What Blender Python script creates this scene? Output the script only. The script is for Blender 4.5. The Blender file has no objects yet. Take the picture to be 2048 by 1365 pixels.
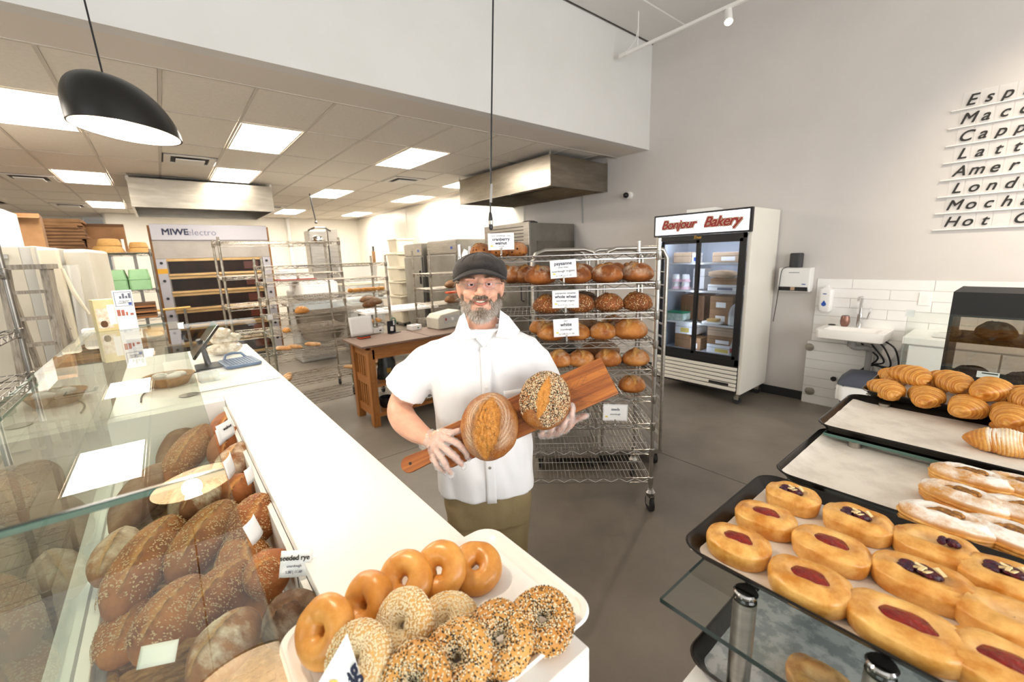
import bpy, bmesh, math, random
import numpy as np
from mathutils import Vector, Matrix, Euler, noise

random.seed(7)
scene = bpy.context.scene
col = scene.collection
PI = math.pi

# ---------------------------------------------------------------- camera
F_PX, YAW, PITCH, ROLL, CAM_H = 843.84, 0.680933, 0.197201, 0.0312879, 1.70
_cy, _sy, _cp, _sp = math.cos(YAW), math.sin(YAW), math.cos(PITCH), math.sin(PITCH)
_f = Vector((_sy*_cp, _cy*_cp, -_sp)); _r0 = Vector((_cy, -_sy, 0)); _d0 = _f.cross(_r0)
_r = math.cos(ROLL)*_r0 + math.sin(ROLL)*_d0
_d = -math.sin(ROLL)*_r0 + math.cos(ROLL)*_d0
CAM = Vector((0, 0, CAM_H))
cam_data = bpy.data.cameras.new('camera')
cam_data.sensor_width = 36.0
cam_data.lens = F_PX/2048*36
cam_data.clip_start = 0.02
cam_data.clip_end = 100
cam_data.dof.use_dof = True
cam_data.dof.focus_distance = 1.55
cam_data.dof.aperture_fstop = 3.2
cam = bpy.data.objects.new('camera', cam_data)
col.objects.link(cam)
cam.matrix_world = Matrix(((_r.x, -_d.x, -_f.x, 0), (_r.y, -_d.y, -_f.y, 0), (_r.z, -_d.z, -_f.z, CAM_H), (0, 0, 0, 1)))
scene.camera = cam

# ---------------------------------------------------------------- world, daylight, exposure
world = bpy.data.worlds.new('world'); scene.world = world
world.use_nodes = True
world.node_tree.nodes['Background'].inputs[0].default_value = (0.80, 0.90, 1.0, 1)
world.node_tree.nodes['Background'].inputs[1].default_value = 1.0
scene.view_settings.view_transform = 'Standard'
scene.view_settings.look = 'None'
scene.view_settings.exposure = 0.64
scene.view_settings.gamma = 1.0
scene.view_settings.use_curve_mapping = False
scene.cycles.max_bounces = 10
scene.cycles.transparent_max_bounces = 16
scene.cycles.transmission_bounces = 8
scene.cycles.sample_clamp_indirect = 6.0
scene.cycles.caustics_reflective = False
scene.cycles.caustics_refractive = False

def area_light(name, loc, rot, sx, sy, power, colour):
    d = bpy.data.lights.new(name, 'AREA'); d.shape = 'RECTANGLE'; d.size = sx; d.size_y = sy
    d.energy = power; d.color = colour
    o = bpy.data.objects.new(name, d); col.objects.link(o); o.location = loc; o.rotation_euler = rot
    return o
# daylight entering by the two shop windows behind the camera (front wall) and the one in the customer-side wall
area_light('window_daylight_front', (1.2, -3.84, 2.0), (PI/2, 0, 0), 6.6, 2.8, 185, (1.0, 0.975, 0.95))
area_light('window_daylight_side', (-5.84, -0.4, 2.0), (0, -PI/2, 0), 2.8, 4.4, 70, (1.0, 0.98, 0.96))

# ---------------------------------------------------------------- pixel helpers: where a sight line meets a real plane
def ray(x, y):
    a, b = (x-1024)/F_PX, (y-682.5)/F_PX
    return _r*a + _d*b + _f
def onz(x, y, z):
    d = ray(x, y); return CAM + d*((z-CAM.z)/d.z)
def onx(x, y, X):
    d = ray(x, y); return CAM + d*(X/d.x)
def ony(x, y, Y):
    d = ray(x, y); return CAM + d*(Y/d.y)

# ---------------------------------------------------------------- materials
def lin(h):
    if not isinstance(h, str): return (h[0], h[1], h[2], 1)
    h = h.lstrip('#')
    v = [int(h[i:i+2], 16)/255 for i in (0, 2, 4)]
    return tuple(c/12.92 if c <= 0.04045 else ((c+0.055)/1.055)**2.4 for c in v) + (1,)
MATS = {}
def new_mat(name):
    m = bpy.data.materials.new(name); m.use_nodes = True
    nt = m.node_tree; b = nt.nodes['Principled BSDF']
    MATS[name] = m
    return m, nt, b
def ND(nt, t, **kw):
    n = nt.nodes.new(t)
    for k, v in kw.items():
        if k in n.inputs: n.inputs[k].default_value = v
        else: setattr(n, k, v)
    return n
def mat(name, c, rough=0.5, metal=0.0, c2=None, scale=8.0, stretch=None, bump=0.0, bscale=60.0, emit=None, estr=0, alpha=1, trans=0, ior=1.45, spec=0.5, detail=4, lo=0.35, hi=0.65, sheen=0, sss=0):
    m, nt, b = new_mat(name)
    b.inputs['Base Color'].default_value = lin(c); b.inputs['Roughness'].default_value = rough
    b.inputs['Metallic'].default_value = metal; b.inputs['IOR'].default_value = ior
    b.inputs['Specular IOR Level'].default_value = spec
    b.inputs['Alpha'].default_value = alpha; b.inputs['Transmission Weight'].default_value = trans
    if sheen: b.inputs['Sheen Weight'].default_value = sheen
    if sss:
        b.inputs['Subsurface Weight'].default_value = sss; b.inputs['Subsurface Radius'].default_value = (0.012, 0.005, 0.003); b.inputs['Subsurface Scale'].default_value = 1.0
    if emit: b.inputs['Emission Color'].default_value = lin(emit); b.inputs['Emission Strength'].default_value = estr
    tc = None
    if c2 or bump:
        tc = ND(nt, 'ShaderNodeTexCoord'); mp_ = ND(nt, 'ShaderNodeMapping')
        if stretch: mp_.inputs['Scale'].default_value = stretch
        nt.links.new(tc.outputs['Object'], mp_.inputs[0])
    if c2:
        n = ND(nt, 'ShaderNodeTexNoise', Scale=scale, Detail=detail, Roughness=0.6)
        nt.links.new(mp_.outputs[0], n.inputs['Vector'])
        r = ND(nt, 'ShaderNodeValToRGB'); r.color_ramp.elements[0].position = lo; r.color_ramp.elements[1].position = hi
        r.color_ramp.elements[0].color = lin(c); r.color_ramp.elements[1].color = lin(c2)
        nt.links.new(n.outputs['Fac'], r.inputs[0]); nt.links.new(r.outputs[0], b.inputs['Base Color'])
    if bump:
        n2 = ND(nt, 'ShaderNodeTexNoise', Scale=bscale, Detail=3.0)
        nt.links.new(mp_.outputs[0], n2.inputs['Vector'])
        bp = ND(nt, 'ShaderNodeBump', Strength=bump, Distance=0.01)
        nt.links.new(n2.outputs['Fac'], bp.inputs['Height']); nt.links.new(bp.outputs[0], b.inputs['Normal'])
    return m
def wood(name, c1, c2, scale=6, axis=0, rough=0.45, bands=14):
    m, nt, b = new_mat(name)
    tc = ND(nt, 'ShaderNodeTexCoord'); mp_ = ND(nt, 'ShaderNodeMapping')
    s = [bands]*3; s[axis] = 0.9; mp_.inputs['Scale'].default_value = s
    n = ND(nt, 'ShaderNodeTexNoise', Scale=scale, Detail=6.0, Distortion=0.6)
    r = ND(nt, 'ShaderNodeValToRGB'); r.color_ramp.elements[0].position = 0.3; r.color_ramp.elements[1].position = 0.7
    r.color_ramp.elements[0].color = lin(c1); r.color_ramp.elements[1].color = lin(c2)
    nt.links.new(tc.outputs['Object'], mp_.inputs[0]); nt.links.new(mp_.outputs[0], n.inputs['Vector'])
    nt.links.new(n.outputs['Fac'], r.inputs[0]); nt.links.new(r.outputs[0], b.inputs['Base Color'])
    b.inputs['Roughness'].default_value = rough
    return m
def bread(name, dark, light, score, flour=0.0, flourc='#e9dcc4', specks=None, speck_amt=0.0, rough=0.6, bump=0.35, speck_scale=170, nscale=9, gloss=0.25, flour_scale=7, floor_lo=0.45):
    """crust: two browns by noise; pale crumb where the 'score' attribute is set; flour dust and fine specks on the crust"""
    m, nt, b = new_mat(name)
    tc = ND(nt, 'ShaderNodeTexCoord'); oi = ND(nt, 'ShaderNodeObjectInfo')
    add = ND(nt, 'ShaderNodeVectorMath', operation='ADD'); sc = ND(nt, 'ShaderNodeVectorMath', operation='SCALE'); sc.inputs['Scale'].default_value = 9.0
    comb = ND(nt, 'ShaderNodeCombineXYZ')
    for i in range(3): nt.links.new(oi.outputs['Random'], comb.inputs[i])
    nt.links.new(comb.outputs[0], sc.inputs[0]); nt.links.new(tc.outputs['Object'], add.inputs[0]); nt.links.new(sc.outputs[0], add.inputs[1])
    n = ND(nt, 'ShaderNodeTexNoise', Scale=nscale, Detail=6.0, Roughness=0.62); nt.links.new(add.outputs[0], n.inputs['Vector'])
    r = ND(nt, 'ShaderNodeValToRGB'); r.color_ramp.elements[0].position = 0.36; r.color_ramp.elements[1].position = 0.66
    r.color_ramp.elements[0].color = lin(dark); r.color_ramp.elements[1].color = lin(light); nt.links.new(n.outputs['Fac'], r.inputs[0])
    cur = r.outputs[0]
    def mixin(fac, c):
        nonlocal cur
        mx = ND(nt, 'ShaderNodeMix', data_type='RGBA'); nt.links.new(fac, mx.inputs[0]); nt.links.new(cur, mx.inputs[6]); mx.inputs[7].default_value = lin(c); cur = mx.outputs[2]
    if flour > 0:
        n3 = ND(nt, 'ShaderNodeTexNoise', Scale=flour_scale, Detail=8.0, Roughness=0.7); nt.links.new(add.outputs[0], n3.inputs['Vector'])
        r3 = ND(nt, 'ShaderNodeMapRange'); r3.inputs[1].default_value = floor_lo; r3.inputs[2].default_value = floor_lo+0.2; r3.inputs[3].default_value = 0; r3.inputs[4].default_value = flour
        nt.links.new(n3.outputs['Fac'], r3.inputs[0])
        sep = ND(nt, 'ShaderNodeSeparateXYZ'); nt.links.new(tc.outputs['Normal'], sep.inputs[0])
        up = ND(nt, 'ShaderNodeMapRange'); up.inputs[1].default_value = -0.1; up.inputs[2].default_value = 0.6; nt.links.new(sep.outputs[2], up.inputs[0])
        ml = ND(nt, 'ShaderNodeMath', operation='MULTIPLY'); nt.links.new(r3.outputs[0], ml.inputs[0]); nt.links.new(up.outputs[0], ml.inputs[1])
        mixin(ml.outputs[0], flourc)
    at = ND(nt, 'ShaderNodeAttribute', attribute_name='score')
    ns = ND(nt, 'ShaderNodeTexNoise', Scale=70.0, Detail=6.0, Roughness=0.65, Distortion=1.2); nt.links.new(add.outputs[0], ns.inputs['Vector'])
    rs = ND(nt, 'ShaderNodeValToRGB'); rs.color_ramp.elements[0].position = 0.36; rs.color_ramp.elements[1].position = 0.60
    sl = lin(score); dl = lin(dark); rs.color_ramp.elements[0].color = tuple(0.55*sl[i]+0.45*dl[i] for i in range(3))+(1,); rs.color_ramp.elements[1].color = sl; nt.links.new(ns.outputs['Fac'], rs.inputs[0])
    mxs = ND(nt, 'ShaderNodeMix', data_type='RGBA'); nt.links.new(at.outputs['Fac'], mxs.inputs[0]); nt.links.new(cur, mxs.inputs[6]); nt.links.new(rs.outputs[0], mxs.inputs[7]); cur = mxs.outputs[2]
    for an, ac in (('char', tuple(0.35*x for x in lin(dark)[:3])), ('dust', flourc)):
        a2 = ND(nt, 'ShaderNodeAttribute', attribute_name=an); mixin(a2.outputs['Fac'], ac)
    if specks:
        v = ND(nt, 'ShaderNodeTexVoronoi', Scale=speck_scale); nt.links.new(tc.outputs['Object'], v.inputs['Vector'])
        lt = ND(nt, 'ShaderNodeMath', operation='LESS_THAN'); lt.inputs[1].default_value = 0.42; nt.links.new(v.outputs['Distance'], lt.inputs[0])
        sepc = ND(nt, 'ShaderNodeSeparateColor'); nt.links.new(v.outputs['Color'], sepc.inputs[0])
        pick = ND(nt, 'ShaderNodeMath', operation='LESS_THAN'); pick.inputs[1].default_value = speck_amt; nt.links.new(sepc.outputs[0], pick.inputs[0])
        mm = ND(nt, 'ShaderNodeMath', operation='MULTIPLY'); nt.links.new(lt.outputs[0], mm.inputs[0]); nt.links.new(pick.outputs[0], mm.inputs[1])
        cr = ND(nt, 'ShaderNodeValToRGB'); cr.color_ramp.interpolation = 'CONSTANT'
        cr.color_ramp.elements[0].color = lin(specks[0]); cr.color_ramp.elements[1].color = lin(specks[-1]); cr.color_ramp.elements[1].position = 0.5
        nt.links.new(sepc.outputs[1], cr.inputs[0])
        mx = ND(nt, 'ShaderNodeMix', data_type='RGBA'); nt.links.new(mm.outputs[0], mx.inputs[0]); nt.links.new(cur, mx.inputs[6]); nt.links.new(cr.outputs[0], mx.inputs[7]); cur = mx.outputs[2]
    nt.links.new(cur, b.inputs['Base Color'])
    n2 = ND(nt, 'ShaderNodeTexNoise', Scale=45.0, Detail=5.0); nt.links.new(add.outputs[0], n2.inputs['Vector'])
    bp = ND(nt, 'ShaderNodeBump', Strength=bump, Distance=0.006); nt.links.new(n2.outputs['Fac'], bp.inputs['Height']); nt.links.new(bp.outputs[0], b.inputs['Normal'])
    b.inputs['Roughness'].default_value = rough; b.inputs['Specular IOR Level'].default_value = gloss
    return m

mat('wall_paint', '#d3cdc8', 0.75, c2='#cec8c3', scale=1.2, bump=0.03, bscale=220)
mat('wall_white', '#dcdad7', 0.6, c2='#d8d6d2', scale=1.5)
mat('kitchen_panel', '#f0ebe0', 0.35, c2='#ebe5d8', scale=0.8)
mat('ceiling_tile', '#eae3d9', 0.9, c2='#e4ddd2', scale=30, bump=0.1, bscale=180)
mat('tbar', '#c9c1b6', 0.5)
mat('soffit_under', '#ddd5cb', 0.8)
mat('light_panel', '#ffffff', 0.5, emit='#fff6e8', estr=21.0)
mat('light_frame', '#e8e4dc', 0.5)
mat('floor_concrete', '#6a6259', 0.42, c2='#82796e', scale=1.6, bump=0.05, bscale=40, lo=0.3, hi=0.72, detail=9)
mat('joint', '#45403b', 0.7)
mat('grout', '#c4c0bb', 0.7)
mat('letter_film', '#ffffff', 0.2, alpha=0.10)
mat('white_solid', '#f6f3ee', 0.28, c2='#f2eee8', scale=2)
mat('white_panel', '#eeebe6', 0.4)
mat('white_lam', '#efedea', 0.35, c2='#ebe8e4', scale=3)
mat('steel', '#b9b4ac', 0.34, 1.0, c2='#a39e96', scale=3, stretch=(1, 1, 14))
mat('steel_dark', '#8e8a84', 0.38, 1.0, c2='#7b7771', scale=4)
mat('hood_steel', '#8f877b', 0.30, 1.0, c2='#a59c8e', scale=2.2, stretch=(1, 1, 6))
mat('steel_soft', '#9a9791', 0.42, 0.9, c2='#8b8882', scale=3)
mat('chrome', '#d8d8d8', 0.12, 1.0)
mat('wire_chrome', '#b7b4b0', 0.25, 0.95)
mat('wire_old', '#a79f92', 0.35, 0.9, c2='#8a7f70', scale=20)
mat('black_plastic', '#17171a', 0.4)
mat('black_matte', '#1c1a1a', 0.6)
mat('black_gloss', '#0c0c0e', 0.12)
mat('rubber', '#2a2a2b', 0.7)
mat('pendant_black', '#15130f', 0.33, c2='#1b1916', scale=3)
mat('pendant_white', '#f6ead8', 0.5)
mat('bulb', '#fff2d8', 0.5, emit='#ffe6bf', estr=40)
mat('paper', '#f4f2ee', 0.7)
mat('card', '#f5f5f6', 0.5)
mat('card_paper', '#f0ece2', 0.7, c2='#e9e3d6', scale=6)
mat('ink', '#1f2440', 0.6)
mat('ink_black', '#26231f', 0.6)
mat('ink_grey', '#6d7080', 0.6)
mat('wheat_yellow', '#e5c96a', 0.6)
mat('cardboard', '#9a7350', 0.8, c2='#86633f', scale=5)
mat('cardboard_dark', '#6d4c31', 0.8, c2='#5b3f29', scale=5)
mat('cardboard_pale', '#c3a588', 0.8, c2='#b5977a', scale=5)
mat('crate_green', '#8fb98a', 0.45, c2='#84ad80', scale=5)
mat('cane', '#cfa667', 0.7, c2='#b88c4e', scale=30, stretch=(1, 1, 6), bump=0.5, bscale=90)
mat('wicker', '#b98a52', 0.65, c2='#8f6433', scale=40, bump=0.6, bscale=120)
wood('oak', '#8a5526', '#a9713a', axis=2)
wood('oak_x', '#8a5426', '#a96f38', axis=0)
wood('ladder_wood', '#6f665a', '#a59c8e', axis=2)
wood('table_top_wood', '#6d5547', '#836a5a', axis=0, rough=0.6)
wood('board_wood', '#6f3410', '#b06a2c', scale=3.2, axis=0, rough=0.35, bands=22)
wood('board_edge', '#6a4023', '#94643c', scale=4, axis=0, rough=0.45)
mat('oven_panel', '#a49c94', 0.4, 0.4, c2='#978f86', scale=3)
mat('oven_sign', '#a8a4a8', 0.35, 0.3)
mat('oven_deck', '#c7a677', 0.4, 0.55, c2='#a88553', scale=4, stretch=(1, 1, 8))
mat('oven_glass', '#150c07', 0.35, c2='#2c1a0e', scale=3, spec=0.25)
mat('oven_glow', '#3a1606', 0.3, emit='#a8430f', estr=0.06)
mat('oven_side', '#8b5f2e', 0.5, 0.3, c2='#6d4722', scale=4)
mat('cream_plastic', '#ded5bf', 0.45, c2='#d6ccb4', scale=3)
mat('cream_panel', '#cdc7b8', 0.5, c2='#c2bbab', scale=2)
mat('grey_panel', '#b9b7b1', 0.5)
mat('bin_white', '#e6e1d7', 0.5)
mat('clear_bin', '#e8eeee', 0.15, alpha=0.35)
mat('plastic_film', '#f2f2ee', 0.12, alpha=0.38)
mat('fridge_white', '#ece7dc', 0.35, c2='#e7e1d5', scale=1)
mat('fridge_inside', '#c9cfd9', 0.4)
mat('fridge_light', '#ffffff', 0.5, emit='#e8efff', estr=24.0)
mat('sign_light', '#ffffff', 0.5, emit='#f4f4ff', estr=1.25)
mat('sign_red', '#9c2a2c', 0.5)
mat('sign_cream', '#e3c9a2', 0.5)
mat('gold', '#b08a3e', 0.35, 0.7)
mat('blue', '#2f55a8', 0.3)
mat('copper_cup', '#8d665a', 0.3, 0.6)
mat('grey_pipe', '#9b9a97', 0.5)
mat('bin_grey', '#4b4f5c', 0.5)
mat('parchment', '#e6ddd0', 0.7, c2='#d2c8bb', scale=9, detail=8, lo=0.45, hi=0.62)
mat('parchment_grey', '#c3c6c8', 0.6, c2='#9aa0a4', scale=26, detail=8, lo=0.45, hi=0.55)
mat('tray_black', '#1a1715', 0.28, 0.35, c2='#26211d', scale=30)
mat('tray_white', '#f5f1ea', 0.3)
mat('jam', '#8e1f12', 0.12, c2='#6b120c', scale=60, bump=0.5, bscale=160)
mat('berry', '#2c1a30', 0.2, c2='#5f1322', scale=90, bump=0.6, bscale=160)
mat('almond', '#ead3a0', 0.5)
mat('apple_fill', '#b57a2e', 0.25, c2='#5b3413', scale=90, bump=0.6, bscale=150)
mat('chocolate', '#22120c', 0.4)
mat('sesame_pale', '#ead9b4', 0.5)
mat('sesame_black', '#1b1917', 0.5)
mat('oat', '#c9ab80', 0.6)
mat('felt_red', '#8d2f2f', 0.7)
mat('orange_plastic', '#e0572a', 0.5)
mat('screen_blue', '#5a5fae', 0.3, emit='#5b63c4', estr=0.35)
mat('pad_window_tint', '#3f5f86', 0.35)  # blue window reflection in the end glass, painted into the pad colour
mat('yellow_wood', '#d5ae68', 0.5)
# glass
def glass(name, tint, rough=0.0, ior=1.62):
    m, nt, b = new_mat(name)
    nt.nodes.remove(b)
    out = nt.nodes['Material Output']
    tr = ND(nt, 'ShaderNodeBsdfTransparent'); tr.inputs[0].default_value = lin(tint)
    gl = ND(nt, 'ShaderNodeBsdfGlossy'); gl.inputs['Roughness'].default_value = rough; gl.inputs[0].default_value = (1, 1, 1, 1)
    fr = ND(nt, 'ShaderNodeFresnel', IOR=ior)
    ge = ND(nt, 'ShaderNodeNewGeometry'); inv = ND(nt, 'ShaderNodeMath', operation='SUBTRACT'); inv.inputs[0].default_value = 1.0
    nt.links.new(ge.outputs['Backfacing'], inv.inputs[1])
    ml = ND(nt, 'ShaderNodeMath', operation='MULTIPLY'); nt.links.new(fr.outputs[0], ml.inputs[0]); nt.links.new(inv.outputs[0], ml.inputs[1])
    mx = ND(nt, 'ShaderNodeMixShader')   # the inner face of a pane only lets light out
    nt.links.new(ml.outputs[0], mx.inputs[0]); nt.links.new(tr.outputs[0], mx.inputs[1]); nt.links.new(gl.outputs[0], mx.inputs[2])
    nt.links.new(mx.outputs[0], out.inputs[0])
    return m
glass('glass_clear', '#f8fbf9'); glass('glass_green', '#f3f8f4', ior=1.8); glass('glass_dark', '#d2cbc4'); glass('glass_lens', '#fbf9fc', ior=1.22); glass('glass_fridge', '#e6ebf0')
mat('glass_edge', '#4f6f66', 0.1, spec=0.8)
mat('glass_edge_dark', '#1e2b28', 0.15)
# ---------------------------------------------------------------- mesh builder
def _frame(d):
    d = d.normalized()
    a = Vector((0, 0, 1)) if abs(d.z) < 0.9 else Vector((1, 0, 0))
    x = a.cross(d).normalized(); return x, d.cross(x).normalized()
class MB:
    def __init__(s): s.v = []; s.f = []
    def box(s, a, b):
        n = len(s.v); x0, y0, z0 = a; x1, y1, z1 = b
        x0, x1 = min(x0, x1), max(x0, x1); y0, y1 = min(y0, y1), max(y0, y1); z0, z1 = min(z0, z1), max(z0, z1)
        s.v += [(x0, y0, z0), (x1, y0, z0), (x1, y1, z0), (x0, y1, z0), (x0, y0, z1), (x1, y0, z1), (x1, y1, z1), (x0, y1, z1)]
        s.f += [tuple(n+i for i in q) for q in ((3, 2, 1, 0), (4, 5, 6, 7), (0, 1, 5, 4), (1, 2, 6, 5), (2, 3, 7, 6), (3, 0, 4, 7))]
        return s
    def cb(s, c, d): return s.box([c[i]-d[i]/2 for i in range(3)], [c[i]+d[i]/2 for i in range(3)])
    def obox(s, M, d):
        n = len(s.v); h = [q/2 for q in d]
        for z in (-1, 1):
            for x, y in ((-1, -1), (1, -1), (1, 1), (-1, 1)): s.v.append(tuple(M @ Vector((x*h[0], y*h[1], z*h[2]))))
        s.f += [tuple(n+i for i in q) for q in ((3, 2, 1, 0), (4, 5, 6, 7), (0, 1, 5, 4), (1, 2, 6, 5), (2, 3, 7, 6), (3, 0, 4, 7))]
        return s
    def rings(s, rs, caps=True, closed=False):
        n0 = len(s.v); k = len(rs[0])
        for r in rs: s.v += [tuple(p) for p in r]
        m = len(rs)
        for i in range(m if closed else m-1):
            a, b = n0+i*k, n0+((i+1) % m)*k
            for j in range(k): s.f.append((a+j, a+(j+1) % k, b+(j+1) % k, b+j))
        if caps and not closed:
            s.f.append(tuple(n0+j for j in reversed(range(k)))); s.f.append(tuple(n0+(m-1)*k+j for j in range(k)))
        return s
    def tube(s, pts, r, n=8, closed=False, caps=True, flat=1.0):
        pts = [Vector(p) for p in pts]; m = len(pts); rs = []; R = r if hasattr(r, '__len__') else [r]*m
        px = None
        for i, p in enumerate(pts):
            if closed: d = pts[(i+1) % m]-pts[i-1]
            else: d = pts[min(i+1, m-1)]-pts[max(i-1, 0)]
            if d.length < 1e-9: d = Vector((0, 0, 1))
            d = d.normalized()
            if px is None: x, y = _frame(d)
            else:
                x = (px-d*px.dot(d))
                x = x.normalized() if x.length > 1e-6 else _frame(d)[0]
                y = d.cross(x)
            px = x
            rs.append([p+x*(R[i]*math.cos(2*PI*j/n))+y*(R[i]*flat*math.sin(2*PI*j/n)) for j in range(n)])
        return s.rings(rs, caps, closed)
    def cyl(s, a, b, r, r2=None, n=16, caps=True): return s.tube([a, b], [r, r if r2 is None else r2], n, caps=caps)
    def lathe(s, prof, c=(0, 0, 0), n=32, caps=True, M=None):
        rs = []
        for r, z in prof:
            q = [Vector((r*math.cos(2*PI*j/n), r*math.sin(2*PI*j/n), z)) for j in range(n)]
            rs.append([(M @ p if M else p)+Vector(c) for p in q])
        return s.rings(rs, caps)
    def ell(s, c, r, n=20, m=12, M=None):
        rs = []
        for i in range(1, m):
            t = PI*i/m
            q = [Vector((r[0]*math.sin(t)*math.cos(2*PI*j/n), r[1]*math.sin(t)*math.sin(2*PI*j/n), -r[2]*math.cos(t))) for j in range(n)]
            rs.append([(M @ p if M else p)+Vector(c) for p in q])
        return s.rings(rs, True)
    def prism(s, poly, z0, z1, M=None):
        q = lambda z: [(M @ Vector((x, y, z)) if M else Vector((x, y, z))) for x, y in poly]
        return s.rings([q(z0), q(z1)], True)
    def poly(s, pts):
        n = len(s.v); s.v += [tuple(p) for p in pts]; s.f.append(tuple(range(n, n+len(pts)))); return s
    def grid(s, fn, nu, nv, closed_u=False):
        n = len(s.v)
        for j in range(nv+1):
            for i in range(nu+(0 if closed_u else 1)): s.v.append(tuple(fn(i/nu, j/nv)))
        w = nu if closed_u else nu+1
        for j in range(nv):
            for i in range(nu):
                i2 = (i+1) % w
                s.f.append((n+j*w+i, n+j*w+i2, n+(j+1)*w+i2, n+(j+1)*w+i))
        return s
    def join(s, o, M=None):
        n = len(s.v); s.v += [tuple(M @ Vector(p)) if M else p for p in o.v]; s.f += [tuple(n+i for i in q) for q in o.f]; return s
    def mesh(s, name, smooth=None):
        me = bpy.data.meshes.new(name); me.from_pydata([tuple(p) for p in s.v], [], s.f)
        if smooth is not None:
            me.polygons.foreach_set('use_smooth', [True]*len(me.polygons))
            if smooth < 180: me.set_sharp_from_angle(angle=math.radians(smooth))
        me.update(); return me
def link(name, data, parent=None, loc=(0, 0, 0), rot=(0, 0, 0), scale=(1, 1, 1)):
    o = bpy.data.objects.new(name, data); col.objects.link(o)
    if parent is not None: o.parent = parent
    o.location = loc; o.rotation_euler = rot; o.scale = scale
    return o
def setmat(me, m):
    me.materials.clear(); me.materials.append(MATS[m] if isinstance(m, str) else m)
def obj(name, mb, m, parent=None, smooth=None, bev=0, loc=(0, 0, 0), rot=(0, 0, 0), solid=0, segs=2, kind=None, label=None):
    me = mb if isinstance(mb, bpy.types.Mesh) else mb.mesh(name, smooth)
    if m is not None and not (isinstance(mb, bpy.types.Mesh) and len(me.materials)): setmat(me, m)
    o = link(name, me, parent, loc, rot)
    if solid: md = o.modifiers.new('thickness', 'SOLIDIFY'); md.thickness = solid; md.offset = 0
    if bev:
        md = o.modifiers.new('edges', 'BEVEL'); md.width = bev; md.segments = segs; md.limit_method = 'ANGLE'; md.angle_limit = math.radians(40); md.harden_normals = False
    if kind: o['kind'] = kind
    if label: o['label'] = label
    return o
def tag(o, label, cat, group=None):
    o['label'] = label; o['category'] = cat
    if group: o['group'] = group
    return o
def thing(name, label, cat, loc=(0, 0, 0), rz=0, group=None, rot=None):
    o = link(name, None, None, loc, rot if rot else (0, 0, rz)); o.empty_display_size = 0.1
    return tag(o, label, cat, group)
def struct(name, mb, m, parent=None, **kw):
    o = obj(name, mb, m, parent, **kw)
    if parent is None: o['kind'] = 'structure'
    return o
KIDS = {}
def kids(o):
    return [c for c in bpy.data.objects if c.parent == o]
def copy_tree(o, parent=None, depth=0):
    c = o.copy(); col.objects.link(c); c.parent = parent
    for ch in list(kids(o)): copy_tree(ch, c, depth+1)
    return c
_dg = None
def text_mesh(body, size=0.1, bold=0.0, fat=0.0, shear=0.0, extrude=0.0008, align='CENTER', res=3, spacing=1.0):
    cu = bpy.data.curves.new('text', 'FONT'); cu.body = body; cu.size = size; cu.offset = bold; cu.shear = shear; cu.extrude = extrude
    cu.align_x = align; cu.align_y = 'CENTER'; cu.resolution_u = res; cu.space_character = spacing
    o = bpy.data.objects.new('text', cu); col.objects.link(o)
    dg = bpy.context.evaluated_depsgraph_get()
    me = bpy.data.meshes.new_from_object(o.evaluated_get(dg))
    bpy.data.objects.remove(o); bpy.data.curves.remove(cu)
    me.materials.clear()
    if fat:
        n = len(me.vertices); co = vget(me); V_ = [tuple(c) for c in co]; F_ = [tuple(p.vertices) for p in me.polygons]; W_, G_ = [], []
        for k, (dx, dy) in enumerate(((-fat, -fat), (fat, -fat), (-fat, fat), (fat, fat))):
            W_ += [(x+dx, y+dy, z+0.00004*k) for x, y, z in V_]; G_ += [tuple(i+n*k for i in f) for f in F_]
        me = bpy.data.meshes.new('text'); me.from_pydata(W_, [], G_)
    return me
def text(body, m, parent, loc, rot, size, name='lettering', **kw):
    me = text_mesh(body, size, **kw); setmat(me, m)
    return link(name, me, parent, loc, rot)
def bake(mb, voxel, smooth_it=4, smooth_f=0.5):
    """union of overlapping closed shapes into one continuous surface"""
    me = mb.mesh('tmp'); o = bpy.data.objects.new('tmp', me); col.objects.link(o)
    r = o.modifiers.new('r', 'REMESH'); r.mode = 'VOXEL'; r.voxel_size = voxel
    if smooth_it: sm = o.modifiers.new('s', 'SMOOTH'); sm.iterations = smooth_it; sm.factor = smooth_f
    dg = bpy.context.evaluated_depsgraph_get()
    out = bpy.data.meshes.new_from_object(o.evaluated_get(dg))
    bpy.data.objects.remove(o); bpy.data.meshes.remove(me)
    out.polygons.foreach_set('use_smooth', [True]*len(out.polygons))
    return out
def vget(me):
    a = np.empty(len(me.vertices)*3); me.vertices.foreach_get('co', a); return a.reshape(-1, 3)
def vset(me, a): me.vertices.foreach_set('co', a.ravel()); me.update()
def smooth_path(pts, sub=6):
    P = [Vector(p) for p in pts]; q = []
    for i in range(len(P)-1):
        p0, p1, p2, p3 = P[max(i-1, 0)], P[i], P[i+1], P[min(i+2, len(P)-1)]
        for k in range(sub):
            t = k/sub; q.append(0.5*((2*p1)+(-p0+p2)*t+(2*p0-5*p1+4*p2-p3)*t*t+(-p0+3*p1-3*p2+p3)*t**3))
    return q+[P[-1]]
def rrect(w, h, r, n=6, cx=0, cy=0):
    out = []
    for sx, sy, a0 in ((1, 1, 0), (-1, 1, 90), (-1, -1, 180), (1, -1, 270)):
        for i in range(n+1):
            a = math.radians(a0+90*i/n); out.append((cx+sx*(w/2-r)+r*math.cos(a), cy+sy*(h/2-r)+r*math.sin(a)))
    return out

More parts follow.
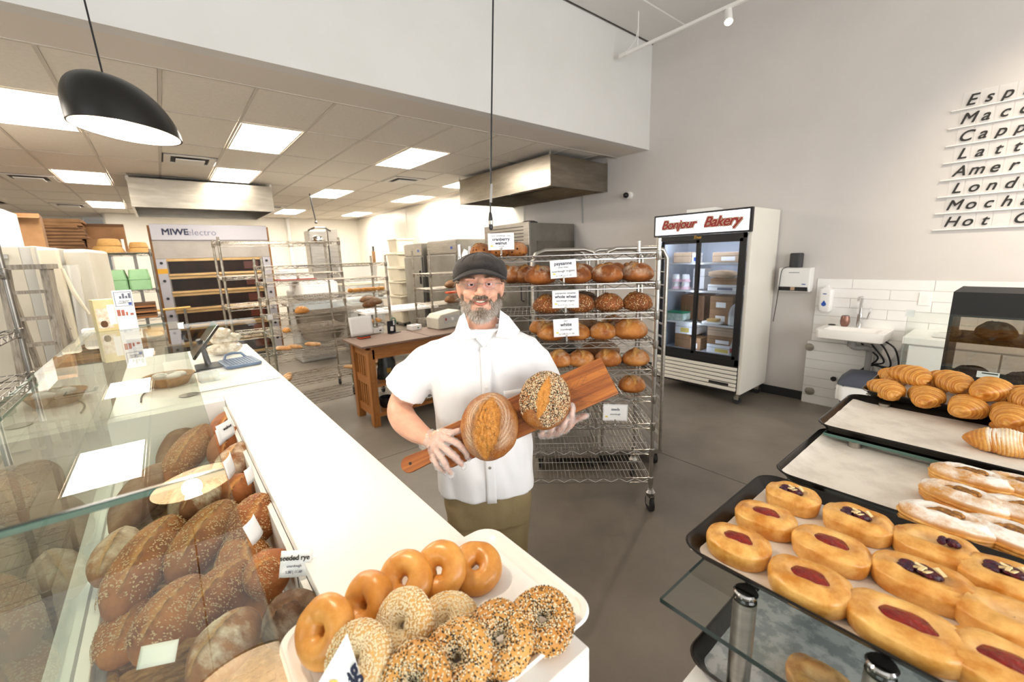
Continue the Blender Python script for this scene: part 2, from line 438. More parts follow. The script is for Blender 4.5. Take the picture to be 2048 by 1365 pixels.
# ---------------------------------------------------------------- room shell
XW, ZC, YS, ZH = 5.42, 3.08, 3.57, 4.40     # fridge wall, kitchen ceiling, soffit face, shop ceiling
YB = 14.85
struct('floor', MB().box((-6.1, -4.1, -0.1), (5.6, 22.4, 0)), 'floor_concrete')
fl = bpy.data.objects['floor']
obj('floor_joint', MB().box((-6, 3.398, 0), (5.42, 3.402, 0.0012)), 'joint', fl)
obj('floor_joint', MB().box((3.098, -4, 0), (3.102, 14.8, 0.0012)), 'joint', fl)
wr = struct('wall_right', MB().box((XW, -4.1, 0), (XW+0.15, YB, ZH+0.1)), 'wall_paint')
# the kitchen stretch of that wall carries glossy white panels and cover strips
for i, (y0, y1) in enumerate(((6.2, 7.45), (7.5, 9.3), (9.35, 11.1), (11.15, 12.9), (12.95, 14.8))):
    obj('wall_panel', MB().box((XW-0.02, y0, 0.1), (XW-0.002, y1, ZC)), 'kitchen_panel', wr)
    obj('cover_strip', MB().box((XW-0.035, y1-0.005, 0.1), (XW-0.002, y1+0.055, ZC)), 'kitchen_panel', wr)
struct('wall_back', MB().box((-0.9, YB, 0), (XW+0.15, YB+0.15, ZC+0.1)), 'kitchen_panel')
struct('wall_partition', MB().box((-6.1, 16.2, 0), (-1.42, 16.35, ZC)), 'kitchen_panel')
struct('wall_corridor', MB().box((-0.95, YB+0.15, 0), (-0.8, 22.4, ZC)), 'wall_white')
struct('wall_corridor_end', MB().box((-6.1, 22.3, 0), (-0.8, 22.4, ZC)), 'wall_white')
# shop front (behind the camera) with its window openings, and the customer-side wall
wf = MB()
for a, b in (((-6.1, -4.1, 0), (-2.3, -3.95, ZH)), ((4.6, -4.1, 0), (5.57, -3.95, ZH)), ((-2.3, -4.1, 0), (4.6, -3.95, 0.55)), ((-2.3, -4.1, 3.45), (4.6, -3.95, ZH)), ((1.05, -4.1, 0.55), (1.25, -3.95, 3.45))): wf.box(a, b)
struct('wall_front', wf, 'wall_white')
wl = MB()
for a, b in (((-6.1, -4.1, 0), (-5.95, -2.7, ZH)), ((-6.1, 1.9, 0), (-5.95, 16.3, ZH)), ((-6.1, -2.7, 0), (-5.95, 1.9, 0.55)), ((-6.1, -2.7, 3.45), (-5.95, 1.9, ZH))): wl.box(a, b)
struct('wall_left', wl, 'wall_white')
for i, (a, b, ax) in enumerate((((-2.3, -4.04, 0.55), (1.05, -4.02, 3.45), 0), ((1.25, -4.04, 0.55), (4.6, -4.02, 3.45), 0), ((-6.04, -2.7, 0.55), (-6.02, 1.9, 3.45), 1))):
    w = obj('window_%d' % (i+1), MB().box(a, b), 'glass_clear'); w['kind'] = 'structure'
    fm = MB(); t = 0.05
    if ax == 0:
        for p, q in (((a[0], -4.06, a[2]), (b[0], -3.98, a[2]+t)), ((a[0], -4.06, b[2]-t), (b[0], -3.98, b[2])), ((a[0], -4.06, a[2]), (a[0]+t, -3.98, b[2])), ((b[0]-t, -4.06, a[2]), (b[0], -3.98, b[2]))): fm.box(p, q)
    else:
        for p, q in (((-6.06, a[1], a[2]), (-5.98, b[1], a[2]+t)), ((-6.06, a[1], b[2]-t), (-5.98, b[1], b[2])), ((-6.06, a[1], a[2]), (-5.98, a[1]+t, b[2])), ((-6.06, b[1]-t, a[2]), (-5.98, b[1], b[2]))): fm.box(p, q)
    obj('window_frame', fm, 'black_matte', w)
# shop ceiling and the soffit wall above the kitchen opening
struct('ceiling_shop', MB().box((-6.1, -4.1, ZH), (5.57, YS+0.2, ZH+0.1)), 'wall_white')
so = struct('wall_soffit', MB().box((-6.1, YS, ZC), (XW, YS+0.12, ZH)), 'wall_white')
so_trim = struct('trim_1', MB().box((-6.0, YS-0.012, ZH-0.03), (XW, YS, ZH-0.018)), 'steel_dark')
struct('trim_2', MB().box((-6.0, YS+0.12, ZC), (XW, 4.10, ZC+0.02)), 'soffit_under')
struct('ceiling_beam', MB().box((-6.0, YS-0.5, ZH-0.02), (XW-0.004, YS-0.02, ZH-0.002)), 'wall_white')
struct('baseboard_right', MB().box((XW-0.012, 1.47, 0), (XW-0.001, 6.1, 0.1)), 'rubber')
# kitchen ceiling: T-bar grid, tiles, light panels, air grilles
GX0, GP, GY0, GR = 0.20, 0.605, 5.13, 1.212
ceil = struct('ceiling', MB().box((-6.1, YS+0.12, ZC+0.05), (XW, 22.4, ZC+0.1)), 'ceiling_tile')
gb = MB()
xs = [GX0+GP*i for i in range(-10, 9)]
ys = [GY0+GR*i for i in range(0, 15)]
for x in xs: gb.box((x-0.012, 4.10, ZC-0.004), (x+0.012, 22.3, ZC+0.004))
for y in [4.10]+ys: gb.box((-6, y-0.012, ZC-0.0035), (XW, y+0.012, ZC+0.0045))
obj('ceiling_grid', gb, 'tbar', ceil)
lights, vents = set(), set()
for c in (-2, 1, 4, 7, -5, -8):
    for r_ in ((0, 3, 6, 9, 12) if c != 1 else (0, 2, 6, 9)):
        lights.add((c, r_))
lights.discard((7, 0)); lights.add((7, 1)); lights.discard((7, 3)); lights.add((7, 3))
half = {(0, 1, 1): 1, (-3, 3, 1): 1, (5, 1, 1): 1, (3, 5, 1): 1, (-3, 6, 1): 1}
tile_me = MB().box((0.014, 0.014, 0), (GP-0.014, GR-0.014, 0.012)).mesh('ceiling_tile'); setmat(tile_me, 'ceiling_tile')
half_me = MB().box((0.014, 0.014, 0), (GP-0.014, GR/2-0.006, 0.012)).mesh('ceiling_tile_half'); setmat(half_me, 'ceiling_tile')
first_me = MB().box((0.014, 0.014, 0), (GP-0.014, GY0-4.10-0.014, 0.012)).mesh('ceiling_tile_cut'); setmat(first_me, 'ceiling_tile')
lf = MB(); e = 0.017
for a, b in (((e, e, -0.004), (GP-e, e+0.02, 0.004)), ((e, GR-e-0.02, -0.004), (GP-e, GR-e, 0.004)), ((e, e, -0.004), (e+0.02, GR-e, 0.004)), ((GP-e-0.02, e, -0.004), (GP-e, GR-e, 0.004))): lf.box(a, b)
lf_me = lf.mesh('frame'); setmat(lf_me, 'light_frame')
ld_me = MB().box((0.03, 0.03, 0.0), (GP-0.03, GR-0.03, 0.008)).mesh('diffuser'); setmat(ld_me, 'light_panel')
vb = MB(); vf = MB(); w_, h_ = GP, GR/2
for a, b in (((0.03, 0.03, -0.012), (w_-0.03, 0.09, 0.0)), ((0.03, h_-0.09, -0.012), (w_-0.03, h_-0.03, 0.0)), ((0.03, 0.03, -0.012), (0.10, h_-0.03, 0.0)), ((w_-0.10, 0.03, -0.012), (w_-0.03, h_-0.03, 0.0))): vf.box(a, b)
vb.box((0.15, 0.15, -0.035), (w_-0.15, h_-0.15, -0.022))
vf_me = vf.mesh('frame'); setmat(vf_me, 'light_frame'); vb_me = vb.mesh('deflector_plate'); setmat(vb_me, 'light_frame')
shade_me = MB().box((0.02, 0.02, 0.0), (w_-0.02, h_-0.02, 0.004)).mesh('duct_shade'); setmat(shade_me, 'black_matte')  # flat black sheet paints the shade inside the vent duct
COLN = {-8: 'far left', -5: 'left', -2: 'leftmost visible', 1: 'second', 4: 'third', 7: 'rightmost'}
ROWN = ['first', 'second', 'third', 'fourth', 'fifth', 'sixth', 'seventh', 'eighth', 'ninth', 'tenth', 'eleventh', 'twelfth', 'thirteenth', 'fourteenth']
for c in range(-10, 9):
    x0 = GX0+GP*c
    if x0+GP > XW+0.02: continue
    o = link('ceiling_tile', first_me, ceil, (x0, 4.10, ZC+0.001))
    for r_ in range(0, 14):
        y0 = GY0+GR*r_
        if (c, r_) in lights:
            if c < -2 and r_ > 3: continue
            t = thing('ceiling_light', 'white square-edged ceiling light panel, %s column, %s tile row from the soffit' % (COLN[c], ROWN[r_]), 'light', (x0, y0, ZC), 0, 'ceiling light panels')
            link('frame', lf_me, t); link('diffuser', ld_me, t)
            continue
        if (c, r_, 1) in half:
            t = thing('air_vent', {(0, 1, 1): 'white square air vent in front of the steel hood over the oven', (5, 1, 1): 'white square air vent beside the large hanging steel hood', (-3, 3, 1): 'white air vent at the edge of the kitchen ceiling above the cartons', (3, 5, 1): 'small far air vent above the wire shelving', (-3, 6, 1): 'small far air vent near the corridor'}[(c, r_, 1)], 'vent', (x0, y0+GR/2, ZC), 0, 'ceiling air vents')
            link('frame', vf_me, t); link('deflector_plate', vb_me, t); link('duct_shade', shade_me, t)
            link('ceiling_tile', half_me, ceil, (x0, y0, ZC+0.001)); continue
        if c < -6 and r_ > 5: continue
        link('ceiling_tile', tile_me, ceil, (x0, y0, ZC+0.001))
# ---------------------------------------------------------------- service counter with bread well and glass
CT = 1.0
cn = thing('service_counter', 'long white service counter running past the bread display', 'counter', (0, 0, 0))
obj('worktop', MB().box((0.16, 0.42, 0.965), (0.50, 2.72, CT)), 'white_solid', cn, bev=0.004)
obj('worktop', MB().box((-0.30, 2.724, 0.965), (0.50, 4.44, CT)), 'white_solid', cn, bev=0.004)
obj('body', MB().box((0.165, 0.45, 0), (0.48, 2.72, 0.964)), 'white_panel', cn)
obj('body', MB().box((-0.30, 2.724, 0), (0.48, 4.42, 0.964)), 'white_panel', cn)
obj('end_panel', MB().box((0.155, 0.425, 0), (0.505, 0.448, 0.964)), 'white_solid', cn, bev=0.002)
g = MB().lathe([(0.0, 0), (0.042, 0), (0.046, 0.004), (0.036, 0.006), (0.0, 0.004)], (0.016, 2.885, CT), 24)
obj('cable_grommet', g, 'steel_dark', cn, smooth=40)
ws = thing('bread_display_case', 'bread display well with flat green-tinted glass top beside the counter', 'display case', (0, 0, 0))
obj('base', MB().box((-0.36, -0.6, 0), (0.155, 2.72, 0.70)), 'white_panel', ws)
obj('deck', MB().box((-0.30, -0.6, 0.701), (0.155, 2.62, 0.72)), 'white_solid', ws)
obj('end_wall', MB().box((-0.30, 2.63, 0.70), (0.158, 2.72, 0.998)), 'white_panel', ws)
obj('rear_wall', MB().box((0.145, -0.6, 0.70), (0.159, 2.63, 0.965)), 'white_panel', ws)
obj('front_sill', MB().box((-0.36, -0.6, 0.701), (-0.272, 2.72, 0.76)), 'white_solid', ws, bev=0.003)
ZG = 1.41
def pane(name, a, b, parent, m='glass_green', edge='glass_edge'):
    """a glass sheet: two clear faces, edges in the darker green of glass seen end-on"""
    mb = MB().box(a, b); me = mb.mesh(name); d = [abs(b[i]-a[i]) for i in range(3)]; ax = d.index(min(d))
    me.materials.append(MATS[m]); me.materials.append(MATS[edge])
    for p in me.polygons: p.material_index = 0 if abs(p.normal[ax]) > 0.9 else 1
    return link(name, me, parent)
pane('glass_top', (-0.33, 0.716, ZG-0.008), (0.028, 2.93, ZG), ws)
pane('glass_top', (-0.33, 0.02, ZG-0.008), (0.028, 0.708, ZG), ws)
pane('front_glass', (-0.308, -0.3, 0.76), (-0.300, 2.93, ZG-0.009), ws)
obj('glass_joint', MB().box((-0.33, 0.7085, ZG-0.0085), (0.028, 0.7155, ZG+0.001)), 'glass_edge_dark', ws)
pane('end_glass', (0.03, 2.895, CT+0.002), (0.475, 2.903, 1.395), ws, 'glass_clear', 'glass_edge')
for p in ((0.468, 2.899, 1.385), (0.036, 2.899, 1.388)):
    obj('glass_clamp', MB().cb(p, (0.03, 0.026, 0.036)), 'chrome', ws, bev=0.003)
obj('glass_clamp', MB().cb((-0.318, 2.90, ZG-0.004), (0.05, 0.06, 0.022)), 'white_solid', ws, bev=0.003)

# things on the counter
bx = thing('gift_box', 'stack of two cream food gift boxes with dark printed picture on the case glass', 'box', (-0.235, 2.80, ZG), 0.25)
obj('carton', MB().box((-0.045, -0.03, 0), (0.035, 0.05, 0.15)), mat('box_cream', '#e6d6a4', 0.6, c2='#dcc98f', scale=20), bx, bev=0.002)
obj('picture_panel', MB().box((-0.041, -0.0312, 0.015), (0.012, -0.0302, 0.11)), mat('box_print', '#d8c0a2', 0.6, c2='#f1e8d8', scale=60), bx)
obj('print_motif', MB().ell((-0.02, -0.031, 0.035), (0.014, 0.0012, 0.018), 10, 6), 'cardboard_dark', bx)
obj('clear_window', MB().box((0.0, -0.0315, 0.03), (0.026, -0.0304, 0.125)), 'paper', bx)
cs = thing('counter_sign', 'tall white acrylic card stand with drawings of bags on the case glass', 'sign', (-0.165, 2.765, ZG), 0.18)
obj('holder', MB().box((-0.035, -0.004, 0), (0.037, 0.0, 0.19)), 'card', cs)
obj('foot', MB().box((-0.035, -0.03, 0), (0.037, 0.03, 0.003)), 'clear_bin', cs)
bd = MB()
for a, b in (((-0.030, -0.005, 0.115), (-0.028, -0.0042, 0.182)), ((0.030, -0.005, 0.115), (0.032, -0.0042, 0.182)), ((-0.030, -0.005, 0.180), (0.032, -0.0042, 0.182)), ((-0.030, -0.005, 0.113), (0.032, -0.0042, 0.115))): bd.box(a, b)
obj('printed_border', bd, 'ink_grey', cs)
text('bring your\nreusable bags', 'ink_black', cs, (0.004, -0.0046, 0.134), (PI/2, 0, 0), 0.0085, name='print')
obj('print_block', MB().box((0.017, -0.005, 0.117), (0.029, -0.0043, 0.130)), 'blue', cs)
for k, (w_, h_) in enumerate(((0.012, 0.03), (0.011, 0.028), (0.007, 0.017), (0.012, 0.010))):
    obj('bag_picture', MB().box((-0.030+k*0.0155, -0.005, 0.068), (-0.030+k*0.0155+w_, -0.0043, 0.068+h_)), mat('bag_red%d' % k, '#b96a5a', 0.6), cs)
for k in range(4): obj('bag_outline', MB().box((-0.012+k*0.011, -0.005, 0.150), (-0.004+k*0.011, -0.0044, 0.150+0.012*(1+(k % 2)))), 'ink_grey', cs)

tb = thing('register_tablet', 'black touch-screen register leaning back on a bent stand on the counter', 'tablet', (0.16, 3.62, CT), 0)
obj('stand_base', MB().prism(rrect(0.16, 0.2, 0.02), 0, 0.012), 'black_plastic', tb, bev=0.003)
obj('stand_neck', MB().tube([(0, 0.03, 0.01), (-0.01, 0.035, 0.1), (-0.035, 0.0, 0.2)], [0.02, 0.018, 0.016], 10), 'black_plastic', tb, smooth=60)
Mt = Matrix.Translation((0.0, -0.02, 0.20)) @ Euler((0, math.radians(38), 0)).to_matrix().to_4x4()
obj('screen_body', MB().obox(Mt, (0.018, 0.32, 0.27)), 'black_gloss', tb, bev=0.006)
obj('screen', MB().obox(Mt @ Matrix.Translation((0.0095, 0, 0)), (0.001, 0.28, 0.22)), 'screen_blue', tb)
kp = thing('payment_pad', 'flat dark ridged scale plate, tinted blue as the window reflection, on the counter behind the end glass', 'scale', (0.34, 3.55, CT), 0.1)
obj('plate', MB().prism(rrect(0.22, 0.30, 0.03), 0.004, 0.024), 'pad_window_tint', kp, bev=0.006)
for k in range(9): obj('rib', MB().box((-0.08+k*0.02-0.003, -0.12, 0.024), (-0.08+k*0.02+0.003, 0.12, 0.028)), 'pad_window_tint', kp)
obj('handle', MB().tube([(-0.07, 0.13, 0.02), (-0.05, 0.17, 0.05), (0.0, 0.18, 0.055), (0.05, 0.17, 0.05), (0.07, 0.13, 0.02)], 0.01, 8), 'pad_window_tint', kp, smooth=60)
cbx = thing('clear_box', 'small clear plastic box with coins and cards on the counter', 'box', (0.13, 3.16, CT), 0.15)
bb = MB()
for a, b in (((-0.05, -0.035, 0), (0.05, 0.035, 0.003)), ((-0.05, -0.035, 0), (-0.048, 0.035, 0.055)), ((0.048, -0.035, 0), (0.05, 0.035, 0.055)), ((-0.05, -0.035, 0), (0.05, -0.033, 0.055)), ((-0.05, 0.033, 0), (0.05, 0.035, 0.055))): bb.box(a, b)
obj('tray', bb, 'clear_bin', cbx)
obj('cards', MB().box((-0.04, -0.025, 0.004), (0.03, 0.025, 0.018)), 'cardboard_pale', cbx)
obj('label_card', MB().box((0.052, -0.02, 0.03), (0.11, 0.03, 0.031)), 'paper', cbx)
pk = thing('wrapped_parcel', 'cellophane wrapped bread parcels piled by the register', 'parcel', (0.30, 4.05, CT), 0.3)
for k, (x, y, z, sx, sy) in enumerate(((0, 0, 0.05, 0.13, 0.09), (0.03, 0.03, 0.12, 0.11, 0.08), (-0.02, 0.0, 0.17, 0.08, 0.07))):
    m_ = MB().grid(lambda a, b, sx=sx, sy=sy, z=z, x=x, y=y: Vector((x+sx*math.cos(2*PI*a)*math.sin(PI*(0.02+0.96*b))*(1+0.18*noise.noise(Vector((a*9, b*7, z*9)))), y+sy*math.sin(2*PI*a)*math.sin(PI*(0.02+0.96*b))*(1+0.18*noise.noise(Vector((a*8, b*9, z*3)))), z-0.05*math.cos(PI*b))), 18, 10, True)
    obj('bundle', m_, mat('film_gold%d' % k, '#b9a58a', 0.18, c2='#efe6d6', scale=30, spec=0.8), pk, smooth=30)
wb = thing('card_basket', 'low round wicker basket with wrapped treats on the counter under the glass', 'basket', (-0.06, 3.25, CT))
obj('bowl', MB().lathe([(0.09, 0), (0.12, 0.05), (0.13, 0.06), (0.118, 0.055), (0.085, 0.008)], (0, 0, 0), 28), 'wicker', wb, smooth=50)
for k in range(5):
    a = k*1.3; obj('wrapped_treat', MB().ell((0.05*math.cos(a), 0.05*math.sin(a), 0.055), (0.04, 0.025, 0.02), 10, 6), 'plastic_film' if k % 2 else 'paper', wb, smooth=60)
cb_ = thing('power_cable', 'thin black cable looping over the white counter behind the glass', 'cable')
obj('cable_run', MB().tube([Vector((0.1, 3.5, CT+0.006)).lerp(Vector((-0.22, 3.0, CT+0.006)), t)+Vector((0.05*math.sin(t*7), 0.10*math.sin(t*5), 0)) for t in [i/24 for i in range(25)]], 0.004, 6), 'black_plastic', cb_, smooth=80)

# ---------------------------------------------------------------- wire racks
def wire_shelf(parent, w, d, z, deck_me, frame_me):
    s = link('shelf', frame_me, parent, (0, 0, z)); k = link('wire_deck', deck_me, s); k['kind'] = 'stuff'; return s
def shelf_meshes(w, d, m, pitch=0.026, zig=0.05, drop=0.032, r=0.003):
    fr = MB()
    for z in (0, -drop):
        for a, b in (((0, 0, z), (w, 0, z)), ((0, d, z), (w, d, z)), ((0, 0, z), (0, d, z)), ((w, 0, z), (w, d, z))): fr.cyl(a, b, r, n=5)
    for y in (0, d):
        n = int(w/zig); fr.tube([(w*i/n, y, -0.003 if i % 2 else -drop+0.003) for i in range(n+1)], r*0.8, 4)
    for x in (0, w):
        n = max(2, int(d/zig)); fr.tube([(x, d*i/n, -0.003 if i % 2 else -drop+0.003) for i in range(n+1)], r*0.8, 4)
    dk = MB(); n = int(w/pitch)
    for i in range(1, n): dk.cyl((w*i/n, 0, 0.001), (w*i/n, d, 0.001), 0.0017, n=4, caps=False)
    for j in range(1, 4): dk.cyl((0, d*j/4, -0.004), (w, d*j/4, -0.004), 0.0026, n=4, caps=False)
    fm, dm = fr.mesh('shelf', 60), dk.mesh('wire_deck'); setmat(fm, m); setmat(dm, m)
    return fm, dm
def caster_mesh():
    a = MB().cyl((0, 0, 0.115), (0, 0, 0.135), 0.012, n=10).lathe([(0.0, 0.132), (0.03, 0.132), (0.034, 0.14), (0.022, 0.158), (0.0, 0.158)], n=16)
    for s_ in (-1, 1): a.box((s_*0.016-0.002, -0.028, 0.045), (s_*0.016+0.002, 0.02, 0.118))
    a.box((-0.018, -0.028, 0.108), (0.018, 0.02, 0.12))
    return a
def wheel_mesh(): return MB().tube([(-0.013, 0, 0.054), (-0.009, 0, 0.054), (0.009, 0, 0.054), (0.013, 0, 0.054)], [0.046, 0.054, 0.054, 0.046], 24)
cast_me = caster_mesh().mesh('caster', 40); setmat(cast_me, 'wire_chrome')
wheel_me = wheel_mesh().mesh('wheel', 40); setmat(wheel_me, 'rubber')
def rack(label, loc, rz, w, d, zs, h, m='wire_chrome', casters=True, name='wire_rack', group='wire racks', skip_feet=False):
    t = thing(name, label, 'rack', loc, rz, group)
    z0 = 0.155 if casters else 0.0
    pm = MB().cyl((0, 0, z0), (0, 0, h), 0.0127, n=12).cyl((0, 0, h), (0, 0, h+0.006), 0.0135, n=12)
    for z in zs: pm.lathe([(0.014, z-0.045), (0.0165, z-0.04), (0.0175, z+0.006), (0.014, z+0.01)], n=12)
    pme = pm.mesh('post', 40); setmat(pme, m)
    fm, dm = shelf_meshes(w, d, m)
    for x in (0, w):
        for y in (0, d):
            link('post', pme, t, (x, y, 0))
            if casters:
                c = link('caster', cast_me, t, (x, y, 0), (0, 0, random.uniform(-0.6, 0.6))); link('wheel', wheel_me, c)
    for z in zs: wire_shelf(t, w, d, z, dm, fm)
    return t
BR_O, BR_RZ, BR_W, BR_D = Vector((1.405, 2.212, 0)), math.atan2(-0.662, 0.749), 1.19, 0.46
BR_Z = [1.699, 1.523, 1.341, 1.16, 0.981, 0.801, 0.619, 0.439, 0.239]
rack('chrome wire bread rack on casters behind the baker, full of loaves', BR_O, BR_RZ, BR_W, BR_D, BR_Z, 1.775, 'wire_chrome')
RB_O, RB_W, RB_D = Vector((0.77, 4.80, 0)), 1.26, 0.44
RB_Z = [ony(536, y, 4.8).z for y in (533, 567, 601, 638, 675, 711)]+[0.47, 0.22]
rack('grey wire rack with a few small rolls, in front of the taller rack', RB_O, 0, RB_W, RB_D, RB_Z, 1.76, 'wire_old')
RA_Z = [1.95, 1.58, 1.25, 0.92, 0.6, 0.28]
rack('tallest empty wire rack standing before the stone oven', (0.50, 5.42, 0), 0, 1.22, 0.58, RA_Z, 1.99, 'wire_old')
RC_Z = [1.50, 1.285, 1.065, 0.84, 0.55, 0.25]
rack('wire rack with dark loaves behind the table, half hidden by the baker', (2.83, 5.22, 0), 0, 1.0, 0.5, RC_Z, 1.82, 'wire_old')
rack('wire rack cut by the picture edge, beside the display glass', (-1.35, 2.60, 0), 0, 0.74, 0.66, [1.71, 1.41, 1.18, 0.7, 0.3], 1.9, 'steel_dark', casters=False)
rack('wire rack with cane baskets and green crates left of the oven', (-0.70, 7.35, 0), 0, 0.62, 0.5, [1.90, 1.42, 1.05, 0.70, 0.35], 1.94, 'steel_dark', casters=False)

# ---------------------------------------------------------------- hoods
def hood(label, x0, x1, y0, y1, z0, z1, group='steel extraction hoods'):
    t = thing('extraction_hood', label, 'hood', (x0, y0, 0), 0, group); w, d = x1-x0, y1-y0; k = 0.012
    for nm, a, b in (('front_panel', (0, 0, z0), (w, k, z1)), ('rear_panel', (0, d-k, z0), (w, d, z1)), ('side_panel', (0, k, z0), (k, d-k, z1)), ('side_panel', (w-k, k, z0), (w, d-k, z1)), ('top_panel', (k, k, z1-k), (w-k, d-k, z1))):
        obj(nm, MB().box(a, b), 'hood_steel', t)
    lip = MB()
    for a, b in (((0, -0.006, z0-0.012), (w, 0.03, z0)), ((0, d-0.03, z0-0.012), (w, d+0.006, z0)), ((0, 0, z0-0.012), (0.03, d, z0)), ((w-0.03, 0, z0-0.012), (w, d, z0))): lip.box(a, b)
    obj('drip_rim', lip, 'hood_steel', t)
    obj('filter_bank', MB().box((0.05, 0.05, z0+0.2), (w-0.05, d-0.05, z0+0.22)), 'steel_dark', t)
    for x in (0.01, w-0.01):
        for y in (0.01, d-0.01):
            hk = MB().cyl((x, y, z1-0.01), (x, y, ZC), 0.006, n=8); hk.box((x-0.018, y-0.004, z1-0.04), (x+0.018, y+0.004, z1+0.02))
            obj('hanger', hk, 'steel', t)
    return t
hood('large brushed steel hood hanging by the wall above the bread rack', 4.20, 5.40, 4.26, 6.50, 2.632, 3.02)
hood('brushed steel hood over the stone oven', -0.20, 1.69, 8.60, 10.3, 2.615, 3.02)

# ---------------------------------------------------------------- deck oven
ov = thing('deck_oven', 'tall deck oven with five glowing glass decks under the far hood', 'oven', (-0.05, 8.9, 0))
OW = 1.62
obj('carcass', MB().box((0.0, 0.06, 0.1), (OW, 1.5, 2.36)), 'oven_panel', ov)
obj('side_trim', MB().box((-0.03, 0.0, 0.1), (0.0, 1.5, 2.36)), 'oven_side', ov)
obj('side_trim', MB().box((OW, 0.0, 0.1), (OW+0.03, 1.5, 2.36)), 'oven_side', ov)
sg = obj('header_panel', MB().box((0.0, -0.03, 2.13), (OW, 0.055, 2.38)), 'oven_sign', ov, bev=0.004)
text('MIWE', 'ink', sg, (0.31, -0.032, 2.255), (PI/2, 0, 0), 0.135, fat=0.004)
text('electro', 'ink_grey', sg, (0.66, -0.032, 2.25), (PI/2, 0, 0), 0.14)
obj('upper_panel', MB().box((0.0, 0.0, 1.84), (OW, 0.055, 2.125)), 'oven_panel', ov)
obj('side_rail', MB().box((0.0, -0.01, 0.12), (0.13, 0.055, 1.835)), 'oven_sign', ov)
obj('side_rail', MB().box((OW-0.13, -0.01, 0.12), (OW, 0.055, 1.835)), 'oven_sign', ov)
for k in range(6):
    z = 1.80-0.285*k
    dk = obj('deck_door', MB().box((0.15, 0.02, z-0.20), (OW-0.15, 0.05, z-0.005)), 'oven_glass', ov)
    obj('glow', MB().box((OW-0.42, 0.015, z-0.16), (OW-0.2, 0.019, z-0.03)), 'oven_glow', dk)
    obj('lintel', MB().box((0.13, -0.005, z-0.005), (OW-0.13, 0.05, z+0.035)), 'oven_deck', dk)
    obj('deck_lip', MB().box((0.13, -0.05, z-0.243), (OW-0.13, 0.05, z-0.205)), 'oven_deck', dk, bev=0.006)
    obj('hinge_knob', MB().cyl((0.065, -0.03, z-0.03), (0.065, -0.008, z-0.03), 0.022, n=14), 'black_plastic', dk)
    obj('hinge_knob', MB().cyl((OW-0.065, -0.03, z-0.03), (OW-0.065, -0.008, z-0.03), 0.022, n=14), 'black_plastic', dk)
obj('warning_tape', MB().box((0.0, -0.0112, 1.60), (0.13, -0.0102, 1.68)), mat('tape', '#d8a22c', 0.5), ov)
obj('plinth', MB().box((0.02, 0.05, 0), (OW-0.02, 1.45, 0.1)), 'black_matte', ov)
bm_ = thing('peel_pole', 'pale wooden peel pole lying across in front of the oven', 'pole')
obj('pole_shaft', MB().cyl((-0.55, 8.7, 1.03), (0.28, 8.7, 1.05), 0.02, n=10), 'yellow_wood', bm_)
obj('rest_bracket', MB().cyl((0.2, 8.7, 0.0), (0.2, 8.7, 1.03), 0.02, n=10), 'steel', bm_)
obj('rest_bracket', MB().cyl((-0.5, 8.7, 0.0), (-0.5, 8.7, 1.01), 0.02, n=10), 'steel', bm_)

# second oven under the big hood
o2 = thing('convection_oven', 'steel rack oven with slotted header below the large hood', 'oven', (4.40, 4.90, 0))
obj('carcass', MB().box((0.0, 0.02, 0.05), (0.98, 1.12, 2.20)), 'steel_soft', o2)
hd = obj('header', MB().box((-0.04, 0.0, 1.87), (0.0, 1.14, 2.21)), 'steel', o2, bev=0.004)
for k in range(5): obj('slot', MB().box((-0.0425, 0.12, 1.94+0.05*k), (-0.0405, 0.98, 1.952+0.05*k)), 'black_matte', hd)
obj('door', MB().box((-0.035, 0.06, 0.15), (-0.002, 1.06, 1.85)), 'steel_dark', o2, bev=0.004)
obj('door_handle', MB().tube([(-0.03, 0.16, 1.0), (-0.08, 0.16, 1.02), (-0.08, 0.16, 1.38), (-0.03, 0.16, 1.4)], 0.012, 8), 'black_plastic', o2)
obj('side_cover', MB().box((0.14, 0.004, 0.3), (0.97, 0.018, 1.93)), 'steel_dark', o2)
obj('flue_cap', MB().lathe([(0.13, 2.20), (0.13, 2.23), (0.08, 2.25), (0, 2.25)], (0.25, 0.3, 0), 24), 'black_matte', o2)
cdt = thing('conduit', 'thin grey conduit running down the wall beside the steel oven', 'pipe')
obj('tube_run', MB().cyl((5.40, 4.75, 2.2), (5.40, 4.75, 2.63), 0.009, n=8), 'grey_pipe', cdt)

# tall steel refrigerators along the kitchen wall
def steel_fridge(label, x, y0, y1, z, doors=1):
    t = thing('steel_refrigerator', label, 'refrigerator', (x, y0, 0), 0, 'steel refrigerators along the kitchen wall'); w = y1-y0
    obj('cabinet', MB().box((0, 0, 0.12), (0.75, w, z)), 'steel_soft', t, bev=0.006)
    obj('top_grille', MB().box((-0.03, 0.01, z-0.27), (0.0, w-0.01, z-0.02)), 'steel', t, bev=0.004)
    obj('door', MB().box((-0.05, 0.02, 0.2), (0.0, w-0.02, z-0.30)), 'steel_soft', t, bev=0.01)
    obj('handle', MB().box((-0.075, 0.07, 1.15), (-0.05, 0.10, 1.45)), 'black_matte', t, bev=0.004)
    obj('badge', MB().box((-0.034, 0.12, z-0.19), (-0.031, 0.2, z-0.14)), 'blue', t)
    for a in (0.06, 0.69):
        for b in (0.06, w-0.06): obj('foot', MB().cyl((a, b, 0), (a, b, 0.12), 0.025, n=10), 'black_matte', t)
    return t
f1 = steel_fridge('steel refrigerator with paper notes on its side, left of the hood', 4.62, 7.35, 8.55, 2.08)
f2 = steel_fridge('farther steel refrigerator beside the stack of cream tubs', 4.62, 8.8, 9.7, 2.06)
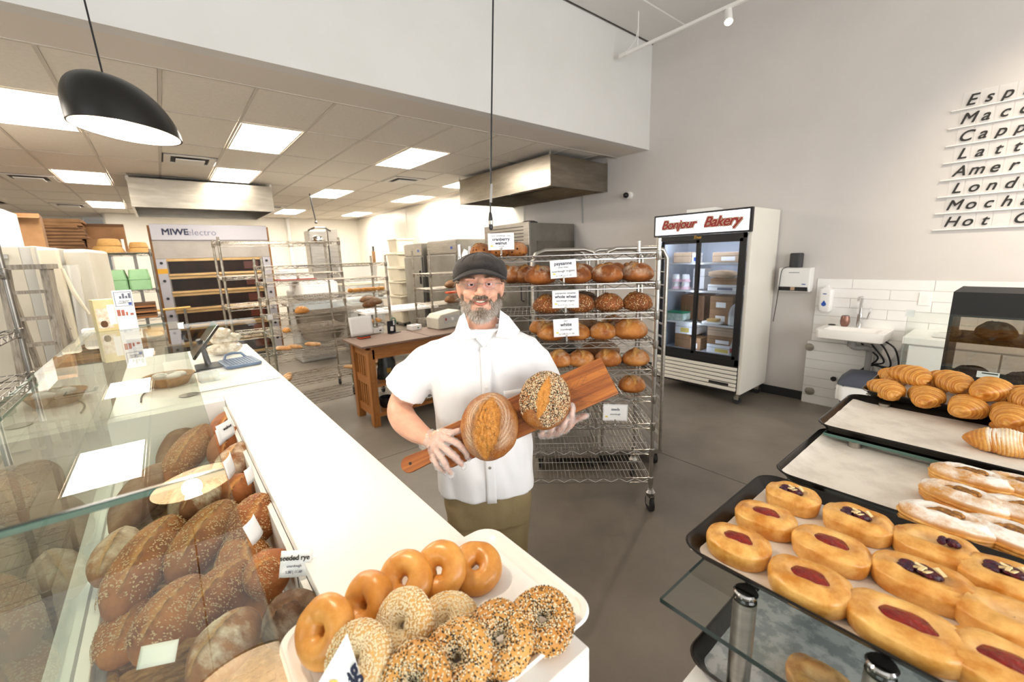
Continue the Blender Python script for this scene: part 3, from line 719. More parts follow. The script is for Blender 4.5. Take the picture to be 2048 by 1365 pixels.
for k, (y, z, a, w, h) in enumerate(((7.345, 1.72, 0.5, 0.26, 0.24), (7.344, 1.52, 0.0, 0.3, 0.34), (7.346, 1.42, -0.6, 0.22, 0.2), (7.345, 1.26, 0.15, 0.2, 0.2))):
    p = obj('paper_note', MB().cb((0, 0, 0), (w, 0.002, h)), 'paper', f1, loc=((0.22, 0.36, 0.16, 0.5)[k], -0.003-0.002*k, z), rot=(0, a, 0))

# ---------------------------------------------------------------- drinks fridge
fr = thing('display_refrigerator', 'white two-door glass merchandiser refrigerator with lit name sign', 'refrigerator', (4.70, 1.865, 0))
FW, FD, FZ0, FZ1 = 1.095, 0.70, 0.13, 2.12
obj('side_wall', MB().box((0, 0, FZ0), (FD, 0.04, FZ1)), 'fridge_white', fr, bev=0.006)
obj('side_wall', MB().box((0, FW-0.04, FZ0), (FD, FW, FZ1)), 'fridge_white', fr, bev=0.006)
obj('rear_wall', MB().box((FD-0.03, 0.041, FZ0), (FD, FW-0.041, FZ1-0.01)), 'fridge_inside', fr)
obj('roof', MB().box((0, 0.041, FZ1-0.24), (FD-0.031, FW-0.041, FZ1-0.002)), 'fridge_white', fr)
obj('liner_floor', MB().box((0.03, 0.041, 0.50), (FD-0.031, FW-0.041, 0.52)), 'fridge_inside', fr)
obj('liner_side', MB().box((0.03, 0.041, 0.521), (FD-0.031, 0.05, FZ1-0.25)), 'fridge_inside', fr)
obj('liner_side', MB().box((0.03, FW-0.05, 0.521), (FD-0.031, FW-0.041, FZ1-0.25)), 'fridge_inside', fr)
obj('tube_light', MB().cyl((0.05, 0.592, 0.56), (0.05, 0.592, FZ1-0.28), 0.008, n=10), 'fridge_light', fr)
obj('tube_light', MB().box((0.06, 0.08, FZ1-0.262), (0.09, FW-0.08, FZ1-0.25)), 'fridge_light', fr)
sg = obj('sign_box', MB().box((-0.045, -0.005, FZ1-0.245), (0.0, FW+0.005, FZ1)), 'black_plastic', fr, bev=0.004)
obj('sign_panel', MB().box((-0.048, 0.02, FZ1-0.225), (-0.0455, FW-0.02, FZ1-0.02)), 'sign_light', sg)
RS = (PI/2, 0, -PI/2)
for nm, m_, bo, dx in (('sign_outline', 'black_matte', 0.0115, 0.0), ('sign_halo', 'sign_cream', 0.0075, -0.0015), ('sign_lettering', 'sign_red', 0.003, -0.003)):
    for w_, yy in (('Bonjour', onx(1356, 450, 4.652).y-1.865), ('Bakery', onx(1443, 442, 4.652).y-1.865)):
        text(w_, m_, sg, (-0.0492+dx, yy, FZ1-0.12), RS, 0.135 if w_ == 'Bonjour' else 0.148, name=nm, fat=bo, shear=0.35, spacing=0.93)
ff = MB()
for a, b in (((-0.02, 0.042, FZ1-0.30), (0.0, FW-0.042, FZ1-0.246)), ((-0.02, 0.042, 0.45), (0.0, FW-0.042, 0.52)), ((-0.02, 0.042, 0.45), (0.0, 0.075, FZ1-0.25)), ((-0.02, FW-0.075, 0.45), (0.0, FW-0.042, FZ1-0.25))): ff.box(a, b)
obj('door_surround', ff, 'black_plastic', fr)
text('True', 'gold', fr, (-0.0215, 0.57, FZ1-0.272), RS, 0.045, name='maker_script', shear=0.4, bold=0.001)
for k, (y0, y1, x) in enumerate(((0.075, 0.575, -0.018), (0.535, FW-0.075, 0.006))):
    dr = MB(); z0, z1, t_ = 0.52, FZ1-0.30, 0.035
    for a, b in (((x, y0, z0), (x+0.018, y1, z0+t_)), ((x, y0, z1-t_), (x+0.018, y1, z1)), ((x, y0, z0), (x+0.018, y0+t_, z1)), ((x, y1-t_, z0), (x+0.018, y1, z1))): dr.box(a, b)
    d_ = obj('sliding_door', dr, 'black_plastic', fr)
    pane('door_glass', (x+0.006, y0+t_, z0+t_), (x+0.012, y1-t_, z1-t_), d_, 'glass_fridge', 'glass_edge_dark')
for z in (0.86, 1.24, 1.56):
    sh = MB(); sh.box((0.08, 0.055, z-0.012), (0.10, FW-0.055, z+0.006))
    for i in range(22): sh.box((0.10, 0.06+i*0.045, z-0.004), (0.62, 0.064+i*0.045, z))
    sh.box((0.6, 0.055, z-0.008), (0.62, FW-0.055, z+0.002))
    obj('shelf', sh, 'white_lam', fr)
for k in range(6): obj('louver', MB().box((-0.02, 0.045, 0.165+0.046*k), (0.0, FW-0.045, 0.165+0.046*k+0.036)), 'fridge_white', fr, bev=0.004)
obj('grille_back', MB().box((0.002, 0.045, 0.14), (0.02, FW-0.045, 0.45)), 'black_matte', fr)
obj('maker_plate', MB().box((-0.0225, 0.12, 0.215), (-0.0205, 0.34, 0.245)), 'black_matte', fr)
for x in (0.08, FD-0.08):
    for y in (0.06, FW-0.06):
        c = obj('caster', MB().cyl((x, y, 0.06), (x, y, 0.13), 0.02, n=10).box((x-0.02, y-0.025, 0.05), (x+0.02, y+0.025, 0.09)), 'steel', fr)
        obj('wheel', MB().cyl((x-0.018, y, 0.042), (x+0.018, y, 0.042), 0.042, n=18), 'rubber', c)
tp = thing('flat_white_box', 'low pale flat box lying on top of the merchandiser refrigerator', 'box', (4.95, 2.5, 2.121), 0.1)
obj('lid', MB().box((-0.12, -0.16, 0), (0.12, 0.16, 0.05)), 'paper', tp, bev=0.003)
def carton(label, x, y, z, sx, sy, sz, m, rz=0, mark=None, cat='box', grp='goods in the glass-door refrigerator', name='carton'):
    t = thing(name, label, cat, (x, y, z), rz, grp)
    obj('case', MB().box((-sx/2, -sy/2, 0), (sx/2, sy/2, sz)), m, t, bev=min(0.004, sz*0.1))
    obj('lid_seam', MB().box((-sx/2-0.001, -sy/2-0.001, sz*0.62), (sx/2+0.001, sy/2+0.001, sz*0.62+0.004)), 'cardboard_dark' if 'cardboard' in str(m) else 'ink_grey', t)
    if mark: obj('label_patch', MB().box((-sx/2-0.002, -sy*0.2, sz*0.15), (-sx/2-0.0005, sy*0.22, sz*0.55)), mark, t)
    return t
X0 = 4.70; Y0 = 1.865
fgoods = [
 ('brown carton on the top shelf of the fridge, left door', 0.30, 0.85, 1.567, 0.24, 0.22, 0.12, 'cardboard_pale', None),
 ('white milk carton beside the brown carton, top shelf left door', 0.24, 0.69, 1.567, 0.08, 0.09, 0.11, 'paper', 'blue'),
 ('long brown carton on the top shelf of the fridge, right door', 0.30, 0.30, 1.567, 0.24, 0.36, 0.11, 'cardboard_pale', 'paper'),
 ('flat white carton under the paper bags, second fridge shelf', 0.30, 0.30, 1.247, 0.3, 0.4, 0.07, 'paper', 'ink_grey'),
 ('flat brown carton stacked on the white one, second fridge shelf', 0.30, 0.28, 1.319, 0.3, 0.38, 0.07, 'cardboard', None),
 ('tall white carton at the back of the second fridge shelf', 0.40, 0.70, 1.247, 0.16, 0.14, 0.24, 'paper', None),
 ('brown carton with white labels, third fridge shelf right door', 0.36, 0.36, 0.867, 0.3, 0.26, 0.16, 'cardboard', 'paper'),
 ('brown carton on top of the labelled one, third fridge shelf', 0.36, 0.36, 1.029, 0.3, 0.26, 0.15, 'cardboard', 'paper'),
 ('brown carton at the back of the third fridge shelf, left door', 0.42, 0.74, 0.867, 0.28, 0.3, 0.30, 'cardboard_dark', None),
 ('white carton with yellow label, bottom of the fridge left door', 0.32, 0.76, 0.701, 0.3, 0.26, 0.14, 'paper', 'wheat_yellow'),
 ('brown carton left at the bottom of the fridge', 0.34, 0.80, 0.521, 0.3, 0.2, 0.175, 'cardboard', None),
 ('brown carton with white label, bottom of the fridge left door', 0.26, 0.62, 0.521, 0.2, 0.14, 0.15, 'cardboard', 'paper'),
 ('white carton with yellow square, bottom of the fridge right door', 0.32, 0.30, 0.521, 0.3, 0.36, 0.10, 'paper', 'wheat_yellow'),
 ('brown carton with white label above the white one, bottom right door', 0.32, 0.30, 0.623, 0.3, 0.36, 0.10, 'cardboard', 'paper'),
 ('pale brown carton topmost in the bottom right door stack', 0.32, 0.30, 0.725, 0.3, 0.36, 0.10, 'cardboard_pale', None)]
for l, x, y, z, sx, sy, sz, m_, mk in fgoods: carton(l, X0+x, Y0+y, z, sx, sy, sz, m_, 0, mk)
for k, (x, y, z) in enumerate(((0.2, 0.92, 1.247), (0.2, 0.80, 1.247), (0.2, 0.92, 1.337), (0.2, 0.80, 1.337), (0.32, 0.86, 1.247))):
    j = thing('cream_jar', ('cream jar with pink checked skirt, %s on the second fridge shelf' % ('lower left', 'lower right', 'upper left', 'upper right', 'at the back')[k]), 'jar', (X0+x, Y0+y, z), 0, 'goods in the glass-door refrigerator')
    obj('jar_body', MB().lathe([(0.035, 0), (0.043, 0.01), (0.045, 0.06), (0.04, 0.075), (0.042, 0.088), (0, 0.088)], n=20), 'paper', j, smooth=50)
    obj('pink_skirt', MB().lathe([(0.058, 0.0), (0.05, 0.02), (0.0455, 0.035)], n=20, caps=False), mat('pink%d' % k, '#d99aa8', 0.8, c2='#f3dde1', scale=80), j, smooth=50)
jg = thing('milk_jug', 'half full plastic milk jug with red cap in the fridge', 'jug', (X0+0.2, Y0+0.17, 0.867), 0, 'goods in the glass-door refrigerator')
obj('jug_body', MB().rings([[(a*c*s_, b*q*s_, z) for a, b in rrect(1, 1, 0.3)] for s_, c, q, z in ((1, .15, .15, 0), (1, .16, .16, .02), (1, .16, .16, .14), (1, .13, .13, .2), (1, .06, .06, .245), (1, .04, .04, .25), (1, .04, .04, .265))]), 'clear_bin', jg, smooth=50)
obj('milk', MB().rings([[(a*c, b*c, z) for a, b in rrect(1, 1, 0.3)] for c, z in ((.14, .005), (.15, .02), (.15, .09))]), 'paper', jg, smooth=50)
obj('cap', MB().cyl((0, 0, 0.262), (0, 0, 0.285), 0.023, n=14), 'sign_red', jg)
obj('jug_handle', MB().tube([(0, -0.05, 0.23), (0, -0.09, 0.2), (0, -0.088, 0.12), (0, -0.07, 0.1)], 0.012, 8), 'clear_bin', jg, smooth=60)
gt = thing('salad_tub', 'clear tub with green lid on the third fridge shelf', 'tub', (X0+0.2, Y0+0.88, 0.867), 0, 'goods in the glass-door refrigerator')
obj('tub_body', MB().box((-0.09, -0.12, 0), (0.09, 0.12, 0.09)), mat('tub_salad', '#cfd8cf', 0.4, c2='#9bb09a', scale=30), gt, bev=0.01)
obj('lid', MB().box((-0.095, -0.125, 0.09), (0.095, 0.125, 0.105)), mat('lid_green', '#2f8a63', 0.4), gt, bev=0.004)
pb = thing('paper_bag', 'crumpled paper bag of dough on the second fridge shelf', 'bag', (X0+0.17, Y0+0.34, 1.392), 0, 'goods in the glass-door refrigerator')
obj('bag_body', MB().grid(lambda a, b: Vector((0.1*math.cos(2*PI*a)*math.sin(PI*(.03+.94*b)), 0.17*math.sin(2*PI*a)*math.sin(PI*(.03+.94*b))*(1+.2*noise.noise(Vector((a*11, b*9, 2)))), 0.045-0.045*math.cos(PI*(.03+.94*b)))), 20, 10, True), 'cardboard_pale', pb, smooth=30)
bt = thing('juice_bottle', 'small clear bottle with red label at the bottom of the fridge', 'bottle', (X0+0.1, Y0+0.15, 0.521), 0, 'goods in the glass-door refrigerator')
obj('bottle_body', MB().lathe([(0.028, 0), (0.032, 0.01), (0.032, 0.12), (0.014, 0.165), (0.014, 0.19), (0, 0.19)], n=18), 'clear_bin', bt, smooth=50)
obj('label_band', MB().lathe([(0.0325, 0.05), (0.0325, 0.1)], n=18, caps=False), 'sign_red', bt)
obj('drink', MB().lathe([(0.027, 0.003), (0.03, 0.012), (0.03, 0.05), (0, 0.05)], n=18), mat('drink_blue', '#7fb9c9', 0.2), bt)
bw = thing('butter_dish', 'white dish with yellow cake slab on the third fridge shelf', 'dish', (X0+0.16, Y0+0.42, 0.867), 0, 'goods in the glass-door refrigerator')
obj('dish', MB().prism(rrect(0.16, 0.2, 0.03), 0, 0.025), 'paper', bw, bev=0.005)
obj('slab', MB().box((-0.06, -0.07, 0.026), (0.05, 0.05, 0.06)), 'yellow_wood', bw, bev=0.01)
# ---------------------------------------------------------------- sink wall
tile_w, tile_h = 0.60, 0.098
bs = obj('backsplash', MB().box((XW-0.006, -1.6, 0.0), (XW-0.001, 1.45, 1.372)), 'grout', wr)
tm = MB().box((-0.006, 0, 0), (0, tile_w-0.003, tile_h-0.003)).mesh('wall_tile'); setmat(tm, 'white_lam')
for j in range(14):
    y = 1.45-tile_w
    off = (0.0, 0.3)[j % 2]
    yy = 1.45
    while yy > -1.5:
        w = tile_w if (yy < 1.449 or off == 0) else tile_w-off
        o = link('wall_tile', tm, bs, (XW-0.006, yy-w+0.0015, j*tile_h+0.0015)); o.scale = (1, w/tile_w, 1); yy -= w
ch = thing('pipe_chase', 'low white tiled boxing on the wall under the hand sink', 'boxing', (XW-0.05, 0.90, 0))
obj('core', MB().box((0.0, 0, 0), (0.036, 0.57, 0.70)), 'grout', ch)
for j in range(7): obj('cladding_tile', MB().box((-0.008, 0.0, j*0.1+0.0015), (0.0, 0.57, j*0.1+0.0985)), 'white_lam', ch)
obj('access_cap', MB().lathe([(0, 0), (0.045, 0), (0.047, 0.006), (0.03, 0.01), (0, 0.01)], n=24, M=Euler((0, -PI/2, 0)).to_matrix(), c=(-0.009, 0.50, 0.14)), 'steel', ch, smooth=40)
obj('access_cap', MB().lathe([(0, 0), (0.04, 0), (0.042, 0.006), (0, 0.01)], n=24, M=Euler((0, -PI/2, 0)).to_matrix(), c=(-0.009, 0.545, 0.63)), 'steel', ch, smooth=40)
vv = obj('stop_valve', MB().cyl((-0.06, 0.29, 0.33), (-0.008, 0.29, 0.33), 0.014, n=10), 'steel_dark', ch)
obj('valve_wheel', MB().lathe([(0.012, 0), (0.026, 0.004), (0.026, 0.012), (0.012, 0.016)], n=10, M=Euler((0, -PI/2, 0)).to_matrix(), c=(-0.05, 0.29, 0.33)), 'black_matte', vv)
sk = thing('hand_sink', 'white rectangular wall-hung hand sink with chrome tap', 'sink', (0, 0, 0))
SX0, SX1, SY0, SY1, SZ = 4.97, 5.41, 0.78, 1.31, 0.90
bas = MB(); rim = rrect(SX1-SX0, SY1-SY0, 0.03, cx=(SX0+SX1)/2, cy=(SY0+SY1)/2)
sc_ = lambda s, cx=(SX0+SX1)/2, cy=(SY0+SY1)/2: [(cx+(x-cx)*s, cy+(y-cy)*s) for x, y in rim]
inn = rrect(0.27, 0.42, 0.05, cx=5.13, cy=(SY0+SY1)/2); inn2 = rrect(0.2, 0.34, 0.06, cx=5.13, cy=(SY0+SY1)/2)
bas.rings([[(x, y, SZ-0.10) for x, y in sc_(0.82)], [(x, y, SZ-0.085) for x, y in sc_(0.97)], [(x, y, SZ-0.004) for x, y in sc_(1.0)], [(x, y, SZ) for x, y in sc_(0.99)], [(x, y, SZ) for x, y in inn], [(x, y, SZ-0.07) for x, y in inn2]])
obj('basin', bas, 'white_solid', sk, smooth=35)
obj('overflow', MB().cyl((5.265, 1.06, SZ-0.03), (5.27, 1.06, SZ-0.03), 0.012, n=12), 'steel_dark', sk)
fc = obj('tap_body', MB().cyl((5.34, 1.045, SZ), (5.34, 1.045, SZ+0.13), 0.022, n=14), 'chrome', sk, smooth=50)
obj('spout', MB().tube([(5.34, 1.045, SZ+0.12), (5.34, 1.045, SZ+0.28), (5.32, 1.045, SZ+0.30), (5.24, 1.045, SZ+0.30), (5.21, 1.045, SZ+0.27)], 0.013, 10), 'chrome', fc, smooth=60)
obj('lever', MB().tube([(5.33, 1.03, SZ+0.09), (5.33, 0.98, SZ+0.09), (5.33, 0.965, SZ+0.20)], [0.012, 0.012, 0.005], 8), 'chrome', fc, smooth=60)
pp = obj('trap_pipe', MB().tube(smooth_path([(5.14, 1.04, SZ-0.1), (5.14, 1.04, 0.74), (5.16, 1.0, 0.72), (5.2, 0.94, 0.72), (5.25, 0.92, 0.68), (5.27, 0.92, 0.50), (5.30, 0.92, 0.46)], 4), 0.026, 12), 'grey_pipe', sk, smooth=60)
obj('pipe_collar', MB().cyl((5.14, 1.04, 0.73), (5.14, 1.04, 0.79), 0.036, n=14), 'grey_pipe', pp, smooth=40)
for k in range(4):
    a = 0.05*k
    obj('supply_hose', MB().tube(smooth_path([(5.33, 1.02-a, SZ-0.1), (5.31, 0.98-a*1.6, 0.72), (5.32, 0.86-a, 0.62-0.04*k), (5.33, 0.92, 0.52), (5.345, 1.02+0.05*k, 0.40-0.06*k)]), 0.008, 8), 'black_plastic', sk, smooth=70)
cup = thing('tumbler', 'brown metallic stemless tumbler on the sink edge', 'cup', (5.30, 1.15, SZ))
obj('cup_body', MB().lathe([(0.025, 0), (0.036, 0.02), (0.041, 0.05), (0.037, 0.09), (0.031, 0.11), (0.028, 0.108), (0.034, 0.05), (0, 0.01)], n=22), 'copper_cup', cup, smooth=50)
obj('rim_band', MB().lathe([(0.0315, 0.106), (0.032, 0.111), (0.029, 0.111)], n=22, caps=False), 'chrome', cup, smooth=50)
sd = thing('soap_dish', 'dark flat soap stopper on the hand sink', 'stopper', (5.32, 1.26, SZ))
obj('disc', MB().lathe([(0.03, 0), (0.034, 0.004), (0.028, 0.008), (0, 0.009)], n=20), 'rubber', sd, smooth=50)
pd = thing('paper_towel_dispenser', 'white wall paper towel dispenser with black slot', 'dispenser', (XW-0.14, 1.49, 1.23))
obj('cover', MB().prism([(0, 0.04), (0, 0.25), (0.025, 0.26), (0.139, 0.26), (0.139, 0.0), (0.02, 0.0)], 0, 0.30, Matrix(((1, 0, 0, 0), (0, 0, 1, 0), (0, 1, 0, 0), (0, 0, 0, 1)))), 'white_lam', pd, bev=0.008)
obj('slot', MB().box((-0.003, 0.012, 0.012), (0.012, 0.288, 0.055)), 'black_matte', pd)
obj('towel', MB().box((-0.004, 0.13, 0.02), (-0.001, 0.17, 0.055)), 'cardboard_pale', pd)
obj('logo', MB().ell((-0.001, 0.05, 0.085), (0.001, 0.022, 0.006), 14, 6), 'blue', pd)
obj('print_line', MB().box((-0.0012, 0.10, 0.205), (-0.0002, 0.20, 0.211)), 'ink_grey', pd)
sp = thing('smart_speaker', 'small dark grey speaker on top of the towel dispenser', 'speaker', (XW-0.07, 1.65, 1.491))
obj('speaker_body', MB().prism(rrect(0.09, 0.125, 0.04), 0, 0.15), mat('speaker_grey', '#3c3b3c', 0.6), sp, bev=0.006)
obj('top_plate', MB().prism(rrect(0.078, 0.112, 0.035), 0.15, 0.154), 'black_matte', sp)
obj('cord', MB().tube(smooth_path([(-0.05, 0.05, 0.01), (-0.085, 0.10, -0.02), (-0.082, 0.115, -0.14), (-0.075, 0.125, -0.27), (-0.02, 0.15, -0.40), (0.05, 0.19, -0.62)]), 0.004, 6), 'black_plastic', sp, smooth=80)
sd2 = thing('soap_dispenser', 'white wall soap dispenser with blue drop emblem', 'dispenser', (XW-0.11, 1.29, 1.03))
obj('case', MB().rings([[(x+0.05, y+0.055, z) for x, y in rrect(0.1*s, 0.12*s, 0.03*s)] for s, z in ((0.7, 0), (0.92, 0.015), (1, 0.06), (1, 0.20), (0.94, 0.235), (0.6, 0.245), (0.3, 0.26), (0.24, 0.275))]), 'white_lam', sd2, smooth=40)
obj('emblem_drop', MB().prism([(0.022*math.cos(a)*(1-max(0, math.sin(a))*0.72), 0.024*math.sin(a)*(1.5 if math.sin(a) > 0 else 1)) for a in [i*PI/14 for i in range(28)]], -0.001, 0.002, Matrix(((0, 0, -1, -0.001), (-1, 0, 0, 0.06), (0, 1, 0, 0.085), (0, 0, 0, 1)))), 'blue', sd2)
obj('emblem_bar', MB().ell((-0.001, 0.06, 0.19), (0.0015, 0.02, 0.005), 12, 6), 'blue', sd2)
ol = thing('outlet_plate', 'white outlet cover on the tiled splashback', 'outlet', (XW-0.014, 0.56, 1.14))
obj('cover_plate', MB().box((-0.006, 0, 0), (0.002, 0.085, 0.12)), 'white_solid', ol, bev=0.003)
obj('socket', MB().box((-0.008, 0.022, 0.025), (-0.005, 0.062, 0.095)), 'white_panel', ol)
rb = thing('waste_bin', 'grey swing-lid waste bin with white liner under the sink', 'bin', (5.10, 0.87, 0), 0.1)
obj('bin_body', MB().rings([[(x*s, y*s, z) for x, y in rrect(0.36, 0.42, 0.06)] for s, z in ((0.82, 0.0), (0.97, 0.38))]), 'bin_grey', rb, smooth=40)
obj('liner', MB().rings([[(x*s*(1+0.03*math.sin(i*1.7)), y*s*(1+0.03*math.cos(i*2.3)), z+0.008*math.sin(i*2)) for i, (x, y) in enumerate(rrect(0.36, 0.42, 0.06))] for s, z in ((1.03, 0.24), (1.05, 0.37), (1.0, 0.385))], caps=False), 'paper', rb, smooth=60)
obj('lid', MB().rings([[(x*s, y*s, z) for x, y in rrect(0.37, 0.43, 0.07)] for s, z in ((1.03, 0.386), (1.0, 0.42), (0.72, 0.49), (0.45, 0.505))]), 'bin_grey', rb, smooth=40)
cbn = thing('sink_cabinet', 'white base cabinet with small steel sink by the wall', 'cabinet', (4.85, -1.0, 0))
obj('body', MB().box((0.03, 0, 0.1), (0.55, 1.60, 0.86)), 'white_lam', cbn)
obj('worktop', MB().box((0.0, -0.02, 0.862), (0.555, 1.64, 0.92)), 'white_solid', cbn, bev=0.004)
for k in range(3):
    y0 = 1.60-0.53*(k+1)
    dr = obj('drawer', MB().box((0.01, y0+0.006, 0.62), (0.029, y0+0.524, 0.85)), 'white_lam', cbn, bev=0.002)
    dd = obj('door', MB().box((0.01, y0+0.006, 0.12), (0.029, y0+0.524, 0.61)), 'white_lam', cbn, bev=0.002)
    obj('handle', MB().box((0.0, y0+0.2, 0.57), (0.012, y0+0.34, 0.58)), 'steel', dd)
obj('plinth', MB().box((0.06, 0.0, 0), (0.5, 1.6, 0.1)), 'rubber', cbn)
obj('steel_basin', MB().rings([[(0.28+x, 1.26+y, z) for x, y in rrect(0.34*s, 0.44*s, 0.05)] for s, z in ((1.0, 0.923), (0.95, 0.927), (0.86, 0.923), (0.8, 0.89), (0.5, 0.885))]), 'chrome', cbn, smooth=40)
obj('gooseneck_tap', MB().tube([(0.46, 0.98, 0.92), (0.46, 0.98, 1.28)]+[(0.36+0.10*math.cos(a), 0.98-0.03*math.sin(a), 1.28+0.13*math.sin(a)) for a in [i*PI/8 for i in range(1, 8)]]+[(0.26, 0.98, 1.24)], 0.014, 10), 'chrome', cbn, smooth=60)
obj('sponge', MB().box((0.40, 1.08, 0.925), (0.46, 1.16, 0.95)), 'wheat_yellow', cbn, bev=0.006)
sc1 = thing('security_camera', 'small black and white dome camera on the wall above the refrigerator', 'camera', (XW, 3.88, 2.52))
obj('mount', MB().cyl((-0.06, -0.02, 0), (0, -0.02, 0), 0.05, n=20), 'white_panel', sc1, smooth=40)
obj('lens', MB().ell((-0.07, 0.0, 0), (0.05, 0.04, 0.04), 18, 10), 'black_gloss', sc1, smooth=60)

# ---------------------------------------------------------------- menu on the wall
ROWS = ['Espr', 'Macc', 'Capp', 'Latt', 'Amer', 'Londo', 'Mocha', 'Hot Ch']
EDGE = [(1905, 222.7), (1898.4, 257.8), (1893.3, 293), (1888.6, 327), (1882, 361.3), (1877, 395.3), (1871, 427.7), (1867, 461)]
for i, (w_, e_) in enumerate(zip(ROWS, EDGE)):
    P = onx(e_[0], e_[1], XW-0.02); y0 = 0.625
    z = 2.80-0.14*i
    t = thing('menu_row', 'slim white menu ledge with slanted black letters spelling %s' % w_, 'menu sign', (XW, y0, z), 0, 'menu ledges on the wall')
    obj('ledge', MB().box((-0.03, -1.5, -0.008), (-0.001, 0, 0.0)), 'white_panel', t, bev=0.001)
    for k, c_ in enumerate(w_):
        yc = -0.105-0.098*k*(1.02 if i < 7 else 1.0)
        tl = obj('letter_tile', MB().box((-0.014, yc-0.046, 0.001), (-0.013, yc+0.046, 0.125)), 'letter_film', t)
        if c_ != ' ': text(c_, 'ink_black', tl, (-0.0155, yc, 0.058), RS, 0.118, name='letter', fat=0.0016, shear=0.32, res=4)

# ---------------------------------------------------------------- pastry case on the customer side
pc = thing('pastry_case', 'white pastry stand with stepped glass shelves on steel posts', 'display case')
obj('base', MB().box((0.72, -0.75, 0), (2.60, 0.36, 0.80)), 'white_panel', pc, bev=0.004)
pane('glass_shelf', (0.656, -0.75, 1.030), (1.72, 0.377, 1.040), pc, 'glass_clear', 'glass_edge_dark')
pane('glass_shelf', (1.675, -0.75, 1.066), (2.14, 0.385, 1.076), pc, 'glass_clear', 'glass_edge')
pane('glass_shelf', (2.125, -0.75, 1.096), (2.66, 0.36, 1.106), pc, 'glass_clear', 'glass_edge')
for p in ((1492, 1180), (1765, 1325)):
    q = onz(p[0], p[1], 1.05)
    ps = obj('post', MB().cyl((q.x, q.y, 0.80), (q.x, q.y, 1.028), 0.021, n=20), 'steel', pc, smooth=40)
    obj('post_cap', MB().lathe([(0.021, 1.041), (0.022, 1.046), (0.019, 1.049), (0, 1.0495)], (q.x, q.y, 0), 20), 'chrome', ps, smooth=40)
for x in (1.3, 1.69, 2.1, 2.5):
    for y in (0.3, -0.6):
        zt = 1.03 if x < 1.6 else (1.066 if x < 2.0 else 1.096)
        obj('post', MB().cyl((x, y, 0.80), (x, y, zt), 0.018, n=14), 'steel', pc, smooth=40)
pane('sneeze_glass', (2.655, -0.75, 1.107), (2.663, 0.345, 1.392), pc, 'glass_clear', 'glass_edge')
obj('glass_clamp', MB().cb((2.659, 0.338, 1.385), (0.02, 0.03, 0.03)), 'clear_bin', pc)
def tray_mesh(w, d, h=0.026):
    R = []
    for s, z in ((-0.03, 0.0), (-0.004, 0.004), (0.0, h-0.002), (0.008, h), (0.011, h-0.004), (0.004, h-0.006)):
        pass
    o = lambda e, z, r: [(x, y, z) for x, y in rrect(w+2*e, d+2*e, r, 6)]
    return MB().rings([o(-0.022, 0, 0.03), o(-0.004, h, 0.045), o(0.0, h+0.002, 0.048), o(0.0035, h, 0.05), o(0.0, h-0.005, 0.05), o(-0.006, h-0.004, 0.044), o(-0.026, 0.003, 0.028)])
TR = {}
def tray(label, x0, x1, y1, L, z, paper='parchment', grp='black sheet trays', curl=0.0, m='tray_black'):
    cx, cy = (x0+x1)/2, y1-L/2
    t = thing('sheet_tray', label, 'tray', (cx, cy, z), 0, grp)
    obj('pan', tray_mesh(x1-x0, L), m, t, smooth=35)
    w, d = x1-x0-0.05, L-0.05
    def f(a, b):
        x, y = (a-0.5)*w, (b-0.5)*d
        e = max(0, abs(b-0.5)*2-0.86)/0.14
        return Vector((x, y+0.012*(1 if b > .5 else -1)*e, 0.0045+0.0008*noise.noise(Vector((x*30, y*30, z)))+curl*e*e))
    obj('parchment_sheet', MB().grid(f, 30, 40), paper, t, smooth=80)
    return t
tray('black tray of fruit danishes at the front of the pastry stand', 0.795, 1.255, 0.417, 0.66, 1.043)
tray('black tray with bare parchment and powdered apple pastries', 1.288, 1.748, 0.405, 0.66, 1.043, curl=0.014)
tray('black tray with parchment nearly empty, one sugared roll at its end', 1.665, 2.125, 0.408, 0.66, 1.08, curl=0.01)
tray('black tray heaped with croissants', 2.09, 2.55, 0.377, 0.66, 1.109)
tray('black tray with greasy grey parchment on the level below the danishes', 0.76, 1.22, 0.375, 0.66, 0.805, paper='parchment_grey')

# dark bread cabinet behind the croissants
dc = thing('dark_bread_cabinet', 'black counter-top bread cabinet with smoked glass behind the croissants', 'cabinet', (2.86, 0.225, 1.0))
def _y(a): return -a
obj('case_stand', MB().box((-0.02, -0.9, -1.0), (0.42, 0.02, -0.002)), 'white_panel', dc)
obj('side_wall', MB().box((0, -0.012, 0), (0.4, 0, 0.475)), 'black_matte', dc)
obj('side_wall', MB().box((0, -0.9, 0), (0.4, -0.888, 0.475)), 'black_matte', dc)
obj('rear_rail', MB().box((0.388, -0.888, 0), (0.4, -0.012, 0.03)), 'black_matte', dc)
obj('roof', MB().box((0, -0.888, 0.462), (0.388, -0.012, 0.475)), 'black_matte', dc)
obj('fascia', MB().box((0, -0.888, 0.36), (0.012, -0.012, 0.462)), 'black_matte', dc)
obj('floor_plate', MB().box((0, -0.888, 0), (0.388, -0.012, 0.012)), 'black_matte', dc)
obj('shelf', MB().box((0.02, -0.888, 0.235), (0.388, -0.012, 0.245)), 'black_matte', dc)
pane('smoked_glass', (0.002, -0.888, 0.075), (0.008, -0.012, 0.36), dc, 'glass_dark', 'glass_edge_dark')
obj('lower_rail', MB().box((0, -0.888, 0.012), (0.012, -0.012, 0.075)), 'black_matte', dc)
pt = obj('price_sticker', MB().box((-0.002, -0.19, 0.085), (-0.0005, -0.12, 0.115)), 'paper', dc)
obj('print_line', MB().box((-0.0028, -0.185, 0.105), (-0.0018, -0.135, 0.110)), 'ink_black', pt)
obj('price_sticker', MB().box((-0.002, -0.185, 0.02), (-0.0005, -0.1, 0.05)), 'paper', dc)

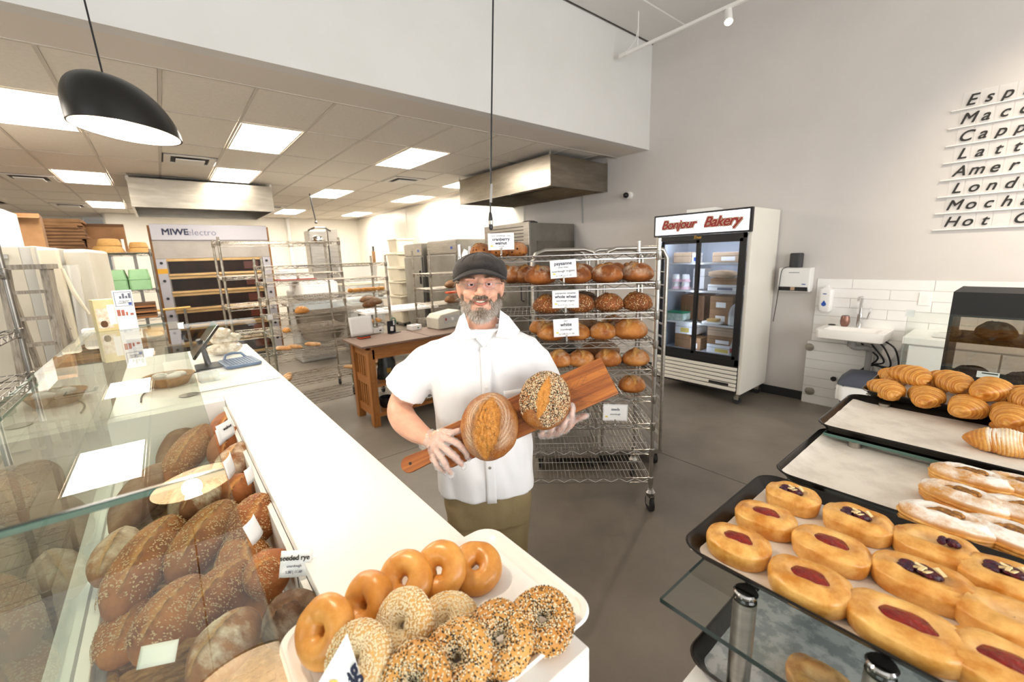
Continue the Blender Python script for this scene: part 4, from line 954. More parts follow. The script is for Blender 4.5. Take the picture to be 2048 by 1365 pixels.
# ---------------------------------------------------------------- oak work table
tbx = thing('work_table', 'oak slatted work table with brown board top behind the baker', 'table', (1.43, 4.10, 0))
TW, TDp, TZ = 1.55, 0.56, 0.86
obj('top_board', MB().box((-0.03, -0.04, TZ), (0.72, TDp, TZ+0.018)), 'table_top_wood', tbx)
obj('top_board', MB().box((0.724, -0.04, TZ+0.004), (TW, TDp, TZ+0.022)), 'table_top_wood', tbx)
obj('top_rail', MB().box((0.07, 0.0, TZ-0.035), (TW, 0.06, TZ-0.001)), 'oak_x', tbx)
obj('apron', MB().box((0.09, 0.02, TZ-0.14), (TW-0.09, 0.05, TZ-0.036)), 'oak_x', tbx)
obj('apron', MB().box((0.09, TDp-0.08, TZ-0.14), (TW-0.09, TDp-0.05, TZ-0.002)), 'oak_x', tbx)
for x in (0.04, TW-0.11):
    for y in (0.02, TDp-0.11):
        lg = obj('leg', MB().box((x, y, 0), (x+0.075, y+0.075, TZ-0.036)), 'oak', tbx, bev=0.004)
        for z in (0.14, 0.46, 0.78): obj('tenon_end', MB().box((x+0.025, y-0.003, z-0.03), (x+0.05, y, z+0.03)), 'oak_x', lg)
    for z in (0.10, 0.43, 0.74): obj('side_rail', MB().box((x+0.02, 0.095, z), (x+0.055, TDp-0.11, z+0.085)), 'oak', tbx)
    for k in range(5):
        y = 0.125+0.062*k
        obj('side_slat', MB().box((x+0.03, y, 0.185), (x+0.045, y+0.03, 0.43)), 'oak', tbx)
        obj('side_slat', MB().box((x+0.03, y, 0.515), (x+0.045, y+0.03, 0.74)), 'oak', tbx)
obj('low_shelf', MB().box((0.1, 0.03, 0.10), (TW-0.1, TDp-0.05, 0.14)), 'oak_x', tbx)
obj('mid_shelf', MB().box((0.1, 0.03, 0.42), (0.62, TDp-0.05, 0.45)), 'oak_x', tbx)
TT = TZ+0.0185
def tpos(x, y, z=TT): return onz(x, y, z)
q = tpos(735, 672)
ps = thing('propped_sheet', 'large white sheet standing on the oak table', 'paper', (q.x-0.03, q.y+0.06, TT), 0.1)
obj('sheet', MB().grid(lambda a, b: Vector(((a-0.5)*0.27, 0.012*math.sin(a*3)+0.03*b, 0.001+b*0.215)), 10, 6), 'paper', ps, smooth=80, solid=0.003)
q = tpos(728, 677)
bk = thing('black_notebook', 'small black notebook with orange pages on the oak table', 'notebook', (q.x, q.y, TT), 0.1)
obj('cover', MB().box((-0.06, -0.045, 0), (0.06, 0.045, 0.008)), 'black_matte', bk)
obj('pages', MB().box((-0.057, -0.042, 0.008), (0.057, 0.042, 0.02)), 'orange_plastic', bk)
obj('cover', MB().box((-0.06, -0.045, 0.02), (0.06, 0.045, 0.028)), 'black_matte', bk)
q = tpos(786, 667, TT)
cd = thing('card_rack', 'black bent metal rack with cards on the oak table', 'rack', (q.x, q.y+0.02, TT), 0.35)
obj('plate', MB().box((-0.06, 0.0, 0), (0.06, 0.012, 0.145)), mat('rack_navy', '#15171f', 0.4), cd, bev=0.003)
obj('shelf_lip', MB().box((-0.06, -0.05, 0), (0.09, 0.0, 0.006)), 'black_matte', cd)
obj('sticker', MB().cb((-0.01, -0.0015, 0.05), (0.045, 0.002, 0.05)), 'paper', cd, rot=(0, 0.2, 0))
obj('sticker', MB().cb((0.035, -0.0015, 0.115), (0.02, 0.002, 0.05)), 'paper', cd)
obj('green_ring', MB().tube([(0.05+0.035*math.cos(a), 0.02, 0.13+0.04*math.sin(a)) for a in [i*PI/10 for i in range(20)]], 0.006, 8, closed=True), mat('ring_green', '#2f7a62', 0.4), cd, smooth=60)
for k, (x, y, l) in enumerate(((832, 661, 'white tissue carton with green mark on the oak table'), (756, 666, 'small white carton behind the propped sheet on the oak table'))):
    q = tpos(x, y, TT); w = thing('tissue_box', l, 'box', (q.x+0.01, q.y+0.06, TT+(0.004 if k == 0 else 0)), 0.12)
    obj('carton', MB().box((-0.065, -0.06, 0), (0.065, 0.06, 0.055)), 'paper', w, bev=0.002)
    obj('logo_mark', MB().ell((0.015, -0.061, 0.024), (0.013, 0.001, 0.009), 12, 6), 'ring_green' if k == 0 else 'black_matte', w)
    obj('opening', MB().ell((0, 0, 0.055), (0.035, 0.02, 0.004), 14, 6), 'black_matte', w)
q = tpos(880, 662, TT)
sl = thing('bread_slicer_console', 'beige machine console with red emblem on the oak table', 'machine', (2.42, 4.35, TT+0.004), 0.1)
obj('housing', MB().prism([(0, 0), (0.34, 0), (0.34, 0.2), (0.05, 0.17), (0, 0.13)], 0, 0.25, Matrix(((1, 0, 0, 0), (0, 0, 1, 0), (0, 1, 0, 0), (0, 0, 0, 1)))), 'cream_panel', sl, bev=0.01)
obj('control_plate', MB().box((0.08, -0.004, 0.06), (0.32, -0.001, 0.15)), 'grey_panel', sl)
obj('emblem', MB().cb((0.11, -0.006, 0.11), (0.02, 0.003, 0.03)), 'sign_red', sl)
obj('knob', MB().cyl((0.2, -0.02, 0.11), (0.2, -0.003, 0.11), 0.018, n=14), 'white_panel', sl)
# crates on the table's shelves
for k, (x, z, l) in enumerate(((0.85, 0.141, 'lower brown crate of labelled packets under the oak table'), (0.85, 0.262, 'upper brown crate of labelled packets under the oak table'))):
    t = thing('packet_crate', l, 'crate', (1.43+x, 4.30, z)); cr = MB()
    for a, b in (((-0.24, -0.17, 0), (0.24, 0.17, 0.008)), ((-0.24, -0.17, 0), (0.24, -0.16, 0.10)), ((-0.24, 0.16, 0), (0.24, 0.17, 0.10)), ((-0.24, -0.17, 0), (-0.23, 0.17, 0.10)), ((0.23, -0.17, 0), (0.24, 0.17, 0.10))): cr.box(a, b)
    obj('crate_box', cr, 'cardboard', t)
    for j in range(4): obj('packet', MB().box((-0.21+j*0.11, -0.14, 0.01), (-0.115+j*0.11, 0.14, 0.115)), mat('packet%d%d' % (k, j), ('#5c6a80', '#2e3140', '#7d8797', '#3b4630')[j], 0.4, c2='#c9ced6', scale=14), t, bev=0.006)
    for j, x2 in enumerate((-0.14, 0.1)):
        lb = obj('barcode_label', MB().box((x2-0.05, -0.173, 0.03), (x2+0.05, -0.171, 0.085)), 'paper', t)
        bars = MB()
        for i in range(14): bars.box((x2-0.035+i*0.005, -0.1745, 0.04), (x2-0.035+i*0.005+0.0012*(1+i % 3), -0.1735, 0.07))
        b_ = obj('barcode', bars, 'ink_black', lb); b_['kind'] = 'stuff'
cb2 = thing('black_sack', 'black bag with gold print on the middle shelf of the oak table', 'bag', (1.74, 4.33, 0.451))
obj('bag_body', MB().grid(lambda a, b: Vector((0.13*math.cos(2*PI*a)*(0.9+0.15*noise.noise(Vector((a*6, b*5, 1))))*(1-0.3*b), 0.1*math.sin(2*PI*a)*(1-0.5*b), b*0.26)), 18, 8, True), mat('sack_black', '#1d211f', 0.3, c2='#2b2f2a', scale=40), cb2, smooth=40)
obj('print_patch', MB().cb((-0.02, -0.105, 0.1), (0.05, 0.002, 0.05)), 'gold', cb2)
bf = thing('black_funnel', 'black rounded plastic scoop on the low shelf of the oak table', 'scoop', (1.68, 4.28, 0.141))
obj('scoop_body', MB().lathe([(0.05, 0), (0.07, 0.03), (0.075, 0.11), (0.065, 0.115), (0.06, 0.03), (0, 0.01)], n=20), 'black_plastic', bf, smooth=50)
obj('handle', MB().tube([(0.07, 0, 0.09), (0.12, 0, 0.09), (0.12, 0, 0.03), (0.07, 0, 0.03)], 0.01, 8), 'black_plastic', bf, smooth=50)
# ---------------------------------------------------------------- lamps
pl = thing('pendant_lamp', 'black lopsided dome pendant lamp with white inside over the display glass', 'lamp', (-0.03, 3.02, 2.385))
def dome(r, z0):
    def f(a, b):
        t = b*PI/2*0.98
        x, y, z = r*math.cos(t)**0.75*math.cos(2*PI*a), r*math.cos(t)**0.75*math.sin(2*PI*a), 0.25*r/0.225*math.sin(t)
        return Vector((x-0.055*(z/0.25)**1.3, y, z+z0-0.10*x))
    return f
obj('shade', MB().grid(dome(0.222, 0), 48, 16, True), 'pendant_black', pl, smooth=80)
obj('shade_lining', MB().grid(dome(0.214, 0), 48, 16, True), 'pendant_white', pl, smooth=80)
rimm = MB().rings([[Vector((rr*math.cos(2*PI*i/48), rr*math.sin(2*PI*i/48), -0.10*rr*math.cos(2*PI*i/48)+dz)) for i in range(48)] for rr, dz in ((0.214, 0.0), (0.214, -0.002), (0.222, -0.002), (0.222, 0.0))], caps=False)
obj('shade_rim', rimm, 'pendant_black', pl, smooth=40)
obj('cable', MB().cyl((-0.05, 0, 0.24), (-0.12, -0.02, ZH-2.385), 0.004, n=8), 'black_matte', pl)
obj('bulb', MB().ell((-0.02, 0, 0.10), (0.045, 0.045, 0.05), 16, 10), 'bulb', pl, smooth=80)
ld = bpy.data.lights.new('pendant_glow', 'POINT'); ld.energy = 22; ld.color = (1, 0.88, 0.72); ld.shadow_soft_size = 0.05
lo_ = link('pendant_glow', ld, pl, (-0.02, 0, 0.03))
cr = thing('hanging_cord', 'long black cord with plug hanging above the bread rack', 'cord')
A, B = Vector((1.495, 2.005, 1.945)), Vector((1.59, 1.92, ZH))
obj('cord_line', MB().tube([B, B.lerp(A, 0.5)+Vector((0.004, 0, 0)), A.lerp(B, 0.06), A], 0.0045, 8), 'black_plastic', cr, smooth=80)
obj('plug', MB().lathe([(0.006, -0.09), (0.012, -0.085), (0.013, -0.03), (0.009, 0.0), (0.005, 0.01)], tuple(A), 14), 'black_plastic', cr, smooth=40)
obj('collar', MB().cyl(A+Vector((0, 0, -0.06)), A+Vector((0, 0, -0.04)), 0.0145, n=14), 'steel', cr)
obj('sleeve', MB().cyl(A+Vector((0.004, -0.003, 0.06)), A+Vector((0.01, -0.008, 0.16)), 0.0075, n=10), 'grey_pipe', cr)
ck = thing('kitchen_cord', 'black cord hanging from the far kitchen ceiling', 'cord')
q = ony(632, 445, 9.5)
obj('cord_line', MB().cyl((q.x-0.06, 9.5, ZC), (q.x, 9.5, q.z), 0.012, n=8), 'black_plastic', ck)
obj('hook', MB().ell((q.x, 9.5, q.z), (0.03, 0.03, 0.03), 10, 8), 'steel_dark', ck)
tk = thing('track_light', 'white lighting track with a glowing spot near the ceiling', 'track light')
obj('track', MB().box((4.585, -1.5, 3.985), (4.62, 3.46, 4.015)), 'white_panel', tk, bev=0.002)
obj('end_feed', MB().box((4.58, 3.36, 3.98), (4.625, 3.47, 4.02)), 'light_frame', tk, bev=0.003)
for y in (3.22, 0.6): obj('drop_wire', MB().cyl((4.60, y, 4.015), (4.60, y, ZH), 0.006, n=8), 'white_panel', tk)
obj('feed_cable', MB().tube([(4.60, 3.4, 4.02), (4.60, 3.33, 4.04), (4.60, 3.25, 4.10), (4.60, 3.225, 4.2)], 0.005, 6), 'white_panel', tk, smooth=60)
def spot_head(parent, p0, tgt, e_, deg):
    d = (tgt-p0).normalized()
    h_ = obj('spot_head', MB().tube([p0-d*0.05, p0+d*0.09], [0.034, 0.038], 18), 'white_panel', parent, smooth=40)
    obj('spot_stem', MB().cyl((p0.x, p0.y, 3.985), p0, 0.012, n=8), 'white_panel', h_)
    obj('spot_lamp', MB().tube([p0+d*0.0905, p0+d*0.096], [0.031, 0.031], 18), 'bulb', h_)
    sl_ = bpy.data.lights.new('track_spot_beam', 'SPOT'); sl_.energy = e_; sl_.spot_size = math.radians(deg); sl_.spot_blend = 1.0; sl_.color = (1, 0.86, 0.68); sl_.shadow_soft_size = 0.035
    so_ = link('track_spot_beam', sl_, parent, p0+d*0.11); so_.rotation_euler = d.to_track_quat('-Z', 'Y').to_euler()
spot_head(tk, Vector((4.60, 2.20, 3.93)), Vector((3.4, 1.4, 1.2)), 60, 64)
# a second track over the customer side washes the menu wall
tk2 = thing('track_light', 'white lighting track over the customer side, aimed at the menu wall', 'track light')
obj('track', MB().box((2.3, -0.62, 3.985), (3.6, -0.585, 4.015)), 'white_panel', tk2, bev=0.002)
for x in (2.5, 3.4): obj('drop_wire', MB().cyl((x, -0.60, 4.015), (x, -0.60, ZH), 0.006, n=8), 'white_panel', tk2)
spot_head(tk2, Vector((3.3, -0.60, 3.93)), Vector((5.42, -0.35, 2.05)), 190, 66)
spot_head(tk2, Vector((2.6, -0.60, 3.93)), Vector((5.42, -1.6, 2.0)), 150, 60)

# ---------------------------------------------------------------- left background
fz = thing('cold_room', 'pale grey cold-room wall with latch at the picture edge', 'cold room', (-2.6, 5.9, 0))
obj('front_panel', MB().box((0, 0, 0.02), (1.62, 0.12, 1.93)), 'cream_panel', fz, bev=0.006)
obj('side_panel', MB().box((1.62, 0.0, 0.02), (1.70, 1.6, 1.93)), 'grey_panel', fz, bev=0.006)
obj('roof_panel', MB().box((0, 0.12, 1.85), (1.62, 1.6, 1.93)), 'grey_panel', fz)
obj('latch', MB().box((1.42, -0.03, 1.82), (1.55, 0.0, 1.86)), 'steel', fz, bev=0.004)
obj('latch', MB().box((1.45, -0.02, 1.74), (1.50, 0.0, 1.80)), 'white_panel', fz)
obj('hinge_plate', MB().box((1.2, -0.02, 1.05), (1.28, 0.0, 1.2)), 'steel', fz)
cf = thing('proofing_cabinet', 'cream proofing cabinet with dark latch beside the ladder', 'cabinet', (-0.9, 5.80, 0), math.radians(-6))
obj('side_wall', MB().box((0, 0.02, 0.05), (0.03, 1.0, 1.93)), 'cream_panel', cf, bev=0.006)
obj('door', MB().box((0.04, 0.0, 0.1), (0.18, 0.06, 1.91)), 'cream_plastic', cf, bev=0.02)
obj('gasket', MB().box((0.03, 0.02, 0.08), (0.045, 0.9, 1.92)), 'grey_panel', cf)
obj('latch_box', MB().box((0.07, -0.05, 1.34), (0.12, 0.0, 1.42)), 'black_plastic', cf, bev=0.006)
obj('latch_lever', MB().tube([(0.095, -0.05, 1.34), (0.12, -0.06, 1.22), (0.16, -0.06, 1.15)], 0.008, 8), 'steel_dark', cf)
obj('cover_film', MB().grid(lambda a, b: Vector((0.19+0.10*a*(1-0.4*b)+0.02*math.sin(a*9+b*4), 0.03*math.sin(a*7+b*5), 1.75-1.45*b)), 12, 14), 'plastic_film', cf, smooth=60)
obj('film_tie', MB().tube([(0.19, -0.02, 1.72), (0.23, -0.03, 1.5), (0.30, -0.02, 1.28)], [0.012, 0.018, 0.010], 8), 'cream_plastic', cf, smooth=60)
obj('body', MB().box((0.19, 0.08, 0.05), (0.37, 0.9, 1.9)), 'cream_panel', cf, bev=0.03)
lad = thing('wooden_stepladder', 'plaster-stained wooden stepladder leaning by the cold room', 'ladder', (-1.04, 5.25, 0), math.radians(-12))
obj('stile', MB().obox(Matrix.Translation((0.0, 0.06, 0.88)) @ Euler((math.radians(-6), 0, 0)).to_matrix().to_4x4(), (0.05, 0.10, 1.74)), 'ladder_wood', lad)
obj('stile', MB().obox(Matrix.Translation((0.26, 0.06, 0.88)) @ Euler((math.radians(-6), 0, 0)).to_matrix().to_4x4(), (0.05, 0.10, 1.74)), 'ladder_wood', lad)
for k in range(7): obj('tread', MB().box((0.02, 0.0+0.02*k-0.06, 0.2+0.22*k), (0.25, 0.11+0.02*k-0.06, 0.225+0.22*k)), 'ladder_wood', lad)
obj('rear_strut', MB().obox(Matrix.Translation((0.0, 0.3, 0.85)) @ Euler((math.radians(10), 0, 0)).to_matrix().to_4x4(), (0.035, 0.04, 1.68)), 'ladder_wood', lad)
obj('rear_strut', MB().obox(Matrix.Translation((0.26, 0.3, 0.85)) @ Euler((math.radians(10), 0, 0)).to_matrix().to_4x4(), (0.035, 0.04, 1.68)), 'ladder_wood', lad)
obj('top_cap', MB().box((-0.06, 0.05, 1.72), (0.3, 0.25, 1.76)), 'ladder_wood', lad)
ib = thing('ingredient_bin', 'white plastic flour bin with lid behind the display glass', 'bin', (-1.55, 4.35, 0))
obj('bin_body', MB().rings([[(x*s, y*s, z) for x, y in rrect(0.6, 0.5, 0.06)] for s, z in ((0.85, 0.08), (1, 0.95))]), 'bin_white', ib, smooth=40)
obj('lid', MB().rings([[(x*s, y*s, z) for x, y in rrect(0.6, 0.5, 0.08)] for s, z in ((1.06, 0.955), (1.06, 1.0), (0.95, 1.03), (0.9, 1.035))]), 'bin_white', ib, smooth=40)
for x in (-0.2, 0.2):
    for y in (-0.16, 0.16): obj('caster', MB().cyl((x-0.02, y, 0.04), (x+0.02, y, 0.04), 0.04, n=14), 'rubber', ib)
obj('clip', MB().box((0.29, -0.05, 0.9), (0.32, 0.05, 0.96)), 'steel_dark', ib)
wc = thing('white_carton', 'tall white carton on the cold room at the picture edge', 'box', (-1.245, 6.15, 1.931))
obj('case', MB().box((-0.6, -0.2, 0), (0.22, 0.3, 0.33)), 'paper', wc, bev=0.004)
obj('tape_seam', MB().box((-0.6, -0.201, 0.16), (0.22, -0.2005, 0.17)), 'card_paper', wc)
BX = [(-1.45, 7.0, 0.5, 0.5, 0.42, 'cardboard', 'open brown carton on the cold room beside the white one'), (-1.05, 6.85, 0.26, 0.45, 0.36, 'cardboard', 'upright brown carton standing at the cold room corner'),
      (-2.0, 8.3, 0.9, 0.5, 0.6, 'cardboard_dark', 'long dark carton at the back of the cold room roof')]
for x, y, sx, sy, sz, m_, l in BX:
    t = thing('brown_carton', l, 'box', (x, y, 1.931), random.uniform(-.1, .1), 'cartons on the cold room')
    obj('case', MB().box((-sx/2, -sy/2, 0), (sx/2, sy/2, sz)), m_, t)
    obj('flap', MB().box((-sx/2, -sy/2-0.004, sz), (sx/2, -sy/2+0.1, sz+0.006)), m_, t, rot=(0.2, 0, 0))
# flat-packed cartons, piled beside each other on the second cabinet roof
fs = thing('storage_shelf', 'high grey ledge carrying flat cartons above the cream cabinets', 'shelf', (-1.0, 8.25, 0))
obj('ledge_board', MB().box((-0.12, -0.35, 1.90), (0.75, 0.35, 1.93)), 'grey_panel', fs)
obj('bracket', MB().box((-0.1, -0.3, 0.0), (-0.06, -0.26, 1.90)), 'steel_dark', fs); obj('bracket', MB().box((0.7, 0.3, 0), (0.74, 0.34, 1.90)), 'steel_dark', fs)
ORD = ['lowest', 'second', 'third', 'fourth', 'fifth', 'sixth', 'seventh', 'eighth', 'ninth', 'topmost']
for k in range(10):
    t = thing('flat_carton', '%s flattened brown carton in the pile on the high ledge' % ORD[k], 'box', (-0.92+random.uniform(-.03, .03), 8.1, 1.931+0.042*k), random.uniform(-.12, .12), 'pile of flattened cartons')
    obj('sheet', MB().box((-0.22, -0.2, 0), (0.22, 0.2, 0.018)), 'cardboard_dark' if k < 8 else 'cardboard', t); obj('sheet', MB().box((-0.215, -0.195, 0.02), (0.21, 0.2, 0.038)), 'cardboard', t)
t = thing('brown_carton', 'pale brown carton with white edge right of the flattened pile', 'box', (-0.52, 8.2, 1.931), 0.05, 'cartons on the cold room')
obj('case', MB().box((-0.2, -0.2, 0), (0.2, 0.2, 0.17)), 'cardboard', t); obj('edge_strip', MB().box((0.14, -0.202, 0.0), (0.17, -0.2, 0.17)), 'paper', t)
t = thing('brown_carton', 'tall brown panel carton behind the flattened pile', 'box', (-0.58, 8.47, 1.931), 0.0, 'cartons on the cold room')
obj('case', MB().box((-0.25, -0.06, 0), (0.25, 0.06, 0.40)), 'cardboard', t); obj('flap', MB().box((-0.25, -0.065, 0.36), (0.25, -0.06, 0.40)), 'cardboard_dark', t)
# cane proofing baskets and green crates on the rack left of the oven
def banneton(label, x, y, z, r, h):
    t = thing('cane_basket', label, 'basket', (x, y, z), 0, 'upturned cane proofing baskets')
    obj('coil_wall', MB().lathe([(r, 0), (r*0.97, h*0.3), (r*0.86, h*0.75), (r*0.78, h*0.95), (r*0.6, h), (0, h)], n=26), 'cane', t, smooth=40)
    rg = MB()
    for i in range(5): rg.tube([((r*(1.005-0.05*i))*math.cos(a), (r*(1.005-0.05*i))*math.sin(a), h*(0.05+0.19*i)) for a in [j*PI/12 for j in range(24)]], 0.006, 5, closed=True)
    k = obj('coil_rings', rg, 'cane', t, smooth=60); k['kind'] = 'stuff'
banneton('wide upturned cane basket lowest on the rack left of the oven', -0.49, 7.58, 1.902, 0.165, 0.09)
banneton('small cane basket topmost of the stack left of the oven', -0.47, 7.58, 1.994, 0.12, 0.09)
banneton('upturned cane basket against the oven side of the rack', -0.19, 7.62, 1.902, 0.125, 0.07)
banneton('cane basket stacked on the one at the oven side of the rack', -0.19, 7.62, 1.974, 0.10, 0.07)
for k, (x, w) in enumerate(((-0.51, 0.30), (-0.24, 0.22))):
    t = thing('green_crate', ('large', 'small')[k]+' pale green plastic crate on the rack left of the oven', 'crate', (x, 7.6, 1.425), 0, 'green crates')
    o = [[(a*s, b*s, z) for a, b in rrect(w, 0.4, 0.03)] for s, z in ((1, 0), (1.0, 0.14), (0.86, 0.26), (0.8, 0.265))]
    obj('shell', MB().rings(o), 'crate_green', t, smooth=30)
    obj('rim_band', MB().rings([[(a*s, b*s, z) for a, b in rrect(w, 0.4, 0.03)] for s, z in ((1.0, 0.13), (1.03, 0.132), (1.03, 0.145), (1.0, 0.147))], caps=False), 'crate_green', t)
for k in range(3):
    t = thing('dark_baking_board', '%s dark wooden board in the stack on the rack left of the oven' % ('lower', 'middle', 'upper')[k], 'board', (-0.39, 7.6, 1.052+0.07*k), 0, 'dark boards left of the oven')
    obj('panel', MB().box((-0.26, -0.2, 0), (0.26, 0.2, 0.05)), 'cardboard_dark', t); obj('edge_batten', MB().box((-0.26, -0.205, 0.0), (0.26, -0.2, 0.02)), 'oak_x', t)
t = thing('flour_sack', 'pale folded sack on the lower rack shelf left of the oven', 'sack', (-0.35, 7.58, 0.702), 0.1)
obj('bag_body', MB().ell((0, 0, 0.09), (0.25, 0.16, 0.09), 20, 10), 'cream_plastic', t, smooth=60); obj('fold', MB().box((-0.2, -0.16, 0.08), (0.2, -0.12, 0.10)), 'card_paper', t, bev=0.006)

# ---------------------------------------------------------------- kitchen machines behind the racks
mx = thing('dough_mixer', 'spiral dough mixer with steel bowl behind the empty racks', 'mixer', (1.95, 7.6, 0))
obj('column', MB().box((-0.3, 0.2, 0), (0.3, 0.75, 1.25)), 'grey_panel', mx, bev=0.03)
obj('head', MB().box((-0.28, -0.35, 1.12), (0.28, 0.6, 1.42)), 'white_panel', mx, bev=0.06)
obj('bowl', MB().lathe([(0.28, 0.45), (0.36, 0.6), (0.40, 0.95), (0.41, 0.97), (0.38, 0.95), (0.3, 0.55), (0, 0.5)], (0, -0.15, 0), 32), 'steel', mx, smooth=50)
obj('dough_hook', MB().tube([(0.1*math.cos(a*2), -0.15+0.1*math.sin(a*2), 0.6+0.09*a) for a in [i*0.3 for i in range(20)]], 0.018, 8), 'chrome', mx, smooth=60)
obj('splash_guard', MB().lathe([(0.40, 0.98), (0.38, 1.12)], (0, -0.15, 0), 28, caps=False), 'clear_bin', mx)
rc = thing('red_tray_stack', 'white trays stacked on a red tray behind the racks', 'trays', (1.7, 7.75, 1.421))
obj('red_tray', MB().box((-0.28, -0.2, 0), (0.28, 0.2, 0.03)), 'felt_red', rc, bev=0.006)
for k in range(3): obj('white_tub', MB().box((-0.26, -0.18, 0.031+0.06*k), (-0.02, 0.18, 0.085+0.06*k)), 'paper', rc, bev=0.008)
obj('grey_tub', MB().box((0.02, -0.18, 0.031), (0.24, 0.18, 0.12)), 'bin_white', rc, bev=0.008)
q = ony(655, 455, 10.2)
stc = thing('steel_column', 'tall steel dough elevator column at the back of the kitchen', 'machine', (q.x, 10.2, 0))
obj('left_duct', MB().box((-0.42, 0, 0), (-0.02, 0.4, 2.42)), 'steel', stc, bev=0.03)
obj('right_duct', MB().box((0.0, 0.03, 0), (0.22, 0.4, 2.45)), 'steel', stc, bev=0.01)
obj('top_motor', MB().ell((-0.25, -0.05, 2.2), (0.12, 0.12, 0.1), 14, 8), 'chrome', stc, smooth=60)
obj('guard_loop', MB().tube([(-0.42, -0.02, 2.4), (-0.3, -0.12, 2.46), (-0.1, -0.12, 2.46), (0.05, -0.02, 2.4)], 0.02, 8), 'steel_dark', stc)
cv = thing('dough_sheeter', 'white dough sheeter with canvas belt behind the empty rack', 'machine', (2.75, 8.9, 0))
obj('frame', MB().box((-0.9, 0, 0.3), (0.9, 0.6, 0.86)), 'grey_panel', cv, bev=0.02)
obj('belt', MB().box((-1.0, 0.02, 0.88), (1.0, 0.58, 0.95)), 'paper', cv, bev=0.03)
obj('roller_head', MB().box((0.55, -0.03, 0.96), (0.95, 0.63, 1.25)), 'cream_panel', cv, bev=0.03)
for k in (-0.06, 0.06): obj('button', MB().cyl((0.75+k, -0.045, 1.14), (0.75+k, -0.028, 1.14), 0.025, n=12), 'black_plastic', cv)
for x in (-0.8, 0.8): obj('leg', MB().box((x-0.05, 0.05, 0), (x+0.05, 0.55, 0.3)), 'steel_dark', cv)
wt = thing('steel_work_table', 'white topped steel work table behind the oak table', 'table', (2.5, 6.6, 0))
obj('top_slab', MB().box((-0.1, 0, 0.86), (1.2, 0.7, 0.90)), 'white_solid', wt, bev=0.004)
for x in (0, 1.1):
    for y in (0.05, 0.6): obj('leg', MB().cyl((x, y, 0), (x, y, 0.86), 0.025, n=10), 'steel', wt)
obj('under_shelf', MB().box((-0.05, 0.03, 0.3), (1.15, 0.67, 0.32)), 'steel', wt)
mcn = thing('rolling_trolley', 'low grey trolley with black wheels behind the oak table', 'trolley', (2.15, 5.75, 0))
obj('deck_plate', MB().box((-0.2, 0, 0.52), (0.35, 0.4, 0.56)), 'steel_dark', mcn)
obj('drum', MB().cyl((0.05, 0.2, 0.56), (0.05, 0.2, 0.75), 0.14, n=20), 'black_plastic', mcn)
for x in (-0.15, 0.3):
    for y in (0.05, 0.35): obj('leg', MB().cyl((x, y, 0.0), (x, y, 0.52), 0.02, n=10), 'steel_dark', mcn)
for k in range(6):
    t = thing('cream_tub', '%s cream dough tub in the stack by the kitchen wall' % ('lowest', 'second', 'third', 'fourth', 'fifth', 'topmost')[k], 'tub', (4.95-0.03*(k == 5), 10.55, 0.10+0.36*k), 0, 'stack of cream dough tubs')
    s = 1 if k < 5 else 0.8
    obj('tub_shell', MB().rings([[(a*c*s, b*c*s, z) for a, b in rrect(0.62, 0.72, 0.06)] for c, z in ((0.9, 0), (0.98, 0.30), (1.03, 0.30), (1.03, 0.34))]), 'cream_plastic', t, smooth=30)
    obj('rim_band', MB().rings([[(a*c*s, b*c*s, z) for a, b in rrect(0.62, 0.72, 0.06)] for c, z in ((1.03, 0.30), (1.06, 0.305), (1.06, 0.335), (1.03, 0.34))], caps=False), 'cream_plastic', t)
dl = thing('tub_dolly', 'flat dolly under the stack of cream tubs', 'dolly', (4.95, 10.55, 0))
obj('plate', MB().box((-0.3, -0.35, 0.07), (0.3, 0.35, 0.099)), 'steel_dark', dl)
for x in (-0.2, 0.2):
    for y in (-0.25, 0.25): obj('caster', MB().cyl((x-0.02, y, 0.035), (x+0.02, y, 0.035), 0.035, n=12), 'rubber', dl)
q = ony(715, 530, 8.3)
cbn2 = thing('clear_bins', 'clear plastic storage bin with lid behind the rack of rolls', 'bin', (q.x, 8.3, 0))
obj('stand', MB().box((-0.3, -0.2, 0), (0.32, 0.3, 0.9)), 'grey_panel', cbn2, bev=0.02)
for k, z in enumerate((0.92, 1.3)):
    o = obj('bin_shell', MB().rings([[(a*c, b*c, zz) for a, b in rrect(0.66, 0.5, 0.06)] for c, zz in ((0.85, z), (0.97, z+0.30), (1, z+0.34))]), 'clear_bin', cbn2, smooth=30)
    obj('lid', MB().box((-0.34, -0.26, z+0.345), (0.34, 0.26, z+0.37)), 'cream_plastic', o, bev=0.006)
nb = thing('wall_notice', 'pale printed notice sheet on the far kitchen wall', 'notice', (ony(605, 540, YB).x, YB-0.012, ony(605, 540, YB).z))
obj('sheet', MB().box((-0.35, 0, -0.35), (0.3, 0.01, 0.3)), 'card_paper', nb); obj('print_lines', MB().box((-0.3, -0.003, 0.1), (0.2, -0.001, 0.13)), 'ink_grey', nb)
q = ony(617, 488, YB)
wb2 = thing('wall_bracket', 'small black frame fixed on the far kitchen wall', 'bracket', (q.x, YB-0.03, q.z)); fm = MB()
for a, b in (((-0.12, 0, -0.06), (0.12, 0.03, -0.03)), ((-0.12, 0, 0.03), (0.12, 0.03, 0.06)), ((-0.12, 0, -0.06), (-0.09, 0.03, 0.06)), ((0.09, 0, -0.06), (0.12, 0.03, 0.06))): fm.box(a, b)
obj('frame', fm, 'black_matte', wb2); obj('back_plate', MB().box((-0.1, 0.025, -0.04), (0.1, 0.029, 0.04)), 'grey_panel', wb2)
q = ony(575, 450, YB)
pv = thing('steam_pipe', 'white vertical pipe down the far kitchen wall', 'pipe', (q.x, YB-0.08, 0))
